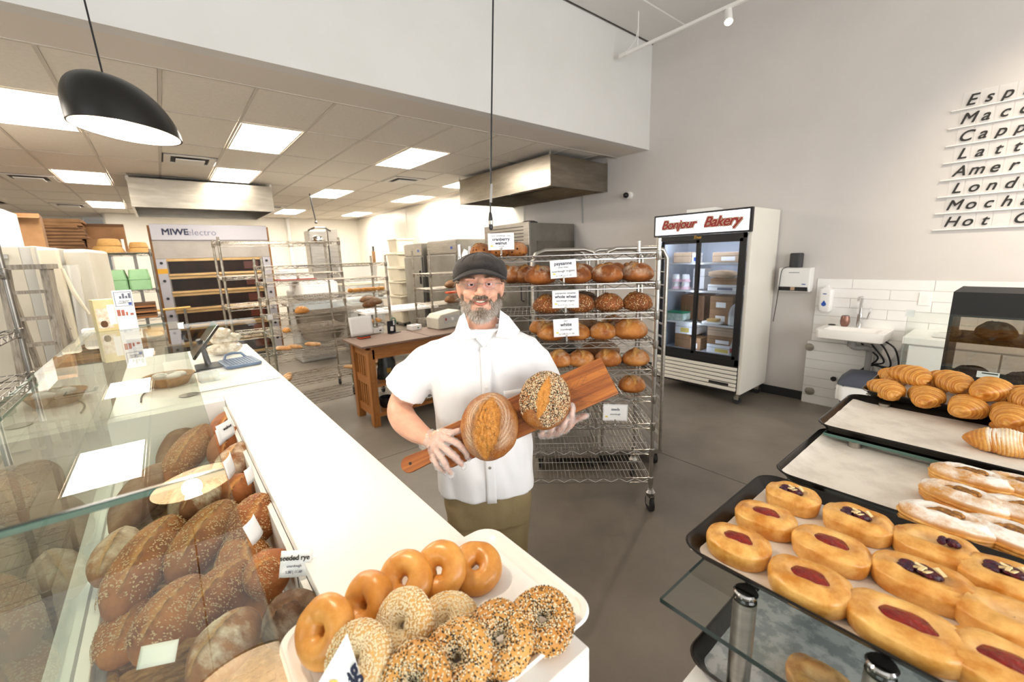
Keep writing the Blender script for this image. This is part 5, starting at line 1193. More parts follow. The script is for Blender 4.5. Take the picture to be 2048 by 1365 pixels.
obj('pipe_run', MB().cyl((0, 0, 0.2), (0, 0, ZC-0.002), 0.06, n=14), 'white_panel', pv, smooth=40)
for z in (1.2, 2.2): obj('clamp', MB().cyl((0, 0, z), (0, 0, z+0.06), 0.07, n=14), 'steel', pv)
pl2 = thing('rolling_pins', 'long wooden tool leaning in the far kitchen corner', 'tool', (5.12, 13.0, 0))
obj('shaft', MB().cyl((0, 0, 0), (0.06, 0.1, 2.0), 0.05, n=10), 'cardboard', pl2); obj('grip', MB().cyl((0.06, 0.1, 2.0), (0.063, 0.104, 2.15), 0.03, n=10), 'black_matte', pl2)
dw = obj('door_1', MB().box((XW-0.06, 6.22, 0), (XW-0.021, 7.3, 2.08)), 'white_panel'); dw['kind'] = 'structure'
for y0 in (6.3, 6.8):
    for z0, z1 in ((0.2, 1.0), (1.15, 1.98)): obj('door_panel', MB().box((XW-0.068, y0, z0), (XW-0.0605, y0+0.42, z1)), 'wall_white', dw, bev=0.003)

# aluminium bun-pan trolleys behind the bread rack
def trolley(label, ox, oy, rz):
    t = thing('pan_trolley', label, 'trolley', (ox, oy, 0), rz, 'aluminium pan trolleys'); w, d, h = 0.47, 0.58, 1.735
    for y in (0, d):
        obj('hoop_frame', MB().tube([(0, y, 0.12), (0, y, h-0.08), (0.03, y, h-0.02), (0.09, y, h), (w-0.09, y, h), (w-0.03, y, h-0.02), (w, y, h-0.08), (w, y, 0.12)], 0.016, 8), 'steel', t, smooth=60)
    rr = MB()
    for x in (0, w):
        for k in range(15): rr.box((x-0.014, 0, 0.25+0.1*k), (x+0.014, d, 0.254+0.1*k))
    k_ = obj('runner_rails', rr, 'steel', t); k_['kind'] = 'stuff'
    obj('cross_brace', MB().obox(Matrix.Translation((w/2, d, 0.45)) @ Euler((0, 0.6, 0)).to_matrix().to_4x4(), (0.62, 0.03, 0.03)), 'steel', t)
    obj('base_frame', MB().box((-0.015, -0.015, 0.10), (w+0.015, d+0.015, 0.13)), 'steel', t)
    for x in (0.03, w-0.03):
        for y in (0.03, d-0.03):
            c = obj('caster', MB().box((x-0.02, y-0.02, 0.06), (x+0.02, y+0.02, 0.1)), 'steel_dark', t); obj('wheel', MB().cyl((x-0.016, y, 0.045), (x+0.016, y, 0.045), 0.045, n=16), 'rubber', c)
    return t
def rk(s, dd, z=0):
    u = Vector((math.cos(BR_RZ), math.sin(BR_RZ), 0)); n = Vector((-u.y, u.x, 0)); return BR_O+u*s+n*dd+Vector((0, 0, z))
a = rk(0.45, 0.58); trolley('aluminium pan trolley just behind the bread rack, nearer the baker', a.x, a.y, BR_RZ)
a = rk(0.975, 0.62); trolley('aluminium pan trolley behind the bread rack, beside the refrigerator', a.x, a.y, BR_RZ+0.05)
# second pendant of the row, hanging above the near end of the counter (its underside mirrors in the case glass)
pl_b = copy_tree(pl); pl_b.location = (0.0, 1.28, 2.385); pl_b['label'] = 'black dome pendant lamp nearest the camera, mirrored in the case glass'
for o in (pl, pl_b): o['group'] = 'pendant lamps over the counter'

# ---------------------------------------------------------------- breads
bread('crust_country', '#67361a', '#a9652f', '#c58840', flour=0.8, flour_scale=11, floor_lo=0.48)
bread('crust_wheat', '#7b4422', '#a8683a', '#c48a4c', specks=('#d9bd86', '#2a211a'), speck_amt=0.0)
bread('crust_sesame', '#6e3c1c', '#9c5c30', '#c0843f', specks=('#dcc491', '#3a2c20'), speck_amt=0.55, speck_scale=150)
bread('crust_white', '#8f4f20', '#c98744', '#e0ae66', flour=0.65, flour_scale=10, floor_lo=0.5)
bread('crust_cranberry', '#80491f', '#b3743a', '#d3a062', flour=0.3, specks=('#3b1713', '#5b2518'), speck_amt=0.12, speck_scale=60)
bread('crust_dark', '#3f2a1c', '#5d4029', '#6d4f34', flour=0.25)
bread('crust_rye', '#6b4427', '#8d6440', '#a1774d', flour=0.35)
bread('crust_oat', '#7f461f', '#b8763a', '#d09a58', specks=('#e0c79a', '#c2a070'), speck_amt=0.0)
bread('crust_floury', '#7c4d2d', '#a87448', '#cfa46c', flour=0.85, floor_lo=0.46, flour_scale=7)
bread('crust_roll', '#b57f48', '#dcae78', '#ebcb98', flour=0.35)
bread('crust_challah', '#b07232', '#d99f58', '#e8bd7c', rough=0.35)
bread('crust_twist', '#6b3f1c', '#a06a32', '#c08a4c')
def loaf_mesh(name, L, W, H, m, seed=0, scores=(0.0,), sw=0.26, sang=0.0, pointy=1.0, bumpy=0.035, nu=44, nv=22, ear=0.08):
    rnd = Vector((seed*3.7, seed*1.3, seed*0.7)); S, CH = [], []
    mb = MB(); rows = []
    for i in range(1, nv):
        t = PI*i/nv-PI/2; row = []
        for j in range(nu):
            a = 2*PI*j/nu; ce, se = math.cos(t), math.sin(t)
            x = math.copysign(abs(math.cos(a))**pointy, math.cos(a))*ce; y = math.sin(a)*ce
            if pointy > 1: y *= 1-0.25*abs(x)**3
            z = se*0.64 if se > 0 else max(se*0.36, -0.30)
            n = noise.noise(Vector((x, y, z))*1.8+rnd)+0.5*noise.noise(Vector((x, y, z))*4.5+rnd)
            k = 1+bumpy*n; x *= k; y *= k; z = z*k if z > 0 else z
            ca, sa = math.cos(sang), math.sin(sang); u, v = x*ca+y*sa, -x*sa+y*ca
            sc = 0.0; dz = 0.0; ch = 0.0
            if z > 0 and scores:
                top = min(1, max(0, (z/0.64-0.18)/0.35))
                for s0 in scores:
                    d = v-s0-0.05*noise.noise(Vector((u*3, seed, s0)))
                    w = sw*max(0.05, 1-(abs(u)/0.9)**2.2)
                    m_ = math.exp(-(d/w)**4)*top*(1 if abs(u) < 0.9 else 0)
                    sc = max(sc, m_); ch = max(ch, 0.75*math.exp(-((d-w*1.05)/0.05)**2)*top*max(0, 1-abs(u)**4)); dz += -0.05*m_+ear*math.exp(-((d-w*1.05)/0.07)**2)*top*max(0, 1-abs(u)**4)
                    dz += 0.04*m_*noise.noise(Vector((u*9, v*9, seed)))
            row.append(len(mb.v)); mb.v.append((x*L/2, y*W/2, (z+dz+0.30)*H)); S.append(sc); CH.append(ch)
        rows.append(row)
    for i in range(len(rows)-1):
        for j in range(nu): mb.f.append((rows[i][j], rows[i][(j+1) % nu], rows[i+1][(j+1) % nu], rows[i+1][j]))
    mb.f.append(tuple(reversed(rows[0]))); mb.f.append(tuple(rows[-1]))
    me = mb.mesh(name, 180); at = me.attributes.new('score', 'FLOAT', 'POINT'); at.data.foreach_set('value', S)
    at = me.attributes.new('char', 'FLOAT', 'POINT'); at.data.foreach_set('value', CH)
    setmat(me, m); return me
def oat_flakes(name, L, W, H, n, seed, band=0.75):
    """oat flakes and seeds stuck to the flank of a loaf: too small to pick apart"""
    r = random.Random(seed); mb = MB()
    for _ in range(n):
        u = r.uniform(-0.85, 0.85); a = r.uniform(0.35, PI-0.1) if r.random() < band else r.uniform(0, PI)
        k = math.sqrt(max(0, 1-u*u)); y, z = math.cos(a)*k, math.sin(a)*k
        c = Vector((u*L/2*1.0, y*W/2*1.005, (0.64*z*1.005+0.30)*H)); nr = Vector((u/L, y/W, z/H)).normalized()
        x_, y_ = _frame(nr); b = r.uniform(0, PI); d = x_*math.cos(b)+y_*math.sin(b); e_ = nr.cross(d); s = r.uniform(0.0022, 0.0045)
        p = [c+d*s, c+e_*s*0.6+nr*0.0012, c-d*s, c-e_*s*0.6+nr*0.0012]
        mb.poly(p)
    me = mb.mesh(name); setmat(me, 'oat'); return me
R0 = dict(
 country=[loaf_mesh('country_loaf', 0.205, 0.195, 0.125, 'crust_country', k, ((0.0,), (0.05,), (-0.1, 0.25))[k], 0.2, (0.9, 1.4, 0.6)[k]) for k in range(3)],
 sesame=[loaf_mesh('sesame_loaf', 0.19, 0.18, 0.12, 'crust_sesame', 5+k, ((0.0,), (0.1,))[k], 0.16, (1.3, 0.8)[k]) for k in range(2)],
 white=[loaf_mesh('white_loaf', 0.18, 0.17, 0.115, 'crust_white', 8+k, ((0.05,), (-0.1,), (0.0,))[k], 0.26, (1.2, 0.7, 1.6)[k], ear=0.13) for k in range(3)],
 cran=[loaf_mesh('cranberry_loaf', 0.14, 0.13, 0.095, 'crust_cranberry', 12+k, (0.0,), 0.22, (0.5, 1.2)[k]) for k in range(2)],
 dark=[loaf_mesh('dark_loaf', 0.21, 0.16, 0.11, 'crust_dark', 15, (0.0,), 0.12, 0.0)],
 rye=[loaf_mesh('rye_loaf', 0.24, 0.14, 0.10, 'crust_rye', 17, (0.0,), 0.18, 0.0)],
)
SH = ['top', 'second', 'third', 'fourth', 'fifth', 'sixth']
CARDS = {0: 'cranberry walnut', 1: 'paysanne', 2: 'paysanne sesame', 3: 'white sourdough', 4: 'lower white', 5: 'bottom-most'}
def rack_loaf(shelf, s, dep, kind, var, label, sc=1.0, rz=None):
    me = R0[kind][var % len(R0[kind])]
    o = link(me.name.split('.')[0], me, None, rk(s, dep, BR_Z[shelf]+0.002), (0, 0, BR_RZ+(rz if rz is not None else random.uniform(-0.6, 0.6))), (sc, sc, sc))
    tag(o, label, 'bread', 'loaves on the chrome bread rack')
    return o
LN = ['leftmost', 'second from left', 'third from left', 'rightmost']
for i, s in enumerate((0.12, 0.235, 0.345)): rack_loaf(0, s, 0.12, 'cran', i, 'small cranberry walnut loaf on the top rack shelf, %s' % ('leftmost', 'middle', 'rightmost')[i])
for i, s in enumerate((0.49, 0.71, 0.905, 1.095)): rack_loaf(1, s, 0.115, 'country', i, 'floury country loaf at the front of the second rack shelf, %s' % LN[i])
for i, s in enumerate((0.29, 0.395, 0.77, 0.99, 1.12)): rack_loaf(1, s, 0.34, 'country', i+1, 'floury country loaf in the rear row of the second rack shelf, %s' % ('by the cap', 'next to the baker', 'centre', 'right of centre', 'by the right post')[i])
for i, s in enumerate((0.53, 0.74, 0.92, 1.10)): rack_loaf(2, s, 0.115, 'sesame', i, 'round sesame loaf at the front of the third rack shelf, %s' % LN[i])
rack_loaf(2, 0.79, 0.34, 'dark', 0, 'dark seeded loaf in the rear row of the third rack shelf')
for i, (s, k) in enumerate(((0.55, 1.0), (0.72, 0.95), (0.885, 0.98), (1.06, 1.22))): rack_loaf(3, s, 0.115, 'white', i, 'golden white sourdough at the front of the fourth rack shelf, %s' % LN[i], k)
for i, (s, kd) in enumerate(((0.50, 'white'), (0.80, 'rye'), (1.0, 'country'))): rack_loaf(3, s, 0.34, kd, i, ('golden loaf', 'brown oval loaf', 'round floury loaf')[i]+' in the rear row of the fourth rack shelf')
for i, s in enumerate((0.60, 0.745, 0.92, 1.10)): rack_loaf(4, s, 0.115, 'white', i+1, 'scored white loaf at the front of the fifth rack shelf, %s' % LN[i], 0.98)
rack_loaf(4, 0.90, 0.35, 'rye', 0, 'long brown loaf lying in the rear row of the fifth rack shelf', 1.25, 0.05)
rack_loaf(5, 1.08, 0.115, 'white', 0, 'golden loaf alone at the right of the sixth rack shelf', 1.0)
rack_loaf(5, 0.88, 0.115, 'white', 2, 'golden loaf on the sixth rack shelf hidden by the cutting board', 1.0)
# price cards clipped to the shelf edges
def price_card(shelf, s, w, h, z, lines, label, tilt=0.0, dx=0.0):
    p = rk(s, -0.02, z)
    t = thing('price_card', label, 'sign', p, BR_RZ, 'price cards clipped on the bread rack')
    cd = obj('card_sheet', MB().box((-w/2, -0.0012, 0), (w/2, 0.0012, h)), 'card', t, rot=(math.radians(-6), tilt, 0))
    bd = MB(); e = 0.0035; k = 0.0008
    for a, b in (((-w/2+e, -0.0018, e), (w/2-e, -0.0013, e+k)), ((-w/2+e, -0.0018, h-e-k), (w/2-e, -0.0013, h-e)), ((-w/2+e, -0.0018, e), (-w/2+e+k, -0.0013, h-e)), ((w/2-e-k, -0.0018, e), (w/2-e, -0.0013, h-e))): bd.box(a, b)
    obj('printed_border', bd, 'ink_grey', cd)
    for body, zz, sz, bo, m_ in lines: text(body, m_, cd, (0, -0.0018, zz*h), (PI/2, 0, 0), sz, name='print', fat=bo)
    obj('wheat_mark', MB().ell((-w/2+0.022, -0.0015, h*0.24), (0.009, 0.0006, 0.006), 10, 6), 'wheat_yellow', cd)
    cl = obj('clip', MB().box((-0.005, -0.004, -0.045), (0.005, 0.002, 0.008)), 'steel', t)
    obj('clip_jaw', MB().tube([(0, 0.004, -0.02), (0, -0.006, -0.03), (0, 0.006, -0.045)], 0.005, 6), 'chrome', cl)
    return t
BI = 0.0005
price_card(0, 0.255, 0.155, 0.098, 1.742, [('noix, canneberge / noix', 0.84, 0.012, 0, 'ink_grey'), ('cranberry', 0.63, 0.026, BI, 'ink'), ('walnut', 0.40, 0.026, BI, 'ink'), ('sourdough', 0.22, 0.009, 0, 'ink_grey'), ('6.80', 0.10, 0.012, 0, 'ink_grey')], 'cranberry walnut price card on the top rack shelf')
price_card(1, 0.625, 0.155, 0.107, 1.566, [('paysanne', 0.80, 0.029, BI, 'ink'), ('whole wheat', 0.59, 0.012, 0, 'ink'), ('sourdough organic', 0.38, 0.0185, 0, 'ink'), ('(s) 5.80 (L) 11.60', 0.13, 0.014, 0, 'ink_grey')], 'paysanne price card on the second rack shelf', tilt=-0.05)
price_card(2, 0.635, 0.16, 0.105, 1.384, [('paysanne sesame', 0.86, 0.018, 0, 'ink'), ('whole wheat', 0.65, 0.025, BI, 'ink'), ('sourdough organic', 0.42, 0.015, 0, 'ink'), ('(s) 6.10 (L) 12.10', 0.17, 0.014, 0, 'ink_grey')], 'paysanne sesame price card on the third rack shelf')
price_card(3, 0.64, 0.155, 0.11, 1.207, [('blanc', 0.88, 0.012, 0, 'ink_grey'), ('white', 0.67, 0.031, BI, 'ink'), ('sourdough', 0.40, 0.017, 0, 'ink'), ('(s) 5.80 (L) 11.60', 0.15, 0.014, 0, 'ink_grey')], 'white sourdough price card on the fourth rack shelf', tilt=-0.04)
price_card(6, 0.945, 0.155, 0.105, 0.652, [('seeds', 0.70, 0.024, BI, 'ink_grey'), ('sourdough', 0.4, 0.015, 0, 'ink_grey')], 'faded seeds price card low on the bread rack', tilt=0.04)

# rolls on the other racks
roll = loaf_mesh('bread_roll', 0.21, 0.062, 0.05, 'crust_roll', 21, (0.0,), 0.2, 0.0, nu=24, nv=14, bumpy=0.09)
knot = loaf_mesh('brioche_knot', 0.15, 0.12, 0.085, 'crust_challah', 22, (-0.3, 0.25), 0.1, 0.9, nu=28, nv=16, bumpy=0.12)
def challah_mesh():
    mb = MB()
    for i in range(5): mb.ell((-0.13+0.065*i, 0.012*(-1)**i, 0.032), (0.045, 0.04, 0.034), 14, 8, Euler((0, 0, 0.5*(-1)**i)).to_matrix())
    me = bake(mb, 0.006, 3); at = me.attributes.new('score', 'FLOAT', 'POINT'); setmat(me, 'crust_challah'); return me
cha = challah_mesh()
def put(me, x, y, z, rz, label, grp, sc=1.0, name=None, rx=0, ry=0, cat='bread'):
    o = link(name or me.name.split('.')[0], me, None, (x, y, z), (rx, ry, rz), (sc, sc, sc)); return tag(o, label, cat, grp)
gB = 'rolls on the wire racks'
def onB(px, py, k): return ony(px, py, 4.95)
put(knot, ony(605, 632, 4.95).x, 4.95, RB_Z[3]+0.003, 0.3, 'golden brioche knot alone on the fourth shelf of the sparse rack', gB, 1.0)
put(knot, ony(574, 667, 4.95).x, 4.95, RB_Z[4]+0.003, 1.2, 'small pale knot alone on the fifth shelf of the sparse rack', gB, 0.68)
for i, (px, py) in enumerate(((566, 697), (589, 697), (626, 690))): put(roll, ony(px, py, 4.95).x, 4.95, RB_Z[5]+0.003, 2.3, 'short baguette on the sixth shelf of the sparse rack, %s' % LN[i], gB, 0.95, 'short_baguette')
for i in range(3): put(roll, 0.86+0.02*i, 4.87+0.1*i, RB_Z[6]+0.003, 0.9, 'braided roll by the counter on the seventh rack shelf, %s' % ('nearest', 'middle', 'farthest')[i], gB, 0.9, 'braided_roll')
for i, x in enumerate((1.55, 1.64, 1.73, 1.82, 1.91)): put(roll, x, 4.93, RB_Z[6]+0.003, 2.2, 'crusty baguette in the row beside the oak table leg, %s' % ('first', 'second', 'third', 'fourth', 'fifth')[i], gB, 0.95, 'short_baguette')
for i, x in enumerate((1.74, 1.92)): put(cha, x, 4.93, RB_Z[2]+0.003, 0.05, 'braided golden challah on the third rack shelf, %s one' % ('left', 'right')[i], gB, 0.78, 'challah_loaf')
for i, (x, y, r_) in enumerate(((1.83, 4.9, 0.5), (1.92, 4.95, 0.3), (1.88, 5.05, -0.2))): put(R0['rye'][0], x, y, RB_Z[3]+0.004+0.02*i, r_, 'dark baguette bunch on the fourth rack shelf, piece %s' % ('in front', 'on the right', 'behind')[i], gB, 0.85, 'dark_baguette')
for i, x in enumerate((1.84, 1.93)): put(cha, x, 4.92, RB_Z[4]+0.003, 1.3, 'golden twisted loaf by the card rack, %s one' % ('left', 'right')[i], gB, 0.6, 'challah_loaf')
gC = 'loaves on the rack behind the table'
for i, (x, y, k) in enumerate(((3.22, 5.3, 1), (3.45, 5.32, 1))): put(R0['rye'][0], x, y, RC_Z[1]+0.003, 0.2+0.3*i, 'brown loaf on the second shelf behind the baker, %s' % ('left', 'right')[i], gC, 1.15, 'brown_loaf')
for i, (x, y, k) in enumerate(((3.24, 5.32, 1), (3.48, 5.36, 1))): put(R0['rye'][0], x, y, RC_Z[2]+0.003, 0.1+0.3*i, 'brown loaf on the third shelf behind the baker, %s' % ('left', 'right')[i], gC, 1.3, 'brown_loaf')
put(R0['rye'][0], 2.98, 5.3, RC_Z[3]+0.003, 0.3, 'small brown loaf on the fourth shelf next to the slicer console', gC, 1.0, 'brown_loaf')
put(R0['dark'][0], 3.4, 5.4, RC_Z[3]+0.003, 0.3, 'dark loaf on the fourth shelf behind the slicer console', gC, 1.0, 'dark_loaf')
oc = thing('orange_cloth', 'folded orange cloth on the loaves behind the baker', 'cloth', (3.30, 5.45, RC_Z[2]+0.14)); obj('fold', MB().box((-0.1, -0.05, 0), (0.1, 0.05, 0.03)), 'orange_plastic', oc, bev=0.01)
oc.location.z = RC_Z[2]+0.128
for k in range(3): put(R0['dark'][0], 1.62+0.1*k, 4.55, 0.60, 0.4*k, 'dark loaf glimpsed below the oak table top, %s' % ('left', 'middle', 'right')[k], 'loaves seen under the table', 0.6, 'dark_roll').location = (1.62+0.11*k, 4.96, RB_Z[5]+0.003)
for i, (x, y) in enumerate(((0.14, -0.17), (0.14, -0.33), (0.15, -0.50), (0.14, -0.67))): put(R0['country'][i % 3], 2.86+x, 0.225+y+0.02, 1.247, 0.3*i, 'stand-in for a reflected round loaf on the upper level of the dark cabinet, %s' % ('first', 'second', 'third', 'fourth')[i], 'reflected loaves in the dark cabinet', 0.72, 'dim_loaf')  # loaves built here stand in for bread mirrored in the cabinet glass
for i, (x, y) in enumerate(((0.13, -0.10), (0.13, -0.27), (0.13, -0.44), (0.13, -0.60), (0.13, -0.76))): put(R0['sesame'][i % 2], 2.86+x, 0.225+y, 1.014, 0.3*i, 'stand-in for a reflected brown loaf on the lower level of the dark cabinet, %s' % ('first', 'second', 'third', 'fourth', 'fifth')[i], 'reflected loaves in the dark cabinet', 0.85, 'dim_loaf')

# ---------------------------------------------------------------- loaves in the display well
BAT = {k: loaf_mesh('long_loaf', 0.36, 0.15, 0.115, m, 30+i, sc_, 0.14, 0.0, pointy=1.05) for i, (k, m, sc_) in enumerate((('oat', 'crust_oat', (0.15,)), ('brown', 'crust_rye', ()), ('flour', 'crust_floury', (0.0,)), ('dark', 'crust_dark', (0.2,)), ('rust', 'crust_wheat', (0.3,))))}
OATS = [oat_flakes('oat_flakes', 0.36, 0.15, 0.115, 900, 3+k) for k in range(2)]
gW = 'loaves in the display well'
def lay(p1, z1, p2, z2, W, kind, label, oats=False, roll_=0.0, H=None, name='seeded_batard'):
    a, b = onz(p1[0], p1[1], z1), onz(p2[0], p2[1], z2); d = (b-a); L = d.length; x = d.normalized()
    up = Vector((0, 0, 1)); y = up.cross(x).normalized(); zz = x.cross(y)
    M_ = Matrix((x, y, zz)).transposed().to_4x4() @ Matrix.Rotation(roll_, 4, 'X')
    h = H or W*0.80
    o = link(name, BAT[kind]); o.matrix_world = Matrix.Translation((a+b)/2-(M_ @ Vector((0, 0, 1)))*(h*0.45)) @ M_ @ Matrix.Diagonal((L/0.36, W/0.15, h/0.115, 1))
    tag(o, label, 'bread', gW)
    if oats:
        k = link('oat_flakes', OATS[len(label) % 2], o); k['kind'] = 'stuff'
    return o
lay((352, 1030), 0.90, (212, 1232), 0.86, 0.15, 'oat', 'long oat-flecked batard lying highest at the front of the display well', True)
lay((462, 1000), 0.92, (338, 1165), 0.87, 0.15, 'oat', 'long oat-flecked batard right of the first one in the display well', True)
lay((408, 1148), 0.93, (262, 1325), 0.88, 0.135, 'oat', 'oat-flecked batard above the blank white tag in the display well', True)
lay((500, 1120), 0.93, (362, 1265), 0.89, 0.13, 'oat', 'oat-flecked batard between the tag loaf and the counter', True)
lay((510, 1215), 0.94, (375, 1372), 0.90, 0.12, 'flour', 'flour-streaked batard nearest the camera in the display well', name='floury_batard')
lay((262, 1055), 0.86, (195, 1165), 0.82, 0.125, 'flour', 'white-floured loaf against the display front glass', name='floury_batard')
lay((332, 925), 0.86, (225, 1062), 0.82, 0.15, 'brown', 'smooth brown batard behind the floured loaf in the display well', name='brown_batard')
lay((400, 825), 0.86, (322, 945), 0.82, 0.16, 'brown', 'smooth brown batard farthest back in the display well', name='brown_batard')
lay((415, 850), 0.90, (330, 965), 0.86, 0.15, 'oat', 'brown batard with an oat stripe at the back of the display well', True)
lay((440, 930), 0.84, (345, 1040), 0.80, 0.16, 'brown', 'pale brown batard in the middle of the display well', name='brown_batard')
lay((448, 965), 0.92, (362, 1030), 0.9, 0.12, 'flour', 'split floury loaf under the lamp reflection in the display well', name='floury_batard')
lay((468, 822), 0.93, (425, 880), 0.90, 0.12, 'rust', 'reddish brown loaf at the far counter side of the display well', name='rust_loaf')
lay((466, 855), 0.95, (432, 925), 0.9, 0.13, 'rust', 'reddish brown loaf behind the upright cards at the counter side', name='rust_loaf')
lay((492, 888), 0.95, (440, 965), 0.9, 0.14, 'flour', 'floury round loaf behind the bent card at the counter side', name='floury_loaf')
lay((500, 950), 0.93, (448, 1010), 0.88, 0.13, 'rust', 'golden loaf with dark edge at the counter side', name='rust_loaf')
lay((528, 985), 0.97, (478, 1105), 0.88, 0.14, 'rust', 'tall seeded reddish loaf standing at the counter side', True, name='rust_loaf')
lay((556, 1100), 0.98, (508, 1195), 0.88, 0.13, 'rust', 'seeded rye loaf under its name card at the counter side', True, name='rust_loaf')
lay((622, 1185), 0.98, (535, 1290), 0.90, 0.13, 'dark', 'cracked dark rye loaf next to the bagel tray', name='dark_rye_loaf')
lay((480, 1060), 0.88, (500, 1240), 0.84, 0.15, 'oat', 'oat-flecked loaf low between the batards and the counter', True)
lay((300, 1180), 0.80, (215, 1330), 0.78, 0.14, 'oat', 'oat-flecked loaf at the bottom of the pile above the wicker', True)
bk2 = thing('wicker_tray', 'flat woven wicker tray under the loaves in the display well', 'basket', (-0.06, 1.0, 0.721))
obj('base_mat', MB().box((-0.17, -0.5, 0), (0.18, 1.3, 0.012)), 'wicker', bk2)
wv = MB()
for i in range(60):
    y = -0.5+1.8*i/59
    wv.tube([(-0.17+0.35*j/14, y, 0.012+0.004*(-1)**(i+j)) for j in range(15)], 0.006, 5)
k = obj('woven_strands', wv, 'wicker', bk2, smooth=60); k['kind'] = 'stuff'
rim_ = MB()
for a, b in (((-0.175, -0.5, 0.015), (-0.175, 1.3, 0.015)), ((0.185, -0.5, 0.015), (0.185, 1.3, 0.015))): rim_.cyl(a, b, 0.012, n=8)
obj('rim_binding', rim_, 'wicker', bk2, smooth=60)
def well_card(p, z, w, h, rz, tiltx, label, lines=(), stake=True, m='card', roll_=0.0):
    q = onz(p[0], p[1], z); t = thing('name_card', label, 'sign', q, rz, 'name cards among the display loaves')
    c = obj('card_sheet', MB().grid(lambda a, b: Vector(((a-0.5)*w, 0.012*(a-0.5)**2*4*0.6, (b-0.5)*h)), 8, 4), m, t, rot=(tiltx, roll_, 0), solid=0.0012, smooth=80)
    for body, zz, sz, bo, m_ in lines: text(body, m_, c, (0, -0.0035, zz*h), (PI/2, 0, 0), sz, name='print', bold=bo)
    if stake: obj('stake', MB().cyl((0, 0.004, -h/2-0.05), (0, 0.002, -h/2+0.02), 0.0013, n=6), 'steel_dark', t)
    return t
well_card((590, 1128), 1.00, 0.075, 0.058, -0.62, -0.5, 'seeded rye name card staked at the counter side', [('seeded rye', 0.22, 0.0155, 0.0003, 'ink_black'), ('sourdough', -0.08, 0.008, 0, 'ink_grey'), ('5.80 | 11.60', -0.3, 0.008, 0, 'ink_grey')])
well_card((312, 1310), 0.99, 0.062, 0.036, -0.45, -0.75, 'blank cream tag tied on the oat-flecked batard', stake=False, m='card_paper')
well_card((455, 860), 1.0, 0.10, 0.075, 0.9, -0.15, 'upright name card farthest along the counter side', [('walnut', 0.15, 0.02, 0, 'ink_black')])
well_card((447, 868), 0.99, 0.09, 0.07, 1.15, -0.1, 'second upright name card close behind the farthest one')
well_card((463, 930), 1.0, 0.09, 0.07, 1.25, -0.12, 'bent white card leaning on the floury round loaf')
well_card((503, 948), 0.99, 0.06, 0.055, 1.1, -0.1, 'small card standing against the counter edge')
well_card((511, 1058), 0.99, 0.06, 0.06, 1.0, -0.3, 'white card lying on the tall seeded reddish loaf', stake=False)

# ---------------------------------------------------------------- bagels on the white tray
wt_ = thing('white_tray', 'white plastic tray of bagels at the end of the counter', 'tray', (0.312, 0.628, CT+0.001))
o_ = lambda e, z, r: [(x, y, z) for x, y in rrect(0.485+2*e, 0.345+2*e, r, 8)]
obj('tray_shell', MB().rings([o_(-0.02, 0, 0.03), o_(-0.004, 0.022, 0.045), o_(0.004, 0.024, 0.05), o_(0.008, 0.02, 0.052), o_(0.005, 0.017, 0.05), o_(-0.006, 0.019, 0.042), o_(-0.024, 0.004, 0.028)]), 'tray_white', wt_, smooth=40)
obj('paper_liner', MB().grid(lambda a, b: Vector(((a-0.5)*0.43, (b-0.5)*0.29, 0.0055+0.0012*noise.noise(Vector((a*5, b*5, 3))))), 16, 12), 'paper', wt_, smooth=80)
bread('bagel_plain', '#c07a2e', '#dfa253', '#e6b56c', rough=0.32, bump=0.08, gloss=0.5, nscale=14)
bread('bagel_sesame', '#cd9a55', '#e0b878', '#e6c28a', rough=0.5)
bread('bagel_everything', '#bd7f3a', '#d9a35a', '#e0b070', rough=0.5)
def bagel_mesh(name, m, seed):
    mb = MB(); nu, nv, R, r = 48, 24, 0.0345, 0.0262; rn = Vector((seed, 0, 0))
    def f(a, b):
        A, B = 2*PI*a, 2*PI*b
        k = 1+0.10*noise.noise(Vector((math.cos(A)*1.3, math.sin(A)*1.3, seed)))+0.03*noise.noise(Vector((math.cos(A)*4, math.sin(A)*4, math.sin(B)*2+seed)))
        return Vector(((R+r*k*math.cos(B))*math.cos(A), (R+r*k*math.cos(B))*math.sin(A)*0.96, r*0.92*k*math.sin(B)))
    for j in range(nv):
        for i in range(nu): mb.v.append(tuple(f(i/nu, j/nv)))
    for j in range(nv):
        for i in range(nu): mb.f.append((j*nu+i, j*nu+(i+1) % nu, ((j+1) % nv)*nu+(i+1) % nu, ((j+1) % nv)*nu+i))
    me = mb.mesh(name, 180); me.attributes.new('score', 'FLOAT', 'POINT'); setmat(me, m); return me
def seed_coat(me, n, seed, s0=0.0016, s1=0.0022, zmin=-0.4, el=1.9):
    r = random.Random(seed); mb = MB(); vs = me.vertices; k = 0
    while k < n:
        v = vs[r.randrange(len(vs))]; nr = v.normal
        if nr.z < zmin: continue
        x_, y_ = _frame(nr); b = r.uniform(0, PI); d = x_*math.cos(b)+y_*math.sin(b); e_ = nr.cross(d); s = r.uniform(s0, s1)
        c = v.co+x_*r.uniform(-.0025, .0025)+y_*r.uniform(-.0025, .0025)+nr*0.0004; i = len(mb.v)
        mb.v += [tuple(p) for p in (c+d*s*el, c+e_*s, c-d*s*el, c-e_*s, c+nr*s*0.9)]
        mb.f += [(i, i+1, i+4), (i+1, i+2, i+4), (i+2, i+3, i+4), (i+3, i, i+4)]; k += 1
    return mb.mesh('seeds')
BG = {'plain': [bagel_mesh('plain_bagel', 'bagel_plain', k) for k in (1, 4)], 'sesame': [bagel_mesh('sesame_bagel', 'bagel_sesame', 7)], 'everything': [bagel_mesh('everything_bagel', 'bagel_everything', 9)]}
s1 = seed_coat(BG['sesame'][0], 3200, 1, 0.0011, 0.0015); setmat(s1, 'sesame_pale')
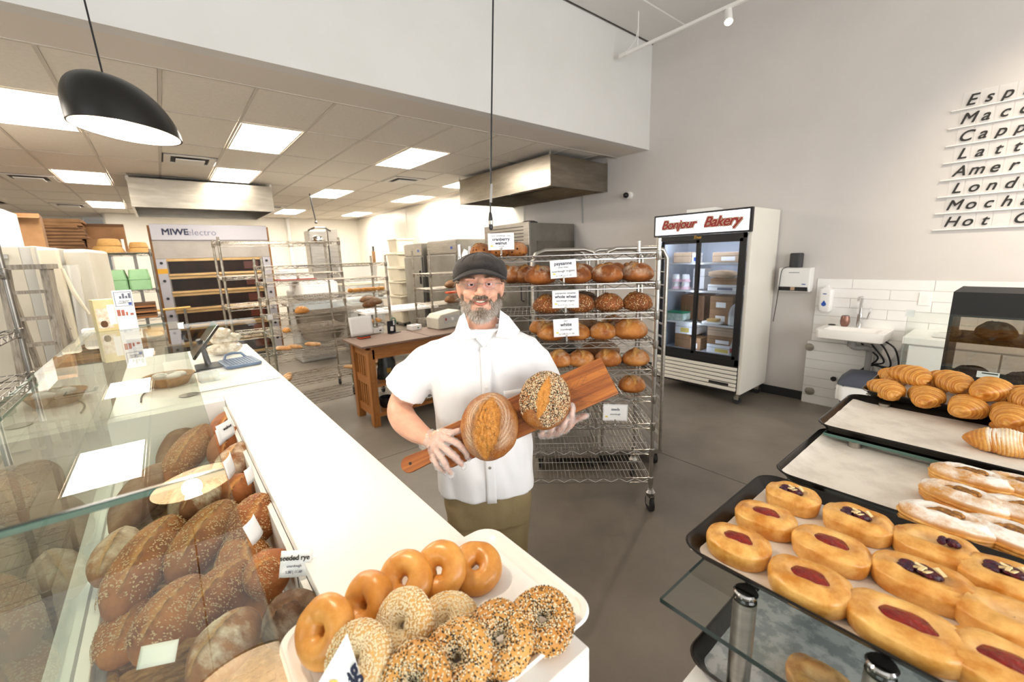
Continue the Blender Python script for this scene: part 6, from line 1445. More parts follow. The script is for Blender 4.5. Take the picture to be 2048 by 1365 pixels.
s2 = seed_coat(BG['everything'][0], 900, 2, 0.0011, 0.0016); setmat(s2, 'sesame_pale'); s3 = seed_coat(BG['everything'][0], 1100, 3, 0.0011, 0.0016, el=1.3); setmat(s3, 'sesame_black')
def bagel(kind, px, py, z, tilt, face, label, k=0, spin=0.0):
    me = BG[kind][k % len(BG[kind])]; q = onz(px, py, z)
    o = link(me.name.split('.')[0], me)
    n = Vector((math.cos(face)*math.sin(tilt), math.sin(face)*math.sin(tilt), math.cos(tilt)))
    o.matrix_world = Matrix.Translation(q) @ n.to_track_quat('Z', 'Y').to_matrix().to_4x4() @ Matrix.Rotation(spin, 4, 'Z')
    tag(o, label, 'bagel', 'bagels on the white tray')
    if kind == 'sesame': c = link('sesame_seeds', s1, o); c['kind'] = 'stuff'
    if kind == 'everything':
        c = link('sesame_seeds', s2, o); c['kind'] = 'stuff'; c = link('poppy_seeds', s3, o); c['kind'] = 'stuff'
FC = math.radians(215)
for i, (px, py, z, tl, fc) in enumerate(((650, 1262, 1.065, 0.95, 3.5), (735, 1210, 1.052, 1.0, 3.4), (810, 1162, 1.055, 0.75, 3.7), (878, 1142, 1.06, 0.85, 3.7), (951, 1136, 1.035, 0.35, 3.9))):
    bagel('plain', px, py, z, tl, fc, 'glossy plain bagel, %s along the counter edge of the tray' % ('first and largest', 'second', 'third', 'fourth', 'last')[i], i, i*1.3)
for i, (px, py, z, tl, fc) in enumerate(((718, 1322, 1.058, 0.85, 3.6), (808, 1252, 1.06, 0.85, 3.5), (893, 1252, 1.04, 0.35, 3.7))):
    bagel('sesame', px, py, z, tl, fc, 'pale sesame bagel in the middle row, %s' % ('nearest the camera', 'in the centre', 'lying flat behind')[i], 0, i*2.1)
for i, (px, py, z, tl, fc) in enumerate(((830, 1372, 1.055, 0.7, 3.6), (915, 1318, 1.055, 0.6, 3.7), (1000, 1278, 1.05, 0.6, 3.8), (1085, 1240, 1.04, 0.4, 4.0))):
    bagel('everything', px, py, z, tl, fc, 'seed-covered everything bagel in the outer row, %s' % ('nearest the camera', 'second', 'third', 'farthest')[i], 0, i*1.1)
q = onz(672, 1335, 1.09)
tc_ = thing('bagel_card', 'folded white bagel name card standing among the bagels', 'sign', q, -0.75)
obj('card_sheet', MB().prism([(-0.03, -0.03), (0.05, -0.03), (0.012, 0.045)], -0.0008, 0.0008, Matrix(((1, 0, 0, 0), (0, 0, -1, 0), (0, 1, 0, 0), (0, 0, 0, 1)))), 'card', tc_, rot=(-0.5, 0, 0))
text('bag', 'ink', tc_, (0.02, -0.006, -0.012), (PI/2-0.5, -0.9, 0), 0.040, name='print', fat=0.0006)
obj('wheat_mark', MB().ell((0.0, -0.003, -0.02), (0.008, 0.001, 0.005), 10, 6), 'wheat_yellow', tc_, rot=(-0.5, 0, 0))

# ---------------------------------------------------------------- pastries
bread('pastry_gold', '#c9812c', '#f7c472', '#f7dcaa', rough=0.30, bump=0.25, gloss=0.5, nscale=22)
bread('pastry_croissant', '#a8601c', '#cf8630', '#f2b960', rough=0.33, bump=0.2, gloss=0.5, nscale=20)
bread('pastry_sugar', '#c98a3f', '#e0ab64', '#e8c48f', flour=1.0, flourc='#fbf6ee', floor_lo=0.36, flour_scale=14, rough=0.6)
def danish_mesh(name, L, W, H, seed, m, hole=0.36, hl=0.5):
    mb = MB(); nu, nv = 56, 26; S = []
    rn = Vector((seed, seed*2, 0))
    for j in range(nv+1):
        t = j/nv
        for i in range(nu):
            A = 2*PI*i/nu
            r = 1-t if t < 0.0 else None
            # profile from base edge up over the rim to the centre dip
            ph = t*PI*1.02
            rr = 1.0*math.sin(min(ph, PI/2))*0.10+0.90 if ph < PI/2 else 1.0-(ph-PI/2)/(PI/2)*0.98
            zz = (0.5-0.5*math.cos(min(ph*1.3, PI)))
            d = rr/hole
            dip = math.exp(-(rr*math.hypot(math.cos(A)*hole/hl*1.0, math.sin(A))/hole)**4)
            zz -= 0.24*dip
            sw = 0.040*math.sin(13*rr*PI+A*3.0+seed)*(1-dip)*min(1, t*6)+0.09*noise.noise(Vector((math.cos(A)*rr*2, math.sin(A)*rr*2, seed)))
            k = 1+0.06*noise.noise(Vector((math.cos(A)*1.2, math.sin(A)*1.2, seed+5)))
            cA = math.copysign(abs(math.cos(A))**0.8, math.cos(A)); sA = math.copysign(abs(math.sin(A))**0.88, math.sin(A))
            mb.v.append((rr*k*cA*L/2, rr*k*sA*W/2, max(0, zz+sw*(1 if t > 0.05 else 0))*H)); S.append(0.5*dip)
    for j in range(nv):
        for i in range(nu): mb.f.append((j*nu+i, j*nu+(i+1) % nu, (j+1)*nu+(i+1) % nu, (j+1)*nu+i))
    mb.f.append(tuple(nv*nu+i for i in range(nu))); mb.f.append(tuple(reversed(range(nu))))
    me = mb.mesh(name, 180); at = me.attributes.new('score', 'FLOAT', 'POINT'); at.data.foreach_set('value', S); setmat(me, m); return me
DAN = [danish_mesh('fruit_danish', 0.135, 0.105, 0.048, k, 'pastry_gold') for k in (1, 2, 3)]
jam_me = MB().grid(lambda a, b: Vector((0.036*b*math.cos(2*PI*a)*(1+0.10*math.sin(5*2*PI*a)), 0.026*b*math.sin(2*PI*a)*(1+0.1*math.cos(2*PI*a*3)), 0.0425+0.0045*(1-b*b)-0.004*b*b*b)), 26, 6, True).mesh('jam_filling', 180); setmat(jam_me, 'jam')
ber = MB()
for i in range(9): ber.ell((0.024*math.cos(i*2.4)*(i % 3)/2, 0.013*math.sin(i*2.4)*(i % 3)/2, 0.042+0.002*(i % 2)), (0.012, 0.010, 0.007), 10, 6)
ber_me = ber.mesh('berry_filling', 180); setmat(ber_me, 'berry')
alm = MB()
for i in range(6): alm.obox(Matrix.Translation((0.018*math.cos(i*1.9)*(i % 3+1)/3, 0.011*math.sin(i*1.9)*(i % 3+1)/3, 0.0495+0.001*i)) @ Euler((0.3*math.sin(i), 0.35*math.cos(i*2), i*1.1)).to_matrix().to_4x4(), (0.016, 0.0055, 0.002))
alm_me = alm.mesh('almond_slivers'); setmat(alm_me, 'almond')
gD = 'fruit danishes on the front tray'
dl_ = [(1475, 1092, 'jam', 'red jam danish at the outer left corner of the front tray', 1.0, 0.1), (1530, 1040, 'jam', 'red jam danish second along the short tray end', 1.0, 0.2), (1585, 998, 'berry', 'berry and almond danish in the far corner of the front tray', 0.95, 0.1),
       (1617, 1170, 'jam', 'round red jam danish in the outer row of the front tray', 1.08, 0.1), (1660, 1100, 'jam', 'red jam danish in the middle row of the front tray', 1.08, 0.0), (1715, 1048, 'berry', 'berry danish in the inner row of the front tray', 1.05, 0.05),
       (1810, 1260, 'jam', 'longest red jam danish in the outer row of the front tray', 1.3, 0.05), (1845, 1165, 'berry', 'almond berry danish in the middle of the front tray', 1.22, 0.05), (1870, 1100, 'plain', 'closed danish with one dark berry in the inner row', 1.1, 0.1),
       (2015, 1165, 'berry', 'berry danish at the picture edge of the inner row', 1.12, 0.1), (2025, 1250, 'plain', 'plain danish at the picture edge of the middle row', 1.15, 0.0), (2010, 1345, 'jam', 'red jam danish at the lower picture corner', 1.15, 0.05)]
for i, (px, py, kd, lb, sc_, rz) in enumerate(dl_):
    q = onz(px, py, 1.07); o = put(DAN[i % 3], q.x, q.y, 1.0485, PI/2+rz, lb, gD, sc_*0.92, 'fruit_danish', cat='pastry')
    o.scale = (sc_*0.95, min(sc_, 1.1)*0.97, 1.0)
    if kd == 'jam': link('jam_filling', jam_me, o)
    if kd == 'berry': link('berry_filling', ber_me, o); link('almond_slivers', alm_me, o)
    if kd == 'plain' and i == 8: link('berry_filling', ber_me, o, (-0.02, 0, 0.004), (0, 0, 0), (0.6, 0.6, 1))
SUG = [danish_mesh('apple_pastry', 0.15, 0.098, 0.05, 11+k, 'pastry_sugar', hole=0.30, hl=0.55) for k in range(2)]
app = MB()
for i in range(14): app.ell((0.03*math.cos(i*2.4)*(i % 4)/3, 0.012*math.sin(i*2.4)*(i % 4)/3, 0.045), (0.013, 0.010, 0.0075), 8, 5)
app_me = app.mesh('apple_filling', 180); setmat(app_me, 'apple_fill')
lay_me = MB()
for k in range(3): lay_me.tube([(0.072*math.cos(a)*(1+0.02*k), 0.048*math.sin(a)*(1+0.03*k), 0.008+0.008*k) for a in [j*PI/16 for j in range(32)]], 0.0042, 6, closed=True)
lay_m = lay_me.mesh('flaky_layers', 180); setmat(lay_m, 'pastry_gold')
for i, (px, py, lb) in enumerate(((1942, 962, 'farthest sugared apple pastry of the left three'), (1925, 1003, 'middle sugared apple pastry of the left three'), (1890, 1048, 'nearest sugared apple pastry of the left three'), (2050, 985, 'far sugared pastry cut by the picture edge'), (2055, 1035, 'middle sugared pastry cut by the picture edge'), (2030, 1085, 'near sugared pastry cut by the picture edge'))):
    q = onz(px, py, 1.07); o = put(SUG[i % 2], q.x, q.y, 1.0485, PI/2+0.12*(-1)**i-0.15, lb, 'sugared apple pastries', 1.0, 'apple_pastry', cat='pastry'); o.scale = (1.08, 0.92, 1.05)
    link('apple_filling', app_me, o); link('flaky_layers', lay_m, o)
def croissant_mesh(name, L, R, bend, seed, ridges=7):
    mb = MB(); nr, n = 110, 26; rs = []; S = []
    for i in range(nr+1):
        t = -1+2*i/nr; k = max(0.0, 1-abs(t)**2.4)**0.62
        seg = abs(t)*ridges/2; fr = seg-math.floor(seg)
        r = R*(0.12+0.88*k)*(1+0.16*(0.5-fr)*k)*(1+0.022*math.sin(t*62+seed))
        x = t*L/2; y = -bend*(1-t*t); 
        ring = []
        for j in range(n):
            a = 2*PI*j/n; z = r*math.sin(a)*0.92
            z = max(z, -R*0.62); nn = 1+0.03*noise.noise(Vector((t*4, math.cos(a)*1.5, math.sin(a)*1.5+seed)))
            ring.append((x+0.010*math.sin(a)*math.cos(a*1.0), y+r*1.12*math.cos(a)*nn, z*nn+R*0.62)); S.append(max(0, min(1, 1.1*(1-fr)-0.15+0.35*math.sin(t*62+seed))))
        rs.append(ring)
    mb.rings(rs); me = mb.mesh(name, 180); at = me.attributes.new('score', 'FLOAT', 'POINT'); at.data.foreach_set('value', [0.75*s for s in S]); setmat(me, 'pastry_croissant'); return me
CRO = [croissant_mesh('croissant', 0.155, 0.041, 0.022, k, 7+k) for k in (0, 1)]
gK = 'croissants heaped on the tray'
for i, (px, py, z, rz, sc_, lb) in enumerate((
   (1762, 783, 1.118, 0.5, 1.0, 'croissant at the left front corner of the tray'), (1840, 797, 1.118, 0.15, 1.0, 'croissant second in the front row'), (1918, 815, 1.118, -0.1, 1.02, 'croissant third in the front row'), (2005, 835, 1.118, 0.0, 1.05, 'croissant fourth in the front row'), (2080, 855, 1.118, 0.1, 1.0, 'croissant in the front row beyond the picture edge'),
   (1775, 757, 1.118, 0.3, 0.95, 'croissant behind the left corner one'), (1855, 772, 1.118, 0.3, 0.95, 'croissant hidden under the left top one'), (1935, 787, 1.118, 0.2, 0.95, 'croissant hidden under the middle top one'), (2020, 805, 1.118, 0.2, 0.95, 'croissant hidden under the right top one'),
   (1815, 756, 1.168, 0.75, 1.0, 'top layer croissant, leftmost'), (1890, 768, 1.168, 0.55, 1.05, 'top layer croissant, middle'), (1968, 783, 1.170, -0.2, 1.08, 'top layer croissant, third'), (2042, 800, 1.168, 0.3, 1.0, 'top layer croissant at the picture edge'))):
    q = onz(px, py-5, z+0.03); q.x += 0.012; put(CRO[i % 2], q.x, q.y, z-0.003, rz+0.15, lb, gK, sc_, 'croissant', cat='pastry', rx=random.uniform(-.12, .12))
pac = croissant_mesh('sugar_roll', 0.17, 0.043, 0.0, 5, 4)
q = onz(2010, 893, 1.105); o = put(pac, q.x, q.y, 1.0875, -PI/2+0.2, 'sugar-dusted chocolate roll on the nearly empty tray', 'sugared rolls', 1.0, 'sugar_roll', cat='pastry')
obj('icing_sugar', croissant_mesh('icing_sugar', 0.15, 0.0436, 0.0, 5, 4), None, o); o.children[0].data.materials.clear(); o.children[0].data.materials.append(MATS['pastry_sugar']); o.children[0].location.z = 0.0012
obj('chocolate_end', MB().ell((0.065, -0.012, 0.024), (0.018, 0.012, 0.010), 12, 8), 'chocolate', o, smooth=80)
q = onz(2062, 868, 1.105); put(pac, q.x, q.y, 1.0875, -PI/2+0.1, 'second chocolate roll at the picture edge', 'sugared rolls', 1.0, 'sugar_roll', cat='pastry')
q = onz(1640, 1362, 0.84); put(DAN[0], q.x, q.y, 0.811, PI/2, 'brown pastry on the tray below the glass shelf', 'lower tray pastries', 0.9, 'lower_pastry', cat='pastry')
# ---------------------------------------------------------------- the baker
MO = Vector((0.90, 1.25, 0)); MRZ = -math.atan2(0.584, 0.812); MD = 1.5403
_mv = Vector((-0.584, -0.812, 0)); _mu = Vector((0.812, -0.584, 0))
def mp(px, py, v):
    """a point on the baker, in his own frame (x to his left, y away from the viewer), at depth v in front of his spine"""
    d = ray(px, py); t = (MD-v)/(-(d.x*_mv.x+d.y*_mv.y)); P = CAM+d*t
    return Vector(((P-MO).dot(_mu), -v, P.z))
man = thing('person', 'person in white short-sleeved shirt and dark flat cap holding a board of loaves', 'person', MO, MRZ)
def skinmat(name, c1, c2):
    return mat(name, c1, 0.45, c2=c2, scale=14, bump=0.06, bscale=140, sss=0.0, lo=0.3, hi=0.7)
skinmat('skin', '#dfae95', '#d39a80')
mat('shirt_white', '#f0eff0', 0.7, c2='#ecebec', scale=5)
mat('tshirt_white', '#f1efec', 0.8)
mat('trouser_khaki', '#93815f', 0.8, c2='#84734f', scale=5, bump=0.15, bscale=300)
mat('cap_dark', '#1d1917', 0.7, c2='#2f2825', scale=16, bump=0.25, bscale=120, sheen=0.1)
mat('cap_shade', '#161413', 0.8)
mat('lips', '#b56a5c', 0.35); mat('teeth', '#e9dfc8', 0.3); mat('mouth_dark', '#3a1814', 0.6)
mat('eye_white', '#ded6d0', 0.2); mat('iris', '#3f2a1c', 0.15); mat('pupil', '#0a0808', 0.1)
mat('glove_film', '#f4f1ee', 0.18, alpha=0.30, spec=1.0)
mat('shoe', '#211d1b', 0.5)
def hairmat(name, cols):
    m, nt, b = new_mat(name); at = ND(nt, 'ShaderNodeAttribute', attribute_name='shade'); r = ND(nt, 'ShaderNodeValToRGB')
    r.color_ramp.elements[0].color = lin(cols[0]); r.color_ramp.elements[1].color = lin(cols[-1])
    e = r.color_ramp.elements.new(0.5); e.color = lin(cols[1])
    nt.links.new(at.outputs['Fac'], r.inputs[0]); nt.links.new(r.outputs[0], b.inputs['Base Color']); b.inputs['Roughness'].default_value = 0.55; return m
hairmat('beard_hair', ('#4d392b', '#978879', '#e6e0d9')); hairmat('head_hair', ('#5a4a3e', '#82735f', '#a89a8a')); hairmat('brow_hair', ('#4a3c32', '#6b5a4c', '#8a7a6a'))
def limb(mb, pts, n=20, sub=6):
    """smooth tapering limb through (point, radius) stations"""
    P = [Vector(p) for p, r in pts]; R = [r for p, r in pts]; q, rr = [], []
    for i in range(len(P)-1):
        p0, p1, p2, p3 = P[max(i-1, 0)], P[i], P[i+1], P[min(i+2, len(P)-1)]; r0, r1, r2, r3 = R[max(i-1, 0)], R[i], R[i+1], R[min(i+2, len(R)-1)]
        for k in range(sub):
            t = k/sub
            c = lambda a, b, c_, d: 0.5*((2*b)+(-a+c_)*t+(2*a-5*b+4*c_-d)*t*t+(-a+3*b-3*c_+d)*t**3)
            q.append(Vector([c(p0[j], p1[j], p2[j], p3[j]) for j in range(3)])); rr.append(c(r0, r1, r2, r3))
    q.append(P[-1]); rr.append(R[-1]); mb.tube(q, rr, n)
    mb.ell(P[0], (R[0],)*3, 12, 8); mb.ell(P[-1], (R[-1],)*3, 12, 8)
HX = -0.021
def hd(x, v, z): return (HX+x, -v, z)
body = MB()
# head
body.ell(hd(0, -0.006, 1.618), (0.074, 0.096, 0.092), 28, 18)
body.ell(hd(0, 0.032, 1.572), (0.061, 0.062, 0.078), 24, 16)
body.ell(hd(0, 0.045, 1.535), (0.050, 0.050, 0.045), 20, 12)
for s in (-1, 1):
    body.ell(hd(s*0.036, 0.062, 1.577), (0.024, 0.026, 0.022), 16, 10)
    body.ell(hd(s*0.0125, 0.100, 1.5805), (0.0095, 0.011, 0.008), 12, 8)
    body.ell(hd(s*0.078, -0.008, 1.583), (0.009, 0.019, 0.031), 14, 10, Euler((0.1, s*0.22, s*-0.25)).to_matrix())
    body.ell(hd(s*0.030, 0.083, 1.631), (0.026, 0.012, 0.0075), 12, 8, Euler((0, s*0.12, 0)).to_matrix())
    body.ell(hd(s*0.020, 0.088, 1.562), (0.016, 0.012, 0.012), 12, 8)
body.tube([hd(0, 0.083, 1.628), hd(0, 0.097, 1.608), hd(0.001, 0.112, 1.590), hd(0.001, 0.1145, 1.584)], [0.009, 0.0095, 0.0115, 0.0125], 14); body.ell(hd(0.001, 0.1125, 1.5835), (0.0135, 0.013, 0.0115), 14, 10)
limb(body, [((HX+0.0, 0.012, 1.38), 0.064), ((HX, 0.004, 1.45), 0.057), ((HX, -0.005, 1.54), 0.056)])
# trunk under the clothes
def ell_ring(cx, cy, a, b, z, n=32, p=2.3): return [Vector((cx+math.copysign(abs(math.cos(t))**(2/p), math.cos(t))*a, cy+math.copysign(abs(math.sin(t))**(2/p), math.sin(t))*b, z)) for t in [2*PI*i/n for i in range(n)]]
body.rings([ell_ring(-0.028, 0.0, a, b, z) for z, a, b in ((0.80, 0.150, 0.095), (0.95, 0.150, 0.10), (1.10, 0.155, 0.10), (1.25, 0.165, 0.10), (1.34, 0.165, 0.09), (1.40, 0.12, 0.07), (1.43, 0.06, 0.05))])
for sx, fx in ((-0.11, -0.125), (0.055, 0.075)): limb(body, [((sx, 0, 0.85), 0.075), ((sx, 0, 0.5), 0.055), ((fx, 0.01, 0.3), 0.05), ((fx, 0.01, 0.08), 0.038), ((fx, -0.06, 0.045), 0.036)])
# his right arm (picture left) to the board handle
WL = mp(861, 882, 0.185)
limb(body, [((-0.17, 0.0, 1.35), 0.042), ((-0.27, 0.008, 1.27), 0.048), ((-0.343, 0.012, 1.165), 0.046), ((-0.325, -0.05, 1.128), 0.049), ((-0.275, -0.115, 1.108), 0.042), (WL+Vector((-0.02, 0.02, 0.006)), 0.031), (WL, 0.028)])
# his left arm (picture right), forearm coming forward under the board
WR = Vector((0.215, -0.165, 1.125))
limb(body, [((0.125, 0.0, 1.35), 0.042), ((0.19, 0.028, 1.25), 0.046), ((0.25, 0.045, 1.13), 0.045), ((0.245, -0.03, 1.10), 0.045), ((0.23, -0.11, 1.105), 0.036), (WR, 0.028)])
hands = MB()
def finger(mb, pts, r0, r1):
    n = len(pts); limb(mb, [(p, r0+(r1-r0)*i/(n-1)) for i, p in enumerate(pts)], 12, 4)
def palm(mb, a, b, w_dir, w0, w1, th):
    """flat tapering slab from wrist to knuckles"""
    a, b, w = Vector(a), Vector(b), Vector(w_dir).normalized(); d = (b-a).normalized(); nr = d.cross(w).normalized(); rs = []
    for t in (0, 0.25, 0.5, 0.75, 1.0):
        c = a.lerp(b, t); ww = w0+(w1-w0)*t
        rs.append([c+w*(math.cos(x)*ww)+nr*(math.sin(x)*th*(1.1-0.25*t)) for x in [2*PI*i/18 for i in range(18)]])
    mb.rings(rs)
Lf = dict(
 thumb=[mp(868, 872, 0.215), mp(886, 864, 0.235), mp(903, 866, 0.25), mp(917, 862, 0.255)],
 index=[mp(885, 875, 0.255), mp(912, 886, 0.285), mp(928, 900, 0.288), mp(935, 913, 0.280)],
 middle=[mp(881, 890, 0.260), mp(900, 906, 0.292), mp(915, 920, 0.295), mp(924, 931, 0.285)],
 ring=[mp(874, 903, 0.257), mp(886, 921, 0.288), mp(894, 936, 0.285), mp(902, 948, 0.275)],
 little=[mp(866, 912, 0.245), mp(872, 928, 0.27), mp(880, 938, 0.268), mp(889, 944, 0.258)])
palm(hands, WL, (Lf['index'][0]+Lf['little'][0]+Lf['middle'][0]+Lf['ring'][0])/4, (Lf['index'][0]-Lf['little'][0]), 0.027, 0.040, 0.016)
for k, r0, r1 in (('thumb', 0.0125, 0.0085), ('index', 0.0105, 0.0075), ('middle', 0.0108, 0.0078), ('ring', 0.0102, 0.0074), ('little', 0.0092, 0.0066)): finger(hands, Lf[k], r0, r1)
finger(hands, [WL+Vector((0.012, -0.01, 0.006)), Lf['thumb'][0], Lf['thumb'][1]], 0.018, 0.0125)
PR = mp(1118, 862, 0.215)
Rf = dict(
 index=[mp(1128, 862, 0.225), mp(1138, 850, 0.262), mp(1143, 832, 0.292), mp(1144, 818, 0.290)],
 middle=[mp(1112, 868, 0.228), mp(1119, 862, 0.265), mp(1127, 850, 0.292), mp(1131, 842, 0.292)],
 ring=[mp(1097, 871, 0.228), mp(1100, 866, 0.262), mp(1103, 860, 0.285), mp(1105, 855, 0.287)],
 little=[mp(1084, 872, 0.225), mp(1083, 870, 0.25), mp(1084, 868, 0.272), mp(1086, 865, 0.277)],
 thumb=[mp(1132, 855, 0.19), mp(1146, 843, 0.20), mp(1160, 836, 0.215), mp(1171, 832, 0.222)])
palm(hands, WR, (Rf['index'][0]+Rf['little'][0])/2, (Rf['index'][0]-Rf['little'][0]), 0.028, 0.040, 0.016)
for k, r0, r1 in (('thumb', 0.0125, 0.009), ('index', 0.0105, 0.008), ('middle', 0.0108, 0.008), ('ring', 0.0102, 0.0078), ('little', 0.0092, 0.007)): finger(hands, Rf[k], r0, r1)
finger(hands, [WR, Rf['thumb'][0], Rf['thumb'][1]], 0.018, 0.0125)
body.join(hands)
bme = bake(body, 0.0036, 3, 0.5)
a = vget(bme)
def dent(c, s, amt, dirv=(0, 1, 0)):
    global a
    d2 = (((a-np.array(c))/np.array(s))**2).sum(1); a = a+np.outer(np.exp(-d2)*amt, np.array(dirv))
for s in (-1, 1):
    dent(hd(s*0.030, 0.088, 1.612), (0.015, 0.03, 0.0095), 0.011)          # eye sockets
    dent(hd(s*0.034, 0.085, 1.5975), (0.014, 0.02, 0.004), 0.0025)        # below the eyes
    dent(hd(s*0.024, 0.10, 1.566), (0.006, 0.02, 0.014), 0.003)           # smile folds
    dent(hd(s*0.085, -0.004, 1.585), (0.008, 0.010, 0.016), 0.004, (-s, 0, 0))
dent(hd(0, 0.10, 1.551), (0.024, 0.03, 0.0065), 0.010)                     # mouth
vset(bme, a); setmat(bme, 'skin')
bo = obj('body', bme, None, man)
# gloves: thin film over both hands
for F_, W_, wx, w0 in ((Lf, WL, 0.35, 0.046), (Rf, WR, 0.0, 0.040)):
    gl = MB()
    for k in F_:
        p = [Vector(x) for x in F_[k]]; d = (p[-1]-p[-2]).normalized(); finger(gl, p+[p[-1]+d*(0.012 if k != 'thumb' else 0.006)], 0.0145 if k != 'little' else 0.013, 0.0095)
    palm(gl, W_+(W_-F_['middle'][0])*wx, (F_['index'][0]+F_['little'][0])/2, (F_['index'][0]-F_['little'][0]), w0, 0.050, 0.026)
    gme = bake(gl, 0.004, 2, 0.5); a = vget(gme)
    for i in range(len(a)):
        p = Vector(a[i]); a[i] += np.array(gme.vertices[i].normal)*(0.0035*noise.noise(p*70)+0.002*noise.noise(p*170))
    vset(gme, a); setmat(gme, 'glove_film'); obj('glove', gme, None, man)
# face details
for s in (-1, 1):
    e = obj('eye', MB().ell(hd(s*0.030, 0.0755, 1.6115), (0.0118,)*3, 20, 14), 'eye_white', man, smooth=180)
    M_ = Euler((PI/2, 0, 0)).to_matrix(); g = 0.06
    obj('iris', MB().lathe([(0.0055, 0.0), (0.004, 0.0012), (0.0, 0.0016)], hd(s*0.030+0.0012, 0.0865, 1.612), 16, M=M_), 'iris', e, smooth=60)
    obj('pupil', MB().lathe([(0.0026, 0.0), (0.0, 0.0009)], hd(s*0.030+0.0012, 0.0876, 1.612), 12, M=M_), 'pupil', e)
    for up in (1, -1):
        th0, th1 = (0.20, 1.45) if up == 1 else (0.42, 1.3)
        def lid(a_, b_, up=up, s=s, th0=th0, th1=th1):
            ph = (a_-0.5)*PI*0.98; th = th0+(th1-th0)*b_; R_ = 0.0131
            cz = math.sin(th)*up; k = math.cos(th)
            return Vector(hd(s*0.030+R_*1.12*math.sin(ph)*(0.35+0.65*k), 0.0750+R_*math.cos(ph)*(0.25+0.75*k), 1.6115+R_*cz*0.95))
        obj('eyelid', MB().grid(lid, 16, 6), 'skin', man, smooth=180, solid=0.0012)
def arc(x0, x1, z0, zc, v0, vc, n=14): return [hd(x0+(x1-x0)*i/n, v0+(vc-v0)*(1-(2*i/n-1)**2), z0+(zc-z0)*(1-(2*i/n-1)**2)) for i in range(n+1)]
obj('mouth_cavity', MB().tube(arc(-0.026, 0.026, 1.5570, 1.5495, 0.074, 0.094), [0.001]+[0.0058]*13+[0.001], 12), 'mouth_dark', man, smooth=180)
tt = obj('upper_teeth', MB().tube(arc(-0.0225, 0.0225, 1.5580, 1.5522, 0.079, 0.0995), [0.0012]+[0.0034]*13+[0.0012], 10), 'teeth', man, smooth=180)
gp = MB()
for i in range(1, 8):
    x = -0.0225+0.045*i/8; t = (2*i/8-1)**2; gp.box(hd(x-0.0003, 0.079+0.0205*(1-t)+0.0036, 1.558-0.0058*(1-t)-0.003), hd(x+0.0003, 0.079+0.0205*(1-t)+0.001, 1.558-0.0058*(1-t)+0.0028))
gk = obj('teeth_gaps', gp, 'mouth_dark', tt); gk['kind'] = 'stuff'
obj('lower_lip', MB().tube(arc(-0.0285, 0.0285, 1.5580, 1.5435, 0.075, 0.0985), [0.001]+[0.003, 0.004]+[0.0046]*9+[0.004, 0.003]+[0.001], 10), 'lips', man, smooth=180)
obj('upper_lip', MB().tube(arc(-0.0285, 0.0285, 1.5585, 1.5577, 0.075, 0.0985), [0.001]+[0.0022]*13+[0.001], 10), 'lips', man, smooth=180)
def strands(mesh_or_pts, n, length, width, grav, seed, shade_fn, flow=None, droop=0.5):
    r = random.Random(seed); mb = MB(); sh = []
    if isinstance(mesh_or_pts, bpy.types.Mesh):
        me = mesh_or_pts; ps = [(Vector(p.center), Vector(p.normal), p.area) for p in me.polygons]; tot = [0]
        for p in ps: tot.append(tot[-1]+p[2])
        import bisect
        src = lambda: ps[min(len(ps)-1, bisect.bisect(tot, r.uniform(0, tot[-1]))-1)][:2]
    else: src = lambda: r.choice(mesh_or_pts)
    for _ in range(n):
        c, nr = src(); L = length*r.uniform(0.6, 1.3)
        d = (nr*(1-grav)+Vector((0, 0, -1))*grav+Vector([r.gauss(0, 0.28) for _ in range(3)])+(flow(c) if flow else Vector((0, 0, 0)))).normalized()
        sd = d.cross(nr); sd = sd.normalized()*width if sd.length > 1e-4 else Vector((width, 0, 0))
        c = c+Vector([r.uniform(-.002, .002) for _ in range(3)])
        m1 = c+d*L*0.55; d2 = (d+Vector((0, 0, -droop))).normalized(); tip = m1+d2*L*0.45; i = len(mb.v)
        mb.v += [tuple(x) for x in (c-sd, c+sd, m1+sd*0.8, m1-sd*0.8, tip)]; mb.f += [(i, i+1, i+2, i+3), (i+3, i+2, i+4)]
        sh += [shade_fn(c, r)]*5
    me = mb.mesh('strands'); at = me.attributes.new('shade', 'FLOAT', 'POINT'); at.data.foreach_set('value', sh); return me
bd = MB()
bd.ell(hd(0, 0.056, 1.512), (0.046, 0.038, 0.029), 24, 14)
bd.ell(hd(0, 0.070, 1.503), (0.034, 0.026, 0.021), 20, 12)
for s in (-1, 1):
    bd.ell(hd(s*0.044, 0.036, 1.532), (0.021, 0.032, 0.030), 18, 12); bd.ell(hd(s*0.0595, 0.012, 1.548), (0.0125, 0.020, 0.026), 16, 10)
    bd.tube([hd(s*0.002, 0.1005, 1.5705), hd(s*0.014, 0.0985, 1.5695), hd(s*0.027, 0.088, 1.562), hd(s*0.038, 0.074, 1.545), hd(s*0.038, 0.066, 1.525)], [0.0045, 0.0058, 0.006, 0.0065, 0.011], 12)
bd.ell(hd(0, 0.083, 1.530), (0.020, 0.012, 0.010), 16, 10)
bdm = bake(bd, 0.0032, 2, 0.5)
def bshade(c, r):
    x, z = c.x-HX, c.z
    chin = math.exp(-(x/0.028)**2-((z-1.515)/0.02)**2); mous = math.exp(-((z-1.563)/0.010)**2)
    low = max(0, min(1, (1.535-z)/0.05))
    return max(0, min(1, 0.62+0.25*low-0.5*mous-0.42*chin*(1 if abs(x) < 0.02 else 0.5)+r.gauss(0, 0.16)))
at = bdm.attributes.new('shade', 'FLOAT', 'POINT'); rr_ = random.Random(4)
at.data.foreach_set('value', [max(0, bshade(v.co, rr_)-0.18) for v in bdm.vertices]); setmat(bdm, 'beard_hair')
be = obj('beard', bdm, None, man)
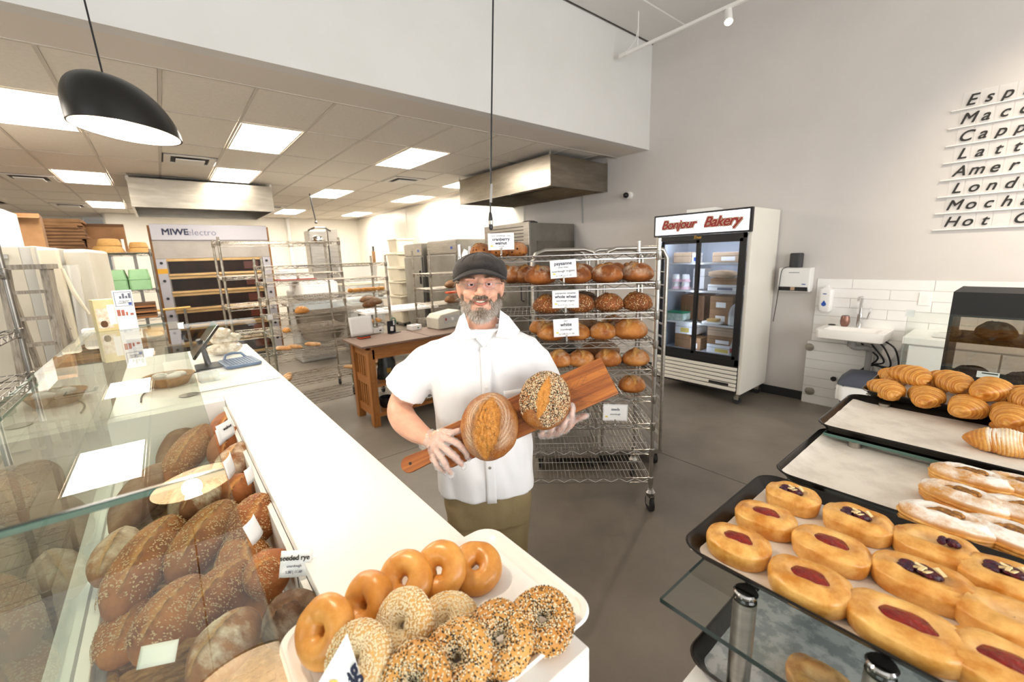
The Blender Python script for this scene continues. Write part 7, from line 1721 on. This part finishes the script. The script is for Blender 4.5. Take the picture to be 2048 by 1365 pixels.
bs_ = strands(bdm, 5200, 0.016, 0.00042, 0.55, 3, bshade); setmat(bs_, 'beard_hair'); k = obj('beard_strands', bs_, None, be); k['kind'] = 'stuff'
for s in (-1, 1):
    pts = [(Vector(hd(s*(0.016+0.030*i/14), 0.0945-0.012*(i/14)**2, 1.6325+0.004*math.sin(i/14*PI)-0.003*i/14)), Vector((s*0.4, -0.8, 0.3))) for i in range(15)]
    bm2 = strands(pts, 150, 0.008, 0.0004, 0.0, 11+s, lambda c, r: r.uniform(0, 1), flow=lambda c, s=s: Vector((s*1.4, 0, -0.1)), droop=0.2); setmat(bm2, 'brow_hair'); k = obj('eyebrow', bm2, None, man); k['kind'] = 'stuff'
    pts = [(Vector(hd(s*(0.073+0.006*math.sin(i)), -0.02-0.03*((i*7) % 10)/10, 1.555+0.075*((i*3) % 10)/10)), Vector((s, 0.2, 0))) for i in range(40)]
    hm = strands(pts, 420, 0.03, 0.0005, 0.45, 21+s, lambda c, r: r.uniform(0, 1), flow=lambda c, s=s: Vector((s*0.3, 0.5, 0)), droop=0.6); setmat(hm, 'head_hair'); k = obj('side_hair', hm, None, man); k['kind'] = 'stuff'
# cap
cp = obj('cap', MB().grid(lambda a_, b_: (lambda A, t: Vector(hd(0.002+(0.091+0.012*math.sin(t*2.2))*math.cos(A)*math.cos(t)*(1+0.02*noise.noise(Vector((math.cos(A)*2, math.sin(A)*2, t*3)))), 0.004+(0.108+0.016*math.sin(t*2.2))*math.sin(A)*math.cos(t)+0.022*math.sin(t), (1.622+0.036*max(0, math.sin(A))**1.6)*(1-math.sin(t)**0.85)+1.716*math.sin(t)**0.85+0.004*noise.noise(Vector((math.cos(A)*3, math.sin(A)*3, t*4))))))(2*PI*a_, b_*PI/2), 48, 16, True), 'cap_dark', man, smooth=180, solid=0.004)
def brim(a_, b_):
    A = PI/2+(a_-0.5)*2.75; k = b_
    rx, ry = 0.090+0.008*k, 0.105+0.040*k*max(0, math.sin(A))**0.7
    z = 1.664-0.004*k-0.038*(math.cos(A))**2-0.010*k*max(0, math.sin(A))
    return Vector(hd(rx*math.cos(A), 0.004+ry*math.sin(A), z))
obj('peak', MB().grid(brim, 30, 8), 'cap_dark', cp, smooth=180, solid=0.006)
obj('peak_shade', MB().grid(lambda a_, b_: brim(a_, b_*0.97)-Vector((0, 0, 0.0038)), 30, 8), 'cap_shade', cp, smooth=180)  # darker sheet paints the shade below the peak
obj('cap_emblem', MB().tube([hd(0.036, 0.112, 1.682), hd(0.046, 0.108, 1.678), hd(0.054, 0.102, 1.681)], [0.001, 0.0022, 0.001], 6), 'black_matte', cp)
for k in range(6):
    A = PI*(0.12+0.155*k); obj('seam', MB().tube([hd(0.002+(0.0915+0.012*math.sin(t*2.2))*math.cos(A)*math.cos(t), 0.004+(0.109+0.016*math.sin(t*2.2))*math.sin(A)*math.cos(t)+0.022*math.sin(t), (1.624+0.036*max(0, math.sin(A))**1.6)*(1-math.sin(t)**0.85)+1.7185*math.sin(t)**0.85) for t in [0.15+0.13*i for i in range(10)]], 0.0012, 5), 'cap_dark', cp, smooth=60)
# glasses
gs = obj('glasses', MB().tube([hd(-0.010, 0.104, 1.6125), hd(-0.005, 0.109, 1.6155), hd(0.005, 0.109, 1.6155), hd(0.010, 0.104, 1.6125)], 0.0011, 6), 'steel', man, smooth=60)
for s in (-1, 1):
    cx, cz = s*0.0315, 1.6065
    lp = [hd(cx+0.0215*math.cos(t)*(1+0.05*math.cos(2*t)), 0.1035-0.018*((cx+0.0215*math.cos(t))/0.05)**2, cz+0.0145*math.sin(t)) for t in [2*PI*i/32 for i in range(32)]]
    obj('lens', MB().poly(lp), 'glass_lens', gs, solid=0.0012); obj('lens_rim', MB().tube(lp, 0.00045, 5, closed=True), 'grey_pipe', gs, smooth=60)
    obj('temple', MB().tube([hd(s*0.052, 0.087, 1.612), hd(s*0.062, 0.080, 1.6125), hd(s*0.076, 0.055, 1.610), hd(s*0.082, 0.0, 1.604)], 0.0013, 6), 'steel', gs, smooth=60)
    obj('nose_pad', MB().ell(hd(s*0.0085, 0.098, 1.602), (0.0018, 0.003, 0.004), 8, 6), 'clear_bin', gs)
# shirt
sh = MB()
sh.rings([ell_ring(cx, 0.0, a_, b_, z, 40, 2.5) for z, cx, a_, b_ in ((0.815, -0.031, 0.186, 0.130), (0.90, -0.031, 0.182, 0.132), (1.02, -0.030, 0.180, 0.132), (1.12, -0.029, 0.184, 0.130), (1.22, -0.028, 0.192, 0.128), (1.30, -0.027, 0.198, 0.124), (1.36, -0.026, 0.195, 0.112), (1.40, -0.025, 0.165, 0.094), (1.43, -0.024, 0.110, 0.078), (1.452, -0.023, 0.074, 0.066))])
def sleeve(pts, flat): 
    sh.tube([p for p, r in pts], [r for p, r in pts], 28, flat=flat)
sleeve([(Vector((-0.10, 0.0, 1.395)), 0.050), (Vector((-0.185, 0.0, 1.352)), 0.071), (Vector((-0.235, 0.002, 1.312)), 0.080), (Vector((-0.285, 0.004, 1.262)), 0.090), (Vector((-0.322, 0.004, 1.214)), 0.097)], 0.86)
sleeve([(Vector((0.05, 0.0, 1.395)), 0.050), (Vector((0.135, 0.0, 1.352)), 0.071), (Vector((0.168, 0.012, 1.310)), 0.076), (Vector((0.190, 0.022, 1.25)), 0.078), (Vector((0.205, 0.028, 1.19)), 0.080)], 0.9)
sme = bake(sh, 0.007, 5, 0.6); a = vget(sme)
for i in range(len(a)):
    p = Vector(a[i]); nr = sme.vertices[i].normal
    w = 0.007*noise.noise(Vector((p.x*9+p.z*7, p.y*9, p.z*5-p.x*6)))+0.0055*noise.noise(Vector((p.x*24+p.z*6, p.y*20, p.z*7)))
    a[i] += np.array(nr)*w*(1.6 if p.z < 1.05 else 1)
vset(sme, a); setmat(sme, 'shirt_white')
shirt = obj('shirt', sme, None, man)
def sfront(x, z):
    t = [(0.815, 0.130, .186), (1.02, 0.132, .18), (1.12, 0.130, .184), (1.22, 0.128, .192), (1.30, 0.124, .198), (1.36, 0.112, .195), (1.40, 0.094, .165), (1.43, 0.078, .11)]
    for (z0, b0, a0), (z1, b1, a1) in zip(t, t[1:]):
        if z <= z1 or z1 == 1.43:
            k = max(0, min(1, (z-z0)/(z1-z0))); b, aa = b0+(b1-b0)*k, a0+(a1-a0)*k; break
    return b*max(0.05, 1-abs((x+0.028)/aa)**2.5)**(1/2.5)
def strip(x0, x1, z0, z1, off, nx=4, nz=20):
    return MB().grid(lambda a_, b_: Vector((x0+(x1-x0)*a_, -sfront(x0+(x1-x0)*a_, z0+(z1-z0)*b_)-off-0.002*math.sin(b_*17)*0.5, z0+(z1-z0)*b_)), nx, nz)
obj('placket', strip(-0.030, 0.006, 0.815, 1.395, 0.007), 'shirt_white', shirt, smooth=180, solid=0.003)
for i, (px, py) in enumerate(((973, 728), (970, 777), (989, 936))):
    p = mp(px, py, 0.14); x = -0.014
    bt_ = obj('snap_button', MB().lathe([(0.0055, 0), (0.005, 0.002), (0.0, 0.0024)], (x, -sfront(x, p.z)-0.0085, p.z), 16, M=Euler((PI/2, 0, 0)).to_matrix()), 'chrome' if i == 2 else 'white_panel', shirt, smooth=40)
obj('chest_pocket', strip(0.045, 0.135, 1.13, 1.24, 0.006, 8, 8), 'shirt_white', shirt, smooth=180, solid=0.002)
obj('open_neck', MB().grid(lambda a_, b_: Vector((HX+(a_-0.5)*0.105*b_+0.004, -sfront(HX, 1.392+0.06*b_)*(1.0+0.05*b_)-0.007, 1.392+0.062*b_)), 8, 8), 'tshirt_white', man, smooth=180, solid=0.002)
def flap(pts, nm='collar_flap'):
    obj(nm, MB().poly([Vector(p) for p in pts]), 'shirt_white', shirt, solid=0.004, bev=0.001)
flap([mp(919, 635, 0.035), mp(929, 626, 0.05), mp(938, 656, 0.082), mp(953, 676, 0.118), mp(921, 683, 0.122), mp(905, 676, 0.098)])
flap([mp(1000, 621, 0.045), mp(1018, 634, 0.02), mp(1040, 662, 0.085), mp(1026, 680, 0.118), mp(992, 674, 0.118), mp(997, 655, 0.082)])
obj('collar_stand', MB().rings([[Vector((HX+0.002+r_*math.cos(t), 0.004+r_*1.0*math.sin(t), z+0.014*math.sin(t))) for t in [PI*(-0.12)+PI*1.24*i/24 for i in range(25)]] for r_, z in ((0.078, 1.435), (0.071, 1.468), (0.067, 1.466), (0.074, 1.433))], caps=False), 'shirt_white', shirt, smooth=60)
obj('tshirt', MB().rings([ell_ring(HX+0.002, 0.004, r_, r_*1.02, z+0.0) for r_, z in ((0.066, 1.402), (0.063, 1.420), (0.060, 1.424), (0.058, 1.418))], caps=False), 'tshirt_white', man, smooth=60)
# trousers, belt line and shoes
tr = MB()
tr.rings([ell_ring(-0.027, 0.0, a_, b_, z, 36, 2.5) for z, a_, b_ in ((0.68, 0.165, 0.108), (0.76, 0.172, 0.116), (0.86, 0.166, 0.112), (0.94, 0.158, 0.104))])
for sx, fx in ((-0.108, -0.128), (0.052, 0.074)): limb(tr, [((sx, 0.0, 0.80), 0.086), ((sx, 0.0, 0.66), 0.087), ((sx-0.004, 0.004, 0.46), 0.074), ((fx, 0.008, 0.25), 0.066), ((fx, 0.01, 0.09), 0.064)], 24, 6)
tme = bake(tr, 0.008, 4, 0.5); a = vget(tme)
for i in range(len(a)):
    p = Vector(a[i]); a[i] += np.array(tme.vertices[i].normal)*(0.006*noise.noise(Vector((p.x*12+p.z*4, p.y*12, p.z*6)))+0.003*noise.noise(Vector((p.x*26, p.y*20, p.z*9))))
vset(tme, a); setmat(tme, 'trouser_khaki'); obj('trousers', tme, None, man)
for fx in (-0.128, 0.074): obj('shoe', MB().rings([[Vector((fx+x*sx, -0.055+y*sy, z)) for x, y in rrect(0.10, 0.28, 0.049, 8)] for sx, sy, z in ((1, 1, 0), (1.02, 1.01, 0.02), (0.96, 0.95, 0.045), (0.8, 0.6, 0.085))]), 'shoe', man, smooth=50)

# ---------------------------------------------------------------- cutting board and the two loaves he shows
def man_world(p): return Matrix.Translation(MO) @ Matrix.Rotation(MRZ, 4, 'Z') @ Vector(p)
tipL, endU, endL = mp(812, 938, 0.235), mp(1180, 727, 0.200), mp(1248, 776, 0.255)
xa = ((mp(1219, 752, 0.228)-mp(838, 921, 0.236))).normalized()
wv_ = (endU-endL); wv_ = (wv_-xa*wv_.dot(xa)).normalized(); nv_ = xa.cross(wv_).normalized()
if nv_.y > 0: nv_ = -nv_; 
ctr = mp(1219, 752, 0.228)
Lb = (mp(1219, 752, 0.228)-mp(809, 942, 0.236)).length
Wb = (endU-endL).length*0.98
bdth = thing('cutting_board', 'paddle-shaped wooden cutting board with round handle held by the baker', 'board')
Mb = Matrix.Translation(MO) @ Matrix.Rotation(MRZ, 4, 'Z') @ Matrix.Translation(ctr) @ Matrix((xa, wv_, nv_)).transposed().to_4x4()
bdth.matrix_world = Mb
hw = 0.024; xh = -Lb+0.125
prof = [(0, -Wb/2), (0, Wb/2)]
prof += [(xh+0.03, Wb/2), (xh+0.008, Wb/2-0.008), (xh, Wb/2-0.03), (xh-0.012, hw+0.004), (xh-0.03, hw)]
prof += [(-Lb+hw*1.1+hw*1.15*math.cos(t), hw*1.15*math.sin(t)) for t in [PI/2+PI*i/12 for i in range(13)]]
prof += [(xh-0.03, -hw), (xh-0.012, -hw-0.004), (xh, -Wb/2+0.03), (xh+0.008, -Wb/2+0.008), (xh+0.03, -Wb/2)]
sgn = 1
pb_ = MB().prism(list(reversed(prof)), -0.011, 0.011)
pm_ = pb_.mesh('plank'); pm_.materials.append(MATS['board_wood']); pm_.materials.append(MATS['board_edge'])
for p in pm_.polygons: p.material_index = 0 if abs(p.normal.z) > 0.7 else 1
o = link('plank', pm_, bdth); md = o.modifiers.new('edges', 'BEVEL'); md.width = 0.003; md.segments = 2; md.limit_method = 'ANGLE'; md.angle_limit = 0.7
obj('hang_hole', MB().cyl((-Lb+0.032, 0, 0.0105), (-Lb+0.032, 0, 0.0118), 0.005, n=14), 'black_matte', bdth)
sc_m = MB(); r_ = random.Random(5)
for i in range(34):
    x = r_.uniform(-0.20, -0.01); y = r_.uniform(-Wb*0.42, Wb*0.35); an = r_.choice((0.6, -0.5))+r_.uniform(-.15, .15); l = r_.uniform(0.015, 0.05)
    sc_m.obox(Matrix.Translation((x, y, 0.0111)) @ Matrix.Rotation(an, 4, 'Z'), (l, 0.0008, 0.0004))
k = obj('knife_marks', sc_m, 'cardboard_dark', bdth); k['kind'] = 'stuff'

bread('crust_hero', '#80451d', '#b0702f', '#c98a3e', flour=0.25, specks=('#d3ae74', '#9a6636'), speck_amt=0.28, speck_scale=420, bump=0.4, nscale=12)
def hero_mesh(name, L, W, H, seed, big):
    mb = MB(); S = []; CH = []; DU = []; nu, nv = 110, 64; rows = []
    for i in range(1, nv):
        t = PI*i/nv-PI/2; row = []
        for j in range(nu):
            a_ = 2*PI*j/nu; ce, se = math.cos(t), math.sin(t); x, y, z = math.cos(a_)*ce, math.sin(a_)*ce, se*0.62 if se > 0 else max(se*0.38, -0.26)
            n_ = noise.noise(Vector((x, y, z))*1.6+Vector((seed, 0, 0)))+0.4*noise.noise(Vector((x, y, z))*5+Vector((seed, 0, 0)))
            k_ = 1+0.03*n_; x *= k_; y *= k_; sc = 0; dz = 0; ch = 0; du = 0
            if z > 0:
                top = min(1, max(0, (z/0.62-0.12)/0.2))
                if big:
                    d = y+0.05+0.06*x+0.04*noise.noise(Vector((x*4, seed, 0))); w = 0.46*max(0.02, 1-(abs(x+0.05)/0.95)**2.6)
                    m_ = math.exp(-(d/w)**8)*top; sc = m_
                    edge = math.exp(-((abs(d)-w*1.0)/0.05)**2)*top*max(0, 1-abs(x)**5)
                    ch = 0.8*edge*(0.6+0.8*noise.noise(Vector((x*7, y*7, 3))))+0.5*m_*max(0, noise.noise(Vector((x*6, y*18, seed+4)))-0.12)*2.2
                    du = 0.8*math.exp(-((abs(d)-w*1.35)/0.13)**2)*top*(0.35+0.35*math.sin(70*math.hypot(x-0.2, y)))*(1 if x > -0.45 else max(0, 1+(x+0.45)*4))
                    dz = -0.05*m_+0.10*edge+0.06*m_*(noise.noise(Vector((x*5, y*14, seed)))+0.5*noise.noise(Vector((x*14, y*26, seed))))
                else:
                    d = y+0.04*noise.noise(Vector((x*4, seed, 0))); w = 0.25*max(0.02, 1-(abs(x)/0.72)**2)
                    m_ = math.exp(-(d/w)**6)*top*(1 if abs(x) < 0.75 else 0); sc = m_; dz = 0.02*m_+0.04*m_*noise.noise(Vector((x*6, y*14, seed)))+0.035*math.exp(-((abs(d)-w*1.15)/0.06)**2)*top*max(0, 1-(abs(x)/0.8)**4)
            row.append(len(mb.v)); mb.v.append((x*L/2, y*W/2, (z+dz+0.26)*H)); S.append(sc); CH.append(max(0, min(1, ch))); DU.append(max(0, min(1, du)))
        rows.append(row)
    for i in range(len(rows)-1):
        for j in range(nu): mb.f.append((rows[i][j], rows[i][(j+1) % nu], rows[i+1][(j+1) % nu], rows[i+1][j]))
    mb.f.append(tuple(reversed(rows[0]))); mb.f.append(tuple(rows[-1]))
    me = mb.mesh(name, 180)
    for an, av in (('score', S), ('char', CH), ('dust', DU)): at = me.attributes.new(an, 'FLOAT', 'POINT'); at.data.foreach_set('value', av)
    setmat(me, 'crust_hero'); return me
def hero(px, py, v, L, W, H, spin, seed, big, label, name):
    """a loaf resting with its base on the face of the board"""
    c = man_world(mp(px, py, v)); Rm = Matrix.Rotation(MRZ, 4, 'Z') @ Matrix((xa, wv_, nv_)).transposed().to_4x4()
    nrm = (Rm @ Vector((0, 0, 1)))
    base = Mb.inverted() @ c; base.z = 0.0115
    o = link(name, hero_mesh(name, L, W, H, seed, big)); o.matrix_world = Mb @ Matrix.Translation(base) @ Matrix.Rotation(spin, 4, 'Z')
    return tag(o, label, 'bread')
h1 = hero(974, 851, 0.315, 0.212, 0.185, 0.135, math.radians(64), 2.0, True, 'large round loaf with wide open split held at the handle end of the board', 'sourdough_loaf')
h2 = hero(1089, 800, 0.28, 0.190, 0.165, 0.125, math.radians(52), 6.0, False, 'sesame-crusted loaf held on the board above the plain one', 'sesame_loaf')
# sesame and poppy seeds on the second loaf
def hero_seeds(me, n, seed, m):
    r = random.Random(seed); mb = MB(); vs = me.vertices; sc = me.attributes['score'].data; k = 0; zt = max(v.co.z for v in vs)
    while k < n:
        i_ = r.randrange(len(vs)); v = vs[i_]
        if v.co.z < zt*0.50 or sc[i_].value > 0.45 or v.co.x < -0.062+0.02*math.sin(v.co.y*60): continue
        nr = v.normal; x_, y_ = _frame(nr); b = r.uniform(0, PI); d = x_*math.cos(b)+y_*math.sin(b); e_ = nr.cross(d); s = r.uniform(0.0011, 0.0015)
        c = v.co+x_*r.uniform(-.003, .003)+y_*r.uniform(-.003, .003)+nr*0.0004; i = len(mb.v)
        mb.v += [tuple(p) for p in (c+d*s*1.9, c+e_*s, c-d*s*1.9, c-e_*s, c+nr*s)]
        mb.f += [(i, i+1, i+4), (i+1, i+2, i+4), (i+2, i+3, i+4), (i+3, i, i+4)]; k += 1
    q = mb.mesh('seeds'); setmat(q, m); return q
k = link('pale_sesame_seeds', hero_seeds(h2.data, 1500, 1, 'sesame_pale'), h2); k['kind'] = 'stuff'
k = link('black_sesame_seeds', hero_seeds(h2.data, 1300, 2, 'sesame_black'), h2); k['kind'] = 'stuff'
